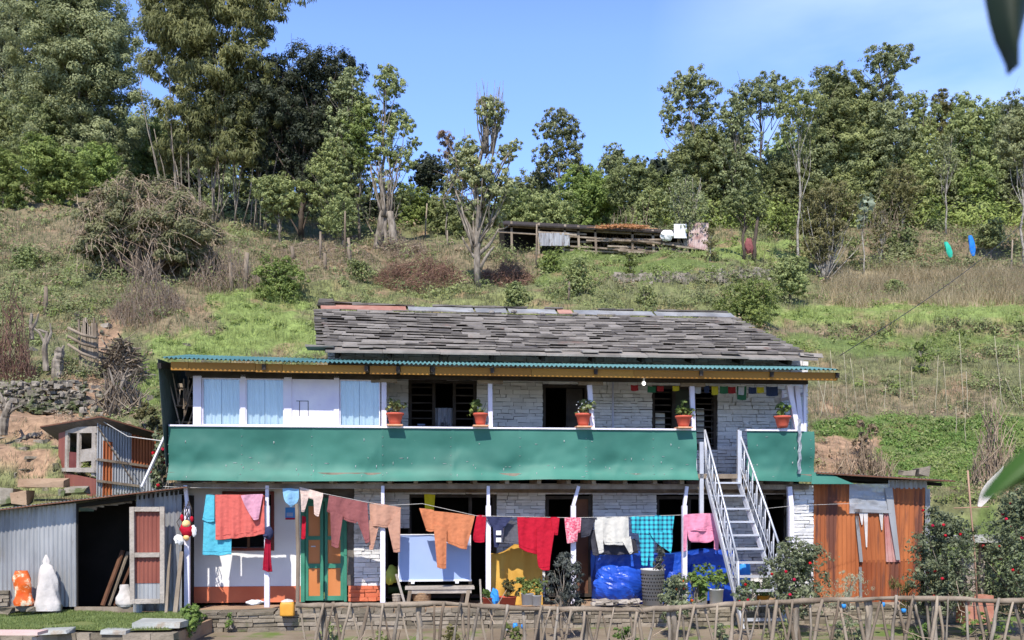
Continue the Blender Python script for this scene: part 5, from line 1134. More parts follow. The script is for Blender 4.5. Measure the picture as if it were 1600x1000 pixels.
cloth('plaid_shirt', [([(985, 807), (988, 832)], [(1054, 805), (1050, 836)]), ([(997, 828), (1002, 882)], [(1016, 834), (1011, 883)], -.03), ([(1010, 832), (1015, 884)], [(1022, 836), (1021, 884)], -.02), ([(1014, 832), (1022, 846), (1046, 863)], [(1050, 832), (1050, 845), (1047, 863)])], pl_, 'teal plaid shirt on the washing line', 'shirt', YC, fold=.03)
cloth('ruffled_top', [([(1068, 804), (1073, 828)], [(1117, 802), (1118, 828)], -.03), ([(1074, 824), (1075, 843), (1080, 846)], [(1118, 824), (1116, 843), (1112, 846)]), ([(1067, 806), (1067, 861)], [(1075, 810), (1072, 858)], -.04), ([(1114, 824), (1115, 857)], [(1124, 826), (1122, 858)], -.04)], Fb['pink'], 'pink ruffled top hanging before the post nearest the stairs', 'top', YC)
cloth('yellow_cloth', [([(663, 772), (664, 795)], [(680, 773), (678, 798)])], Fb['yel'], 'yellow cloth hanging in the shade above the blue board', 'cloth', .6)
cloth('red_scarf', [([(414, 842), (412, 868), (410, 890)], [(423, 842), (423, 868), (425, 892)])], Fb['dkred'], 'dark red scarf hanging on a white post under a navy cap', 'scarf', -.08, ff=90)
m = hb(); a = HP(420, 833, -.09); m.ball(a, (.075, .07, .12), 10, .2); m.ball(a + (-.04, -.05, -.04), (.05, .06, .03), 8); m.build('cap', Fb['navy'], label='navy cap hanging on a white post above the dark red scarf', cat='cap', smooth=True)
# lines
wl = hb(); pts = [HP(p, q, YC) for p, q in ((255, 760), (292, 762), (417, 763), (470, 764), (600, 790), (660, 787), (745, 806), (896, 809), (1055, 805), (1118, 803))]
wl.tube(pts, .004, 4); wl.build('washing_line', M['rope'], label='thin washing line strung along the front of the veranda', cat='washing line')
# hanging plush and bags on the left post
o = thing('hanging_decoration', (HX(292, -.12), -.12, 1.0), 'red and yellow stuffed decoration with white bags tied to the left post', 'decoration', house=True)
m = hb(); c = HP(292, 828, -.14); m.ball(c, (.11, .08, .12), 12, .25); m.ball(c + (-.08, 0, .2), (.03, .03, .06), 6, .2); m.ball(c + (.08, 0, .18), (.03, .03, .05), 6, .2); m.build('red_body', Fb['red'], o, smooth=True)
m = hb(); m.ball(c + (0, -.04, .10), (.07, .06, .065), 12); m.ball(c + (-.0, -.03, -.13), (.05, .05, .05), 8, .2); m.build('yellow_face', fab('yellow2', (.85, .45, .08), (.8, .6, .4)), o, smooth=True)
m = hb(); m.ball(c + (-.12, -.03, -.17), (.08, .05, .08), 8, .5); m.ball(c + (.12, -.02, -.02), (.05, .03, .09), 8, .5); m.build('white_bag', M['white_plastic'], o)
m = hb(); 
for i in range(9): a = HP(288 + RNG.uniform(-3, 10), 770 + RNG.uniform(0, 35), -.1); m.tube([a, a + (RNG.normal() * .05, -.03, -.12), a + (RNG.normal() * .1, 0, -.22)], .008, 4)
m.build('tied_strings', M['dark_wood'], o)
# ---------------------------------------------------------------- veranda furniture
bd = thing('blue_board', (HX(680, .35), .35, .4), 'large pale blue board with a white foot rail on the bench', 'board', house=True)
m = hb(); a, b = HP(624, 836, .4), HP(734, 905, .4); m.bx(a[0], b[0], .38, .40, b[2], a[2]); m.build('panel', M['board_blue'], bd)
m = hb(); m.bx(a[0] - .03, b[0] + .03, .36, .42, b[2] - .03, b[2]); m.bx(a[0] - .02, a[0], .37, .41, b[2], a[2]); m.bx(b[0], b[0] + .02, .37, .41, b[2], a[2]); m.bx(a[0], b[0], .37, .41, a[2], a[2] + .015)
for px in (645, 714): x = HX(px, .38); m.bx(x - .03, x + .03, .35, .41, b[2] - .07, b[2] - .03)
m.build('frame', M['white_paint'], bd)
bn = thing('bench', (HX(686, .3), .3, 0), 'rough weathered wooden bench under the blue board', 'bench', house=True)
a, b = HP(633, 910, .2), HP(741, 920, .2); zb_ = b[2]
m = hb(); m.bx(a[0], b[0], .12, .55, zb_, zb_ + .045); m.build('seat', M['pale_wood'], bn); m = hb(); m.bx(a[0] + .05, b[0] - .05, .14, .17, zb_ - .07, zb_ - .002); m.build('apron', M['pale_wood'], bn)
for px, y in ((731, .16), (641, .5), (725, .5), (640, .16)): m = hb(); x = HX(px, .2); m.beam((x - .03, y, 0), (x + .01, y, zb_ - .003), .06, .05); m.build('leg', M['wood'], bn)
def basket(px, py0, py1, w, y, label, mt=M['wicker']):
    a = HP(px, py1, y); h = HP(px, py0, y)[2] - a[2]; q = w / F * 16 / 2; m = hb()
    m.lathe([(.001, 0), (q * .8, 0), (q * .95, h * .5), (q, h), (q * .94, h), (q * .88, h * .5), (q * .7, .03), (.001, .03)], a, 20)
    for k in range(7): z = h * (k + .5) / 7; rr = q * (.8 + .2 * (k + .5) / 7) + .004; m.tube([a + (rr * math.cos(t), rr * math.sin(t), z) for t in np.linspace(0, 2 * math.pi, 17)], .008, 4, RNG.random(), cap=False)
    return m.build('basket', mt, label=label, cat='basket', smooth=True)
basket(659, 925, 944, 30, .3, 'round brown wicker basket under the bench')
basket(620, 928, 944, 14, .3, 'small grey basket left of the bench leg', M['wicker_grey'])
m = hb(); a = HP(619, 897, -.2); b = HP(633, 945, -.2); m.beam(b, a, .04, .03); m.build('leaning_plank', M['pale_wood'], label='short grey plank leaning beside the bench', cat='plank')
m = hb(); m.beam(HP(752, 945, 0), HP(750, 905, 0), .03, .03); m.build('leaning_stick', M['pale_wood'], label='short upright stick left of the post beside the bench', cat='stick')
m = hb(); a = HP(612, 898, .7); m.ball(a, (.12, .1, .16), 10, .5); m.build('sack', mat('greenish_sack', (.30, .34, .05), (.45, .5, .1), .7, ns=8), label='yellow-green sack in the shade behind the left end of the bench', cat='sack', smooth=True)
# yellow-brown cover
m = hb()
G_ = np.array([[HP(765 + 82 * u, 852 + 92 * v + 6 * math.sin(u * 7) * (1 - v) + (14 * (1 - u) ** 3) * (1 - v), .45) + (0, -.10 * v + .03 * math.sin(u * 17 + v * 2) + .05 * (float(fbm(u * 4, v * 3, 3)) - .5), 0) for u in np.linspace(0, 1, 50)] for v in np.linspace(0, 1, 24)])
m.grid(G_[:, ::-1]); B = G_ + np.array((0, .3, 0)); m.grid(B); R_ = np.concatenate([G_[0], G_[1:, -1], G_[-1, ::-1][1:], G_[::-1, 0][1:]]); m.grid(np.stack([R_, R_ + (0, .3, 0)]))
m.build('yellow_cover', M['yellow_tarp'], label='yellow-brown sheet covering a stack between two veranda posts', cat='cover', smooth=True)
# blue tarp stack
m = hb()
n = 60; G_ = np.array([[HP(930 + 215 * u, 862 + 82 * v - 4 * math.sin(u * 9) * (1 - v), .55) + (0, -.15 * v - .06 * abs(math.sin(u * 9)) + .10 * (float(fbm(u * 9, v * 4, 4)) - .5), 0) for u in np.linspace(0, 1, n)] for v in np.linspace(0, 1, 30)])
m.grid(G_[:, ::-1]); R_ = G_[0]; m.grid(np.stack([R_, R_ + (0, .5, 0)])); B = G_ + np.array((0, .5, 0)); m.grid(B); m.grid(np.stack([G_[:, 0], B[:, 0]])); m.grid(np.stack([B[:, -1], G_[:, -1]]))
m.build('blue_tarpaulin', M['blue_tarp'], label='dark blue tarpaulin covering a long stack below the window', cat='tarpaulin')
def lump(px, py, rx, ry, label, name='blue_bundle', cat='bundle', mt=M['blue_tarp'], y=.15, jit=.35, dp=.8):
    m = hb(); a = HP(px, py, y); q = 16 / F; m.ball(a, (rx * q, rx * q * dp * .7, ry * q), 34, jit); return m.build(name, mt, label=label, cat=cat)
lump(966, 913, 37, 31, 'big round bundle wrapped in bright blue tarpaulin')
lump(1055, 914, 15, 20, 'small blue wrapped bundle between the white bin and a post')
m = hb(); a, b = HP(1089, 884, .1), HP(1120, 938, .1); m.box(((a[0] + b[0]) / 2, .25, (a[2] + b[2]) / 2), (b[0] - a[0], .3, a[2] - b[2]), jit=.02); m.build('blue_box', M['blue_tarp'], label='squared blue wrapped box behind the plants left of the stairs', cat='box')
m = hb(); m.lathe([(.001, 0), (.13, 0), (.135, .3), (.13, .62), (.10, .68), (.05, .70), (.001, .7)], HP(1161, 935, .5), 18); m.build('blue_barrel', M['blue_plastic'], label='blue barrel behind the metal stairs', cat='barrel', smooth=True)
# perforated white bin
bi = thing('perforated_bin', HP(1020, 945, -.35), 'white perforated plastic laundry bin before the blue tarpaulin', 'bin', house=True)
a = HP(1020, 945, -.35); h = .6; m = hb(); m.lathe([(.001, 0), (.17, 0), (.20, h), (.215, h), (.215, h + .02), (.19, h + .02), (.16, .03), (.001, .03)], a, 24); m.build('body', mat('greyish_plastic', (.5, .48, .46), (.62, .6, .57), .5), bi, smooth=True)
m = hb()
for r in range(8):
    for k in range(24):
        t = k * 2 * math.pi / 24 + (r % 2) * .13; rr = .172 + .028 * (r + 1) / 9 * .97; z = .1 + r * .06; m.box(a + (rr * math.cos(t), rr * math.sin(t), z), (.02, .02, .024), Matrix.Rotation(t, 3, 'Z'))
m.build('holes', M['black'], bi)
def bucket(px, py, w, h, label, mt=None, plantk='fern', ph=.3, y=-.5, name='planter_bucket', cat='planter', pw=None):
    a = HP(px, py, y); q = w / F * 15.5 / 2; hh = h / F * 15.5; r = thing(name, a, label, cat, house=True)
    m = hb(); m.lathe([(.001, 0), (q * .85, 0), (q, hh * .97), (q * 1.05, hh * .97), (q * 1.05, hh), (q * .92, hh), (q * .9, hh * .9), (.001, hh * .88)], a, 18); m.build('bucket', mt or M['white_plastic'], r, smooth=True)
    if plantk:
        m = hb(); pw = pw or q * 1.5
        for i in range(16): blob_leaves(m, a + (RNG.normal() * pw * .5, RNG.normal() * pw * .3, hh + pw * .35 + RNG.random() * ph), pw * .4, 26, .06, sub=5, subr=.45, aspect=.6)
        for i in range(8): m.tube([a + (0, 0, hh * .9), a + (RNG.normal() * pw * .5, 0, hh + ph * RNG.random())], .005, 3, .2)
        m.build('plant', LM[plantk], r)
    return r
bucket(1096, 944, 20, 25, 'white bucket planter left of its pair at the foot of the stairs', ph=.32)
bucket(1119, 944, 23, 24, 'white box-like bucket planter nearest the foot of the stairs', ph=.28)
bucket(1064, 944, 18, 14, 'small white bucket with orange flowers beside the post', ph=.25)
bucket(824, 945, 20, 18, 'white bucket planter left of the dark-leaved bush', ph=.2, plantk='lime')
bucket(838, 946, 17, 16, 'second white bucket hard against the dark-leaved bush', ph=.18, plantk='lime')
bucket(793, 946, 28, 14, 'wide low red planter with wispy stems', mt=M['terracotta'], ph=.22, plantk='olive', pw=.12)
bucket(762, 946, 16, 12, 'small red planter at the foot of a veranda post', mt=M['terracotta'], ph=.1, plantk='fern', pw=.05)
bucket(1175, 944, 16, 14, 'white pot with orange flowers beside the foot of the stairs', ph=.18, plantk='fern')
bucket(1192, 944, 20, 14, 'yellowish pot under the stairs', ph=.15, mt=M['yellow_plastic'], plantk='fern')
m = hb(); a = HP(773, 932, -.5); m.ball(a, (.08, .06, .13), 10, .5); m.build('blue_bag', M['blue_plastic'], label='crumpled light blue plastic bag beside the red planters', cat='bag')
jc = thing('jerrycan', HP(449, 962, -.75), 'yellow jerrycan cut open as a planter at the left end of the stick fence', 'jerrycan', house=True)
m = hb(); a = HP(449, 964, -.75); a = a + (0, 0, .02); th = np.linspace(0, 2 * math.pi, 25); sq = lambda v: math.copysign(abs(v) ** .35, v)
m.grid(np.array([[a + (sq(math.cos(t)) * .115 * k, sq(math.sin(t)) * .085 * k, z) for t in th] for z, k in ((0, .02), (0, .93), (.02, 1), (.08, .985), (.10, 1), (.17, 1), (.20, .94), (.225, .82), (.222, .74), (.18, .7))])[:, ::-1]); m.build('body', M['yellow_plastic'], jc, smooth=True); m = hb(); m.ball(a + (0, 0, .22), (.10, .08, .05), 8, .4); m.build('white_top', M['sack'], jc)
m = hb(); a = HP(398, 944, -.3); m.ball(a + (0, 0, .03), (.14, .09, .045), 8, .5); m.build('rag', M['white_plastic'], label='crumpled white rag lying on the plinth below the window', cat='rag')
# loose stones and firewood on the plinth
m = hb()
for i in range(26): a = HP(930 + i * 2.6, 943, -.45); m.box(a + (0, RNG.normal() * .05, RNG.uniform(0, .05)), (.14, .1, .04), jit=.02, tint=RNG.random())
m.build('firewood', M['pale_wood'], label='small heap of split wood lying on the plinth before the big blue bundle', cat='firewood')
# ---------------------------------------------------------------- left lean-to shed
sh = thing('corrugated_shed', HP(140, 950, .1), 'grey corrugated lean-to shed with a dark doorway left of the farmhouse', 'shed', house=True)
def rz(px): return HZ(798 + (760 - 798) * px / 290, px, -.25)
m = hb()
for a, b, py0a, py0b in ((-140, 60, 806, 792), (59, 119, 792, 786)): m.corr(HP(a, 948, .0), HP(b, 948, .0), HP(b, py0b, .0), HP(a, py0a, .0), (b - a) * 16 / F / .078, .011, 10, tint=RNG.random(), wob=.02)
m.build('front_sheet', M['zinc'], sh, smooth=True)
m = hb(); m.corr(HP(213, 955, .02), HP(284, 955, .02), HP(284, 765, .02), HP(213, 772, .02), 10, .011, 8, tint=.2, wob=.02); m.build('front_sheet', M['old_zinc'], sh, smooth=True, label='darker corrugated sheet behind the open door leaf')
x0s, x1s = HX(-140, .0), HX(284, .0)
m = hb(); a = (x0s - .2, -.28, rz(-140) ); b = (HX(292, -.28), -.28, rz(290)); c = (b[0], 2.0, b[2] + .02); d_ = (a[0], 2.0, a[2] + .02)
m.corr(a, b, c, d_, 80, .010, 4); m.build('roof', M['old_zinc'], sh, smooth=True); m = hb(); m.beam(np.array(a) + (0, .006, -.012), np.array(b) + (0, .006, -.012), .012, .018); m.build('roof_edge', M['rust_dark'], sh)
m = hb(); m.beam((x0s, .05, rz(-140) - .08), (x1s, .05, rz(284) - .08), .07, .07); m.beam(HP(120, 950, .03), HP(120, 790, .03), .05, .04)
m.bx(x0s, HX(110, .1), 1.2, 1.25, -.2, rz(0) - .02); m.bx(HX(110, .1), x1s, 1.2, 1.25, -.2, rz(150) - .03); m.bx(HX(200, .1), x1s, 1.15, 1.198, -.2, rz(230) - .03); m.bx(HX(284, .1), HX(284, .1) + .03, .1, 2.0, -.1, 1.9); m.bx(x0s, x0s + .05, .1, 2.0, -.1, 1.4); m.build('inner_frame', M['black'], sh)
m = hb(); 
for i in range(7): a = HP(128 + i * 11, 792 - i * 1.4, .12); m.beam(a, a + (.13, 0, RNG.uniform(-.08, .02)), .03, RNG.uniform(.03, .08), RNG.random())
m.build('hanging_battens', M['wood'], sh)
m = hb(); m.beam(HP(118, 953, -.03), HP(214, 953, -.03), .10, .10); m.build('threshold', M['wood'], sh)
# open door leaf
L0, L1 = HX(203, -.28), HX(257, -.28); zt_, zb_ = HZ(792, 230, -.28), HZ(943, 230, -.28); zm = HZ(867, 230, -.28); w = .075
m = hb(); y0, y1 = -.30, -.25
m.bx(L0, L0 + w, y0, y1, zb_, zt_, jit=.006); m.bx(L1 - w, L1, y0, y1, zb_, zt_, jit=.006)
for z in (zb_, zm - w / 2, zt_ - w): m.bx(L0 + w, L1 - w, y0 + .002, y1 - .002, z, z + w)
dl = m.build('door', M['pale_wood'], sh)
m = hb(); m.corr((L0 + .04, -.235, zb_ + .33), (L1 - .04, -.235, zb_ + .33), (L1 - .04, -.235, zt_ - .03), (L0 + .04, -.235, zt_ - .03), 7, .008, 4); m.build('door_sheet', M['red_tin'], dl)
m = hb(); m.corr((L0 + .04, -.225, zb_ + .03), (L1 - .04, -.225, zb_ + .03), (L1 - .04, -.225, zb_ + .36), (L0 + .04, -.225, zb_ + .36), 7, .008, 4); m.build('door_sheet', M['zinc'], dl)
# things in and by the shed
for i, (a, b, l) in enumerate((((160, 946), (192, 860), 'thick reddish plank leaning inside the dark shed doorway'), ((170, 946), (200, 862), 'pale plank leaning in the middle of the shed doorway'), ((178, 946), (206, 880), 'narrow plank leaning nearest the open shed door'))):
    m = hb(); m.beam(HP(*a, .3 + i * .06), HP(*b, .55), .10 - i * .02, .03, RNG.random()); m.build('plank', M['brown_wood'] if i != 1 else M['wood'], label=l, cat='plank', group='planks leaning in the shed')
def sackm(px, py, w, h, name, mt, label, y, top=.12, cat='sack'):
    m = hb(); q = 15.6 / F; a = HP(px, py, y); n = 28; G_ = []
    for v in np.linspace(0, 1, 26):
        wd = w * q / 2 * (top + (1 - top) * (1 - v) ** .8) * (1 - .25 * (1 - min(1, v * 8))) * (1 + .16 * math.sin(v * 7 + px)) * (.62 if .80 < v < .87 and top < .2 else 1); ring = []
        for t in np.linspace(0, 2 * math.pi, n):
            k = 1 + .09 * abs(math.sin(t * 3.5 + v * 4 + px)) * (1 - v) + .05 * math.sin(v * 16 + 3 * math.sin(t * 2)) * (.2 + v) + .16 * (float(vn(math.cos(t) * 2.2 + 9 + px, math.sin(t) * 2.2 + v * 3.4 + 4)) - .5) * 2; ring.append(a + (wd * k * math.cos(t) + .07 * w * q * (1 - v) - .0, wd * .6 * k * math.sin(t), v * h * q))
        G_.append(ring)
    m.grid(np.array(G_)[:, ::-1]); o = m.build(name, mt, label=label, cat=cat, smooth=True); return o
sackm(72, 954, 45, 84, 'white_sack', M['sack'], 'pointed white woven sack with orange stains leaning on the shed', -.25, .06)
sackm(34, 946, 30, 52, 'orange_bag', M['orange_bag'], 'orange printed plastic bag standing left of the white sack', -.3, .62, cat='bag')
sackm(194, 948, 26, 34, 'small_sack', M['sack'], 'slumped white sack at the foot of the open shed door', -.05, .5)
m = hb()
for i in range(9): a = HP(18 + i * 8.5, 951, -.2); m.box(a + (0, RNG.normal() * .05, 0), (.16, .16, .09), jit=.03, tint=RNG.random())
m.build('stone_row', M['bare_stone'], label='row of rough stones under the bags by the shed', cat='stones')
m = hb(); stones(m, HX(-60, .0), HX(17, .0), -.2, .32, -.06, out=.05); m.build('stone_footing', M['bare_stone'], label='dark stone footing at the left end of the corrugated shed', cat='stone wall')
for px0, px1, l in ((276, 284, 'weathered pole leaning at the gap between shed and farmhouse'), (262, 266, 'second thin pole leaning in the gap beside the shed')):
    m = hb(); m.beam(HP(px0 - 2, 958, -.35), HP(px1, 862 if px0 > 270 else 850, -.1), .07 if px0 > 270 else .045, .06, taper=.8); m.build('leaning_pole', M['wood'], label=l, cat='pole')
m = hb(); m.corr(HP(208, 958, -.1), HP(222, 958, -.1), HP(222, 944, -.1), HP(208, 944, -.1), 2, .01, 3); m.build('sheet_offcut', M['zinc'], label='small offcut of zinc under the open shed door', cat='metal sheet')
m = hb(); m.beam(HP(222, 760, .6), HP(262, 672, .5), .06, .03, .9); m.build('white_batten', M['white_paint'], label='white batten propped between the shed roof and the balcony corner', cat='batten')
# ---------------------------------------------------------------- small shed behind
dA, dB, dC = 19.0, 19.7, 20.8
A0, A1 = P(150, 790, dA), P(152, 661, dA); B0, B1 = P(243, 800, dB), P(243, 676, dB); C0, C1 = P(91, 770, dC), P(93, 664, dC); D1 = B1 + (C1 - A1); D0_ = B0 + (C0 - A0)
s2 = thing('small_shed', A0, 'small rusty-roofed hut patched with zinc and red sheets behind the lean-to shed', 'hut')
def lp(a, b, t): return a * (1 - t) + b * t
m = MB(); m.corr(A0, lp(A0, B0, .10), lp(A1, B1, .10), A1, 2, .012, 5, .7); m.corr(lp(A0, B0, .26), lp(A0, B0, .58), lp(A1, B1, .58), lp(A1, B1, .26), 7, .014, 6, .8); 
q0, q1 = lp(A0, A1, .80), lp(B0, B1, .80); m.corr(lp(q0, q1, .1), lp(q0, q1, .26), lp(A1, B1, .26), lp(A1, B1, .1), 3, .014, 4, .8)
q0, q1 = lp(A0, A1, .52), lp(B0, B1, .52); m.corr(lp(A0, B0, .58), B0, q1, lp(q0, q1, .58), 8, .014, 4, .3); m.build('zinc_sheet', M['zinc'], s2, smooth=True)
m = MB(); q0, q1 = lp(A0, A1, .80), lp(B0, B1, .80); m.corr(lp(A0, B0, .1), lp(A0, B0, .26), lp(q0, q1, .26), lp(q0, q1, .1), 3, .014, 5); q0, q1 = lp(A0, A1, .52), lp(B0, B1, .52); m.corr(lp(q0, q1, .581), q1, B1, lp(A1, B1, .581), 8, .014, 5); m.build('rusty_sheet', M['rust'], s2, smooth=True)
nn_ = nrm(np.cross(B0 - A0, (0, 0, 1))) * .04
m = MB(); 
for t in (.56, .30): m.beam(lp(A0, A1, t) + nn_, lp(lp(B0, B1, t), lp(A0, A1, t), .05 if t > .5 else .3) + nn_, .04, .05, .4)
m.beam(lp(A0, A1, .95) + nn_, lp(lp(A0, B0, .6), lp(A1, B1, .6), .35) + nn_, .02, .02, .1); m.build('battens', M['wood'], s2)
m = MB(); V = [C0, A0, A1, C1]; V2 = [v + nrm(B0 - A0) * .03 for v in V]
def quadbox(m, a, b, c, d, th, **k):
    n = nrm(np.cross(np.array(b) - a, np.array(d) - a)) * th; V = np.array([a, b, c, d]); m.add(np.concatenate([V - n / 2, V + n / 2]), [[0, 3, 2, 1], [4, 5, 6, 7], [0, 1, 5, 4], [1, 2, 6, 5], [2, 3, 7, 6], [3, 0, 4, 7]], **k)
def LQ(u, v): return lp(lp(C0, A0, u), lp(C1, A1, u), v)
quadbox(m, LQ(0, 0), LQ(.2, 0), LQ(.2, 1), LQ(0, 1), .03); quadbox(m, LQ(.2, 0), LQ(1, 0), LQ(1, .32), LQ(.2, .32), .03); m.build('side_boards', M['red_tin'], s2)
m = MB()
for u0, u1, v0, v1 in ((.2, .27, .35, .95), (.52, .58, .35, .95), (.9, .98, .35, .95)): quadbox(m, LQ(u0, v0), LQ(u1, v0), LQ(u1, v1), LQ(u0, v1), .05)
quadbox(m, LQ(.15, .33), LQ(1, .40), LQ(1, .46), LQ(.15, .38), .12); quadbox(m, LQ(.6, .5), LQ(1, .55), LQ(1, .7), LQ(.6, .66), .03); quadbox(m, LQ(.2, .88), LQ(1, .88), LQ(1, .96), LQ(.2, .96), .05)
m.build('window', M['pale_wood'], s2); m = MB(); quadbox(m, LQ(.3, .40), LQ(.5, .40), LQ(.5, .62), LQ(.3, .62), .02); m.build('red_cloth', M['maroon'], s2)
m = MB(); ex = nrm(B0 - A0); ey = nrm(C0 - A0)
quadbox(m, A0 + ey * .3 + ex * .3, B0 + ey * .3, B1 + ey * .3, A1 + ey * .3 + ex * .3, .03); quadbox(m, C0 + ex * .5, D0_, D1, C1 + ex * .5, .03); m.build('inside', M['black'], s2)
rA, rB, rC, rD = P(158, 651, dA - .35), P(250, 678, dB - .35), P(172, 645, dC + 2), P(63, 667, dC + .25)
rC = rB + (rD - rA) - np.array((0, 0, .55))
m = MB(); m.corr(rA, rB, rC, rD, 22, .012, 4, .3); quadbox(m, rA - (0, 0, .02), rB - (0, 0, .02), rC - (0, 0, .02), rD - (0, 0, .02), .008, mi=1); m.build('roof', [M['old_zinc'], M['dark_wood']], s2, smooth=True)  # dark layer below the sheet puts shade into the roof's underside
m = MB(); m.beam(rA, rB, .015, .03); m.beam(rA, rD, .015, .03); m.build('roof_edge', M['rust_dark'], s2)
# ---------------------------------------------------------------- right rusty shed
s3 = thing('rusty_shed', HP(1360, 940, .3), 'rust-orange corrugated shed with a clear plastic window right of the farmhouse', 'shed', house=True)
y = .25
def cs(m, a, b, c, d_, **k): m.corr(HP(*a, y + k.pop('dy', 0)), HP(*b, y), HP(*c, y), HP(*d_, y), abs(b[0] - a[0]) * 16.3 / F / .08, .011, 8, wob=.015, **k)
m = hb(); cs(m, (1271, 955), (1343, 955), (1340, 756), (1271, 756), tint=.8); cs(m, (1343, 955), (1436, 955), (1440, 872), (1343, 876), tint=.15); cs(m, (1394, 877), (1440, 877), (1446, 762), (1394, 762), tint=.9)
cs(m, (1345, 879), (1388, 879), (1384, 796), (1337, 796), tint=.7); m.build('rusty_sheet', M['rust'], s3, smooth=True)
m = hb(); cs(m, (1384, 877), (1394, 877), (1394, 762), (1384, 762), tint=.9); cs(m, (1388, 764), (1449, 764), (1449, 750), (1388, 750), tint=.6); cs(m, (1444, 955), (1454, 900), (1453, 764), (1446, 764), tint=.8); m.build('zinc_sheet', M['zinc'], s3, smooth=True)
m = hb(); cs(m, (1384, 878), (1406, 878), (1394, 800), (1380, 800), tint=.9); o = m.build('pink_strip', mat('faded_red_strip', (.40, .09, .07), (.52, .30, .28), .6, ns=3), s3)
o.location.y -= .02
m = hb()
quadbox(m, HP(1336, 806, y - .05), HP(1341, 806, y - .05), HP(1348, 878, y - .05), HP(1343, 878, y - .05), .02, tint=.9); quadbox(m, HP(1342, 886, y - .05), HP(1346, 886, y - .05), HP(1347, 940, y - .05), HP(1343, 940, y - .05), .02, tint=.3)
quadbox(m, HP(1382, 762, y - .06), HP(1394, 762, y - .06), HP(1406, 875, y - .05), HP(1400, 875, y - .05), .02, tint=.9); quadbox(m, HP(1336, 795, y - .06), HP(1392, 797, y - .06), HP(1392, 802, y - .06), HP(1336, 800, y - .06), .02, tint=.9); m.build('window_frame', M['old_zinc'], s3)
G_ = np.array([[HP(1327 + 63 * u, 756 + 46 * v, y - .04) + (0, .04 * (float(fbm(u * 5, v * 4, 3)) - .5), 0) for u in np.linspace(0, 1, 26)] for v in np.linspace(0, 1, 18)]); m = hb(); m.grid(G_); m.build('plastic_window', M['plastic'], s3)
m = hb()
for px, py, l in ((1352, 800, 55), (1376, 800, 28), (1345, 800, 20)): quadbox(m, HP(px - 3, py, y - .045), HP(px + 4, py, y - .045), HP(px + 3, py + l, y - .03), HP(px + 1, py + l, y - .03), .006)
m.build('torn_plastic', M['sack'], s3)
m = hb(); m.corr(HP(1276, 738, y - .35), HP(1492, 751, y - .35), HP(1492, 751, y - .35) + (0, 2.4, -.02), HP(1276, 738, y - .35) + (0, 2.4, -.02), 36, .011, 3); m.build('roof', M['old_zinc'], s3, smooth=True)
m = hb(); m.beam(HP(1276, 739, y - .36), HP(1492, 752, y - .36), .02, .025); m.build('roof_edge', M['rust_dark'], s3)
m = hb(); a, b = HP(1274, 955, y + .05), HP(1452, 955, y + .05); m.bx(a[0], a[0] + .04, y + .05, y + 2.2, 0, 2.0); m.bx(b[0] - .05, b[0], y + .05, y + 2.2, 0, 2.0); m.bx(a[0], b[0], y + 2.2, y + 2.25, 0, 2.1); m.beam(HP(1276, 745, y + .05), HP(1470, 757, y + .05), .06, .06); m.build('inner_frame', M['black'], s3)
m = hb(); a = HP(1440, 744, y + .6); m.box(a + (0, 0, .09), (.2, .2, .16), jit=.03); m.box(a + (-.3, 0, .06), (.25, .2, .10), jit=.03); m.build('roof_stones', M['bare_stone'], label='two stones weighing down the roof of the rusty shed', cat='stones')
# ---------------------------------------------------------------- stick fence
fy = 12.4
fn = thing('stick_fence', P(1000, 1010, fy), 'rustic fence of crossed sticks under a long pole rail along the front', 'fence')
rail = [(462, 945), (560, 946), (690, 944), (800, 949), (900, 953), (1000, 952), (1100, 947), (1200, 941), (1320, 937), (1440, 934), (1540, 938), (1680, 941)]
m = MB(); pts = [P(a, b + RNG.normal() * .6, fy + RNG.normal() * .01) for a, b in rail]; tt = np.linspace(0, len(pts) - 1, 60); pp = np.array([[np.interp(t, range(len(pts)), [p[k] for p in pts]) for k in range(3)] for t in tt]); pp += RNG.normal(size=pp.shape) * .006
m.tube(pp, .036 + .006 * np.sin(tt * 5) + RNG.normal(size=60) * .003, 8, RNG.random()); m.build('rail', M['bark'] if False else M['wood'], fn, smooth=True)
px = 468; i = 0
while px < 1640:
    k = RNG.random(); y0 = np.interp(px, [a for a, b in rail], [b for a, b in rail]); z = P(px, y0, fy)
    dirs = [RNG.uniform(-26, -10), RNG.uniform(10, 26)] if RNG.random() < .55 else [RNG.choice([-18, 18, 6, -4]) + RNG.normal() * 4]
    for dx in dirs:
        m = MB(); off = .05 if dx > 0 else -.05; r = RNG.uniform(.015, .029); a = P(px, y0 - RNG.uniform(-3, 5), fy + off); b = P(px + dx, 1045, fy + off); t = np.linspace(0, 1, 6)[:, None]
        q = a * (1 - t) + b * t + RNG.normal(size=(6, 3)) * .005; m.tube(q, np.linspace(r * .8, r * 1.15, 6) * RNG.uniform(.8, 1.2, 6), 6, RNG.random()); m.build('picket', (M['wood'], M['wood'], M['bark'])[int(RNG.integers(0, 3))], fn, smooth=True); i += 1
    px += RNG.uniform(12, 30)
for px in (505, 655, 838, 915, 1052, 1245, 1358, 1460):
    m = MB(); y0 = np.interp(px, [a for a, b in rail], [b for a, b in rail]); a = P(px, y0 - 2, fy + .07); b = P(px + RNG.uniform(-6, 8), 1045, fy + .07); t = np.linspace(0, 1, 7)[:, None]; m.tube(a * (1 - t) + b * t + RNG.normal(size=(7, 3)) * .008, .042, 8, RNG.random()); m.build('fence_post', M['bark'], fn, smooth=True)
m = MB()
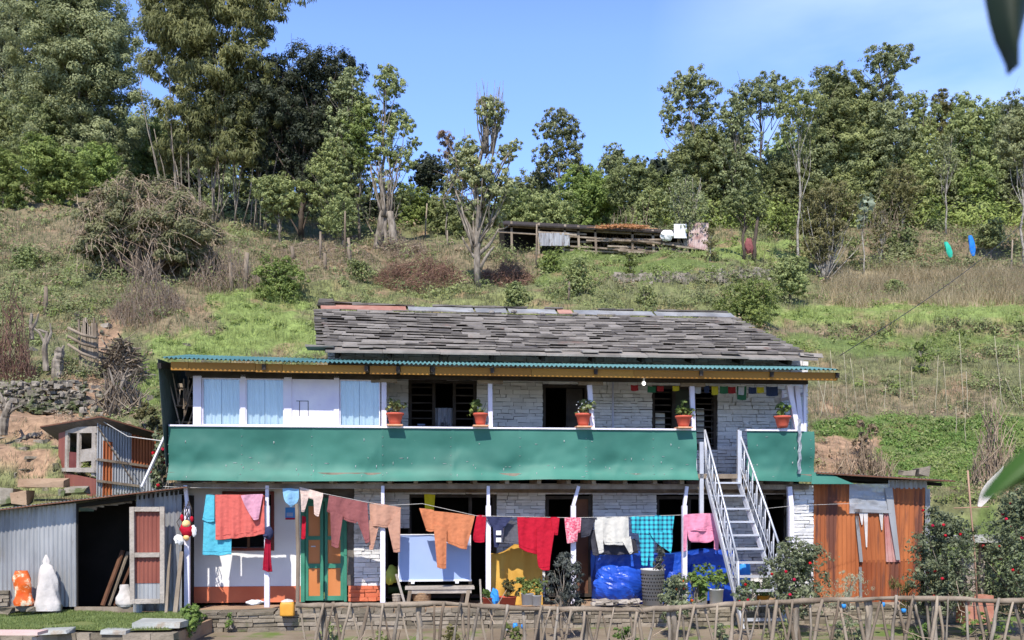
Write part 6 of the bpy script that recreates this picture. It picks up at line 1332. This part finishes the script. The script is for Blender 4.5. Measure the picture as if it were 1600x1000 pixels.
for i in range(60): px = RNG.uniform(470, 1600); y0 = np.interp(px, [a for a, b in rail], [b for a, b in rail]); a = P(px, y0 + RNG.uniform(-3, 60), fy + RNG.normal() * .05); v = RNG.normal(size=3) * .2; m.tube([a, a + v * .5 + RNG.normal(size=3) * .02, a + v], .005, 3, RNG.random(), cap=False)
m.build('twigs', M['twig'], fn)
# ---------------------------------------------------------------- front plants
def shrub(px, py, wpx, hpx, d, kind, n, leaf, label, name='rose_bush', cat='bush', flowers=0, fk='red_flower', seed=0, asp=.5, stems=14, dr=.3, fs=.030, ms='bark', group=None):
    q = d / F; b = P(px, py, d); r = thing(name, b, label, cat, group); m = MB(); s = MB(); f = MB(); n = int(n * 1.7); k = max(6, n // 150)
    cs_ = []
    for i in range(k):
        t = (i + .5) / k; a = RNG.uniform(0, 2 * math.pi); wf = (math.sin(math.pi * min(1, .15 + .8 * t)) ** .6); c = b + np.array((math.cos(a) * wpx * q * .34 * wf * RNG.random() ** .5, math.sin(a) * wpx * q * .3 * wf, hpx * q * (.08 + .82 * t)))
        rr = wpx * q * RNG.uniform(.15, .24) * (.5 + .5 * wf); cs_.append((c, rr)); blob_leaves(m, c, rr, n // k, leaf, sub=12, subr=.36, aspect=asp, droop=dr)
    for i in range(stems): c, rr = cs_[int(RNG.integers(0, k))]; limb(s, b + RNG.normal(size=3) * (.05, .05, 0), c + RNG.normal(size=3) * rr * .5, .012, .004, 4, .06)
    m.build('foliage', LM[kind], r); s.build('stems', M[ms], r)
    for i in range(flowers):
        c, rr = cs_[int(RNG.integers(0, k))]; u = nrm(RNG.normal(size=3) + (0, -1.2, .4)); c = c + u * rr * 1.15; f = MB()
        for j in range(3):
            g = RNG.normal(size=(14, 3)); g /= np.linalg.norm(g, axis=1, keepdims=True); leaf_quads(f, c + g * fs * .55, g, fs * RNG.uniform(.8, 1.5, 14), .9)
        f.build('flower', M[fk], r)
    return r
shrub(1245, 958, 125, 118, 14.4, 'rose', 3900, .055, 'red-flowered rose bush at the foot of the white pillar right of the stairs', flowers=11)
shrub(1056, 968, 70, 72, 14.2, 'rose', 1800, .055, 'rose bush with a few orange-red flowers in front of the white perforated bin', flowers=5, fk='orange_flower')
shrub(1030, 890, 30, 40, 14.6, 'dusk', 160, .06, 'dark twiggy rose shoot beside the big blue bundle', name='rose_shoot', cat='shoot', flowers=1)
shrub(1478, 962, 125, 175, 14.2, 'rose', 5600, .055, 'large dusty rose bush before the right end of the rusty shed', flowers=11)
shrub(1600, 968, 150, 215, 14.4, 'rose', 7500, .055, 'tall rose bush full of red flowers at the right edge of the photo', flowers=34)
shrub(1550, 955, 90, 120, 15.8, 'rose', 3200, .055, 'shaded rose bush behind the stone table', flowers=3)
shrub(882, 975, 78, 120, 14.0, 'dusk', 1700, .065, 'dark-leaved upright bush in front of the dark doorway', name='dark_bush', asp=.32, dr=.8, stems=20)
shrub(1318, 955, 90, 60, 14.9, 'pale', 900, .05, 'pale grassy clump at the foot of the rusty shed', name='grass_clump', asp=.16, dr=-1.2, stems=20)
shrub(1405, 960, 55, 60, 14.6, 'olive', 300, .13, 'spiky olive plant in front of the rusty shed', name='spiky_plant', cat='plant', asp=.10, dr=-1.4)
shrub(300, 990, 58, 48, 13.9, 'fern', 900, .065, 'bright green ferny plant at the corner of the stone slab', name='fern_plant', cat='plant', asp=.45)
shrub(361, 982, 24, 26, 14.9, 'fern', 200, .05, 'small green weed growing on the plinth wall left of the jerrycan', name='weed', cat='plant')
shrub(1090, 940, 45, 50, 14.8, 'fern', 500, .075, 'leafy geranium-like plant rising behind the two white buckets', name='leafy_plant', cat='plant', asp=.8)
shrub(1170, 955, 60, 55, 14.2, 'rose', 700, .05, 'low rose bush with orange and red flowers at the foot of the stairs', flowers=5, fk='red_flower')
shrub(1260, 905, 34, 40, 14.7, 'lime', 160, .12, 'round-leaved bright green plant inside the rose bush at the pillar', name='round_leaved_plant', cat='plant', asp=.9)
for i, (px, py, w, h, k) in enumerate(((520, 1010, 60, 50, 'mid'), (700, 1015, 70, 50, 'olive'), (790, 1012, 50, 55, 'lime'), (980, 1015, 60, 50, 'fern'), (1130, 1015, 60, 60, 'rose'), (1220, 1015, 70, 60, 'mid'), (1330, 1015, 80, 70, 'rose'), (1450, 1015, 80, 60, 'fern'), (1540, 1012, 90, 70, 'fern'), (600, 1015, 50, 40, 'mid'))):
    shrub(px, py + 12, w, h, 13.1, k, 500, .05, 'low leafy plant growing just behind the stick fence', name='garden_plant', cat='plant', group='plants behind the fence')
shrub(252, 765, 50, 95, 18.0, 'rose', 1500, .075, 'rose bush with red flowers between the small hut and the balcony end', flowers=12, fs=.045)
shrub(232, 700, 60, 70, 21, 'olive', 900, .09, 'leafy scrub behind the small hut', name='scrub_bush')
# small stuff behind the fence
for px, py, mt, l, h in ((805, 985, M['blue_plastic'], 'turquoise plastic bottle on the low wall behind the fence', 15), (818, 982, M['blue_plastic'], 'second, shorter turquoise bottle right of the first', 9), (792, 985, M['white_plastic'], 'white plastic tub left of the turquoise bottles', 12), (1318, 950, M['blue_plastic'], 'bright blue cup behind the rail, left one', 8), (1379, 948, M['blue_plastic'], 'bright blue cup behind the rail, in the middle', 9), (1412, 957, M['blue_plastic'], 'bright blue cup behind the rail, lowest one', 8)):
    m = MB(); a = P(px, py, 14.4); hh = h / 130; m.lathe([(.001, 0), (.035, 0), (.04, hh * .7), (.03, hh), (.001, hh)], a, 12); m.build('plastic_bottle' if 'bottle' in l else ('tub' if 'tub' in l else 'cup'), mt, label=l, cat='bottle' if 'bottle' in l else ('tub' if 'tub' in l else 'cup'), smooth=True)
# ---------------------------------------------------------------- stone table with basket and rod on the right
tb = thing('stone_table', P(1485, 955, 15), 'grey stone slab table on thin posts between the rose bushes', 'table')
m = MB(); a, b = P(1450, 838, 15), P(1554, 836, 15); m.bx(a[0], b[0], a[1] - .3, a[1] + .3, a[2] - .09, a[2], jit=.02); m.build('slab', M['stone_slab'], tb)
m = MB(); a, b = P(1470, 846, 14.9), P(1550, 846, 14.9); m.beam(a, b, .06, .05); m.build('support_beam', M['wood'], tb)
for px, w, k in ((1534, .07, 'pale_wood'), (1475, .06, 'wood')): m = MB(); m.beam(P(px, 960, 14.95), P(px, 846, 14.95), w, w); m.build('leg', M[k], tb)
m = MB(); a = P(1508, 930, 14.6); m.lathe([(.001, 0), (.13, 0), (.15, .3), (.135, .58), (.001, .58)], a, 18)
for i in range(90): t = RNG.uniform(0, 6.28); z = RNG.uniform(0, .56); m.tube([a + (.15 * math.cos(t + s * .5), .15 * math.sin(t + s * .5), z + s * RNG.uniform(-.05, .08)) for s in (0, .5, 1)], .009, 3, RNG.random(), cap=False)
m.build('basket', M['wicker_grey'], label='tall grey wicker basket standing under the stone table', cat='basket')
m = MB(); a = P(1522, 952, 14.3); m.bx(a[0] - .2, a[0] + .22, a[1] - .15, a[1] + .15, a[2] - .22, a[2] + .22, jit=.01); m.build('planter_box', mat('pale_terracotta', (.36, .14, .09), (.48, .24, .17), .85, ns=6), label='square terracotta planter under the wicker basket', cat='planter')
m = MB(); m.tube([P(1512, 735, 14), P(1517, 800, 14), P(1522, 850, 14), P(1528, 960, 14)], .013, 6); m.tube([P(1490, 794, 14), P(1545, 792, 14)], .008, 5); m.build('rusty_rod', mat('rusty_rod', (.3, .16, .1), (.45, .3, .22), .8), label='thin rusty rod with a cross stick in front of the stone table', cat='rod', smooth=True)
m = MB(); 
G_ = np.array([[P(1530 + 36 * v + (u - .5) * 12 * math.sin(math.pi * min(1, .1 + v)) , 790 - 58 * v + (u - .5) * 8, 15.5) + (0, .05 * math.sin(u * 3 + v * 4), 0) for u in np.linspace(0, 1, 8)] for v in np.linspace(0, 1, 14)]); m.grid(G_); B = G_ + (0, .015, 0); m.grid(B[:, ::-1])
m.build('white_rag', M['sack'], label='white plastic rag hanging diagonally on twigs above the stone table', cat='rag')
# ---------------------------------------------------------------- front left terrace
m = MB(); x0, x1 = P(-200, 0, 13.3)[0], P(290, 0, 13.6)[0]
yb = P(0, 0, 15.6)[1]; yf = P(0, 0, 13.25)[1]; zt_ = -.07
gx, gy = np.meshgrid(np.linspace(x0, x1 - .1, 60), np.linspace(yf, yb, 24)); gz = zt_ + .10 * (fbm(gx * 1.1, gy * 1.1, 3) - .5); m.grid(np.stack([gx, gy, gz], -1)); m.build('lawn_base', mat('lawn_base', (.11, .15, .04), (.18, .19, .07), .95, ns=3), kind='structure', smooth=True)
N_ = 45000; X_ = RNG.uniform(x0, x1 - .15, N_); Y_ = RNG.uniform(yf + .05, yb - .25, N_); kk = (fbm(X_ * .9 + 4, Y_ * .9, 3) > .30); X_, Y_ = X_[kk], Y_[kk]; N_ = len(X_); h = RNG.uniform(.02, .055, N_); ph = RNG.uniform(0, 3.14, N_); Z_ = zt_ + .10 * (fbm(X_ * 1.1, Y_ * 1.1, 3) - .5)
m = MB(); w = .006; v = np.stack([np.stack([X_ - np.cos(ph) * w, Y_ - np.sin(ph) * w, Z_], 1), np.stack([X_ + np.cos(ph) * w, Y_ + np.sin(ph) * w, Z_], 1), np.stack([X_ + RNG.normal(size=N_) * .02, Y_ + RNG.normal(size=N_) * .02, Z_ + h], 1)], 1).reshape(-1, 3); m.add(v, np.arange(N_ * 3).reshape(-1, 3), np.repeat(RNG.random(N_), 3)); m.build('lawn_grass', GM['green'], kind='stuff', label='short green grass on the front left terrace', cat='grass')
tw_ = thing('terrace_wall', (x0, yf, -.6), 'dry-stone retaining wall of the front left terrace', 'wall')
m = MB(); stones(m, x0, x1, -.62, -.1, yf - .08, h=(.05, .1), w=(.14, .5), out=.05, depth=.2); m.build('facing_stones', M['bare_stone'], tw_)
m = MB(); m.bx(x0, x1 - .03, yf + .13, yb + .4, -.6, -.115); m.build('fill', M['dirt'], tw_)
for a, b, d_, h, l in ((64, 112, 13.2, .07, 'rough grey capping stone left on the terrace wall'), (165, 205, 13.3, .06, 'grey capping stone in the middle of the terrace wall'), (212, 288, 13.5, .10, 'large pale flat slab at the right end of the terrace wall')):
    m = MB(); p, q = P(a, 985 if a < 200 else 975, d_), P(b, 970, d_); m.bx(p[0], q[0], p[1] - .16, p[1] + (.12 if a < 200 else .3), p[2] - h * .5, p[2] + h * .4, jit=.014); m.build('stone_slab', M['stone_slab'], label=l, cat='stone')
be = thing('low_bench', P(30, 1010, 12.2), 'pinkish plank bench cut by the lower left corner of the photo', 'bench')
m = MB(); p, q = P(-60, 987, 12.2), P(67, 987, 12.2); m.bx(p[0], q[0], p[1] - .14, p[1] + .14, p[2] - .03, p[2] + .01); m.build('seat', mat('pink_plank', (.62, .42, .38), (.72, .54, .5), .7), be)
m = MB(); p = P(58, 992, 12.2); m.bx(p[0] - .03, p[0] + .03, p[1] - .08, p[1] + .08, -.5, p[2] - .02); m.build('leg', M['pale_wood'], be)
# ---------------------------------------------------------------- hillside structures
# timber pen
d = ground_at(940, 396) - 1.2; tp = thing('timber_pen', P(940, 392, d), 'long low animal pen of stacked grey timber and tin on the hillside', 'pen')
def T_(px, py, dy=0): return P(px, py, d + dy)
m = MB(); 
for i in range(34): 
    px = RNG.uniform(840, 1060); L_ = RNG.uniform(30, 80); py = 362 + (px - 840) * .06 + RNG.uniform(0, 26); m.beam(T_(px, py, RNG.normal() * .2), T_(px + L_, py + L_ * .06 + RNG.normal() * 2, RNG.normal() * .2), .10, .09, RNG.random())
m.build('stacked_timber', M['wood'], tp)
m = MB(); m.beam(T_(775, 352), T_(1105, 372), .12, .12, .2); m.beam(T_(775, 362), T_(1110, 384), .08, .08, .7)
for px in (800, 842, 880, 905, 932, 988, 1022, 1060, 1075): m.beam(T_(px, 400 + (px - 800) * .02), T_(px + RNG.normal() * 2, 345 + (px - 780) * .06), .12, .12, RNG.random())
m.build('frame_poles', M['wood'], tp)
m = MB(); quadbox(m, T_(778, 350, -.3), T_(1090, 366, -.3), T_(1090, 362, 3), T_(790, 346, 3), .08); m.build('roof', M['dark_wood'], tp)
m = MB(); quadbox(m, T_(780, 392, 2.2), T_(1100, 405, 2.2), T_(1100, 362, 2.2), T_(780, 350, 2.2), .08); m.build('back_wall', M['black'], tp)
m = MB(); m.corr(T_(842, 364, -.3), T_(890, 364, -.3), T_(890, 384, -.3), T_(842, 384, -.3), 6, .02, 3, .8); m.build('tin_sheet', M['old_zinc'], tp)
m = MB(); 
for i in range(500): px = RNG.uniform(935, 1005); a = T_(px, 356 - 3 * math.cos((px - 970) / 35 * 1.5) + RNG.normal(), RNG.uniform(-.6, .6)); v = RNG.normal(size=3) * (.5, .3, .06); m.tube([a - v * .5, a + v * .5], .012, 3, RNG.random(), cap=False)
m.build('straw_heap', mat('orange_straw', (.45, .2, .09), (.6, .32, .16), .9), tp)
m = MB(); m.corr(T_(1053, 372, -.5), T_(1073, 372, -.5), T_(1073, 350, -.5), T_(1053, 350, -.5), 7, .02, 3, 1); m.build('white_sheet', M['white_paint'], label='small upright white corrugated sheet at the right end of the timber pen', cat='metal sheet')
m = MB(); m.corr(T_(1076, 385, -.3), T_(1106, 392, -.3), T_(1107, 348, -.3), T_(1076, 348, -.3), 8, .02, 3, .8); m.build('rusty_upright_sheet', mat('pinkish_rust_sheet', (.30, .15, .13), (.62, .5, .48), .8, ns=2, contrast=1.5), label='taller pinkish rusty sheet standing right of the white sheet', cat='metal sheet')
m = MB(); m.ball(T_(1043, 368, -.4), (.35, .2, .28), 10, .4); m.build('white_bag', M['white_plastic'], label='white bundle lying on the timber pen left of the white sheet', cat='bundle')
# hanging covers
for px, py0, py1, tilt, c, l, w in ((1478, 378, 403, 8, 'cover_green', 'bright green plastic cover hanging on the brown slope at the right', 9), (1516, 368, 400, 5, 'cover_blue', 'bright blue plastic cover hanging beside the small tree at the right', 9)):
    d = ground_at(px, py1 + 6); m = MB(); mt = mat(c, (.02, .42, .28) if 'green' in c else (.01, .16, .62), (.05, .55, .4) if 'green' in c else (.03, .25, .75), .4, ns=3)
    G_ = []
    for v in np.linspace(0, 1, 12):
        wd = w / 2 * math.sin(math.pi * (.12 + .8 * v)) ** .6 * d / F; c_ = P(px + tilt * v, py0 + (py1 - py0) * v, d - .5); G_.append([c_ + (wd * math.cos(t) * (1 + .2 * math.sin(t * 3 + v * 5)), wd * .6 * math.sin(t), 0) for t in np.linspace(0, 6.283, 14)])
    m.grid(np.array(G_)); m.build('hanging_cover', mt, label=l, cat='plastic cover')
m = MB(); d = ground_at(1170, 405) - .3; m.ball(P(1170, 384, d), (.2, .15, .45), 10, .5); m.build('red_bundle', Fb['maroon'], label='dark red bundle tied to the right trunk of the twin-trunked tree', cat='bundle')
# bean poles
for i, (px, y0, y1, tl) in enumerate(((1262, 586, 650, -5), (1278, 548, 650, 1), (1275, 582, 655, 20), (1297, 548, 650, 8), (1318, 550, 650, 8), (1328, 560, 652, 14), (1348, 575, 645, 8), (1406, 562, 645, 1), (1424, 573, 650, 5), (1466, 555, 650, -5), (1474, 565, 650, 8), (1498, 520, 640, 8), (1510, 580, 650, 2), (1554, 525, 650, 13), (1590, 538, 640, 8), (1570, 590, 640, 25), (1612, 560, 645, -6), (1508, 640, 695, 0), (1494, 636, 680, 0), (1292, 590, 652, -10), (1384, 600, 648, -3))):
    d = ground_at(px, y1); a = P(px + tl, y1, d); a[2] = tz(a[0], a[1]) - .05; b = P(px, y0, d); m = MB(); t = np.linspace(0, 1, 5)[:, None]; m.tube(a * (1 - t) + b * t + RNG.normal(size=(5, 3)) * .008, np.linspace(.012, .007, 5), 5, RNG.random())
    m.build('bean_pole', M['bamboo_pole'], label='thin bamboo pole stuck in the slope right of the farmhouse', cat='pole', group='bean poles on the slope', smooth=True)
# posts on the slopes
for i, (px, y0, y1, w) in enumerate(((72, 448, 492, .09), (500, 362, 403, .07), (457, 385, 404, .10), (508, 396, 420, .09), (383, 395, 450, .12), (548, 372, 410, .10), (362, 410, 455, .09), (405, 425, 450, .10), (540, 330, 395, .06), (664, 318, 372, .05), (1580, 375, 430, .05), (1232, 440, 470, .04), (838, 350, 420, .05), (888, 440, 470, .05), (700, 360, 385, .05))):
    d = ground_at(px, y1); a = P(px, y1, d); a[2] = tz(a[0], a[1]) - .1; b = P(px + RNG.normal() * 2, y0, d); m = MB(); m.tube([a, (a + b) / 2 + RNG.normal(size=3) * .02, b], [w, w * .9, w * .7], 7, RNG.random()); m.build('old_post', M['wood'], label=('lone stake standing in the grass left of the creeper mound', 'tall forked post below the dark evergreen tree', 'short stump-like post left of the tall forked post', 'short post right below the tall forked post', 'thick post just right of the creeper mound', 'post nearest the foot of the pollarded tree', 'leaning post at the right edge of the creeper mound', 'post standing at the left side of the rounded light-green bush', 'long thin post under the thicket left of the pollarded tree', 'thin post between the pollarded and the gnarled tree', 'thin post near the white-trunked tree at the right edge', 'thin stake beside the small round-crowned tree above the roof', 'thin post before the left half of the timber pen', 'short pale stake on the slope right above the roof ridge', 'thin post just left of the gnarled tree')[i], cat='post', group='old posts on the slope', smooth=True)
# wattle gate, stumps, heap and rubble wall on the left
d = ground_at(145, 585); gt = thing('wattle_gate', P(150, 585, d), 'broken upright-stick gate with slanting rails beside the earth path', 'gate'); 
m = MB()
for i in range(11): px = 125 + i * 2.8; m.beam(P(px, 575 + i, d), P(px + RNG.normal() * 1.5, 495 + RNG.uniform(0, 25), d), .05, .04, RNG.random())
m.beam(P(151, 590, d), P(149, 505, d), .09, .08, .3); m.build('uprights', M['wood'], gt)
m = MB()
for y0, y1 in ((512, 528), (525, 543), (538, 560)): m.tube([P(106, y0, d - .2), P(128, (y0 + y1) / 2 + 3, d - .2), P(150, y1, d - .2)], .045, 6, RNG.random())
m.build('rails', M['wood'], gt, smooth=True)
def stump(pts, r, label, d, mt='bark', name='stump', cat='stump', br=()):
    m = MB(); A_ = np.array([P(a, b, d) for a, b in pts]); tq = np.linspace(0, len(A_) - 1, 16); A_ = np.stack([np.interp(tq, range(len(A_)), A_[:, k]) for k in range(3)], 1) + RNG.normal(size=(16, 3)) * min(r) * .10; r_ = np.interp(tq, range(len(r)), r) * RNG.uniform(.92, 1.08, 16)
    m.tube(A_, r_, 7, .5)
    for b_ in br: m.tube([P(a, b, d) for a, b in b_], [.05, .035, .02][:len(b_)], 6, .5)
    m.build(name, M[mt], label=label, cat=cat)
d = ground_at(92, 590)
stump([(90, 592), (90, 568), (95, 545)], [.17, .16, .11], 'thick pale stump at the top of the rubble wall', d, br=(((95, 550), (100, 540)), ((88, 560), (86, 548))))
stump([(72, 580), (70, 545), (74, 520), (60, 515)], [.085, .075, .05, .03], 'gnarled fence stump left of the thick pale stump', d, br=(((70, 545), (80, 520), (78, 505)), ((72, 540), (62, 520), (50, 510))))
stump([(50, 530), (48, 505), (50, 490)], [.06, .05, .04], 'thin forked stake left of the gnarled stump', d, br=(((50, 515), (58, 500), (60, 490)),))
stump([(5, 680), (7, 655), (13, 638), (16, 628)], [.10, .10, .08, .05], 'pale leaning trunk stump at the left edge of the photo', 21.5, mt='bark', br=(((13, 640), (5, 625), (-2, 610)), ((10, 650), (20, 640), (35, 633))))
stump([(186, 640), (186, 620), (190, 600), (200, 575)], [.06, .05, .04, .02], 'forked bare branch standing above the small hut', ground_at(186, 645), mt='bark', name='bare_branch', cat='branch', br=(((187, 615), (178, 600), (170, 575)), ((188, 608), (196, 590), (205, 585))))
brush(190, 590, 52, 60, 600, M['wood'], 'mounded heap of firewood sticks beside the wattle gate', name='stick_heap', cat='stick heap', rad=.026, ln=1.1, up=0)
brush(190, 640, 60, 50, 200, M['wood'], 'leaning bundle of dead branches above the small hut', name='branch_heap', cat='branches', rad=.03, ln=1.3, up=.5)
d = ground_at(70, 640); m = MB(); 
for i in range(520):
    px = RNG.uniform(-80, 134); py = RNG.uniform(596, 645) ; c = P(px, py, d - .3 + RNG.normal() * .1 + (645 - py) * .012); m.box(c, RNG.uniform(.05, .2, 3) * (1, 1, .6), Matrix.Rotation(RNG.uniform(0, 3), 3, 'Z'), jit=.03, tint=RNG.random())
m.build('rubble_wall', M['pebble'], label='mossy rubble retaining wall left of the earth path', cat='wall')
d = ground_at(1020, 440); m = MB()
for i in range(260):
    px = RNG.uniform(960, 1205); py = 434 + RNG.normal() * 4 - (px > 1140) * 6; dd = ground_at(px, py) - .1; c = P(px, py, dd); m.box(c, RNG.uniform(.10, .32, 3) * (1, 1, .7), Matrix.Rotation(RNG.uniform(0, 3), 3, 'Z'), jit=.04, tint=RNG.random())
m.build('field_wall', M['pebble'], label='tumbled field-stone wall across the slope above the roof', cat='wall')
m = MB()
for i in range(150):
    px, py = RNG.uniform(-60, 330), RNG.uniform(470, 785); 
    if i < 90: px = 138 + (py - 600) * -.05 + RNG.normal() * 22
    dd = ground_at(px, py); c = P(px, py, dd); c[2] = tz(c[0], c[1]); m.box(c, RNG.uniform(.06, .3, 3) * (1, 1, .5), Matrix.Rotation(RNG.uniform(0, 3), 3, 'Z'), jit=.03, tint=RNG.random())
m.build('loose_stones', M['pebble'], kind='stuff', label='loose stones along the earth path and banks', cat='stones')
for i, (px, py, w, h, l) in enumerate(((15, 775, 20, 26, 'pale upright stone behind the left end of the shed roof'), (36, 778, 26, 18, 'broad tan stone behind the shed roof'), (100, 770, 12, 10, 'small grey stone on the bank behind the shed'), (122, 765, 30, 8, 'flat pale stone beside the small hut'), (70, 755, 66, 12, 'long reddish stone slab lying left of the small hut'), (108, 640, 16, 8, 'flat stone at the foot of the path'), (155, 640, 18, 10, 'block of stone in the lower path'))):
    d = 18.2 if py > 750 else ground_at(px, py); c = P(px, py, d); q = d / F; m = MB(); m.box(c, (w * q, .3, h * q), jit=.04, tint=.7); m.build('stone_block', M['dirt'] if i in (1, 4) else M['pebble'], label=l, cat='stone')
shrub(1352, 720, 45, 70, 23.5, 'brown', 500, .12, 'small withered fruit tree on the bank behind the rusty shed', name='withered_tree', cat='tree', asp=.3, ms='dark_bark')
# cables
m = MB(); a, b = HP(1312, 556, .2), None; a = np.array(HM @ Vector(a)); b = P(1640, 310, 30); t = np.linspace(0, 1, 16)[:, None]; m.tube(a * (1 - t) + b * t - np.array((0, 0, .25)) * np.sin(t * math.pi), .008, 5); m.build('power_cable', M['wire'], label='black cable running from the roof corner up to the right edge', cat='cable', smooth=True)
m = MB(); m.tube([P(155, 655, 19), P(200, 682, 18.2), P(262, 690, 16.4)], .009, 5); m.build('white_cable', M['rope'], label='pale cable looping from the small hut to the balcony', cat='cable', smooth=True)
m = MB(); m.tube([np.array(HM @ Vector(HP(1118, 803, YC))), P(1240, 790, 15.6), P(1350, 786, 16)], .003, 4); m.build('thin_line', M['rope'], label='thin slack line from the stairs to the rusty shed', cat='line')
# ---------------------------------------------------------------- leaves near the camera
def nearleaf(pts, d, mt, label, curve=.02):
    m = MB(); c = [P(a, b, d) for a, b, w in pts]; G_ = []
    for (a, b, w), p, i in zip(pts, c, range(len(c))):
        t = nrm((c[min(i + 1, len(c) - 1)] - c[max(i - 1, 0)])); s = nrm(np.cross(t, (0, 1, 0))); G_.append([p + s * w * d / F * u + np.array((0, 1, 0)) * curve * (u * u) * d for u in np.linspace(-1, 1, 9)])
    G_ = np.array(G_); m.grid(G_, np.broadcast_to(.25 + .5 * abs(np.sin(np.arange(9) * 1.57)) + 0 * G_[..., 0], G_.shape[:2]).copy()); m.grid(G_[:, ::-1] + (0, .0008, 0)); m.tube(np.array(c) + (0, -.0012, 0), .0016, 5, .9, cap=False)
    return m.build('near_leaf', mt, label=label, cat='leaf', smooth=True)
DL = leafmat('near_leaf_dark', (.004, .012, .003), (.008, .02, .005), .12); GL = leafmat('near_leaf_green', (.045, .11, .015), (.085, .18, .03), .3)
nearleaf([(1592, -60, 40), (1590, -20, 38), (1588, 20, 28), (1589, 50, 20), (1590, 72, 11), (1590, 88, 4), (1590, 104, 1)], 1.3, DL, 'dark blurred leaf hanging into the upper right corner')
nearleaf([(1546, 779, 1), (1556, 771, 6), (1573, 759, 13), (1597, 742, 20), (1630, 720, 27), (1670, 698, 26)], 1.2, GL, 'bright green blurred leaf tip entering from the right edge')
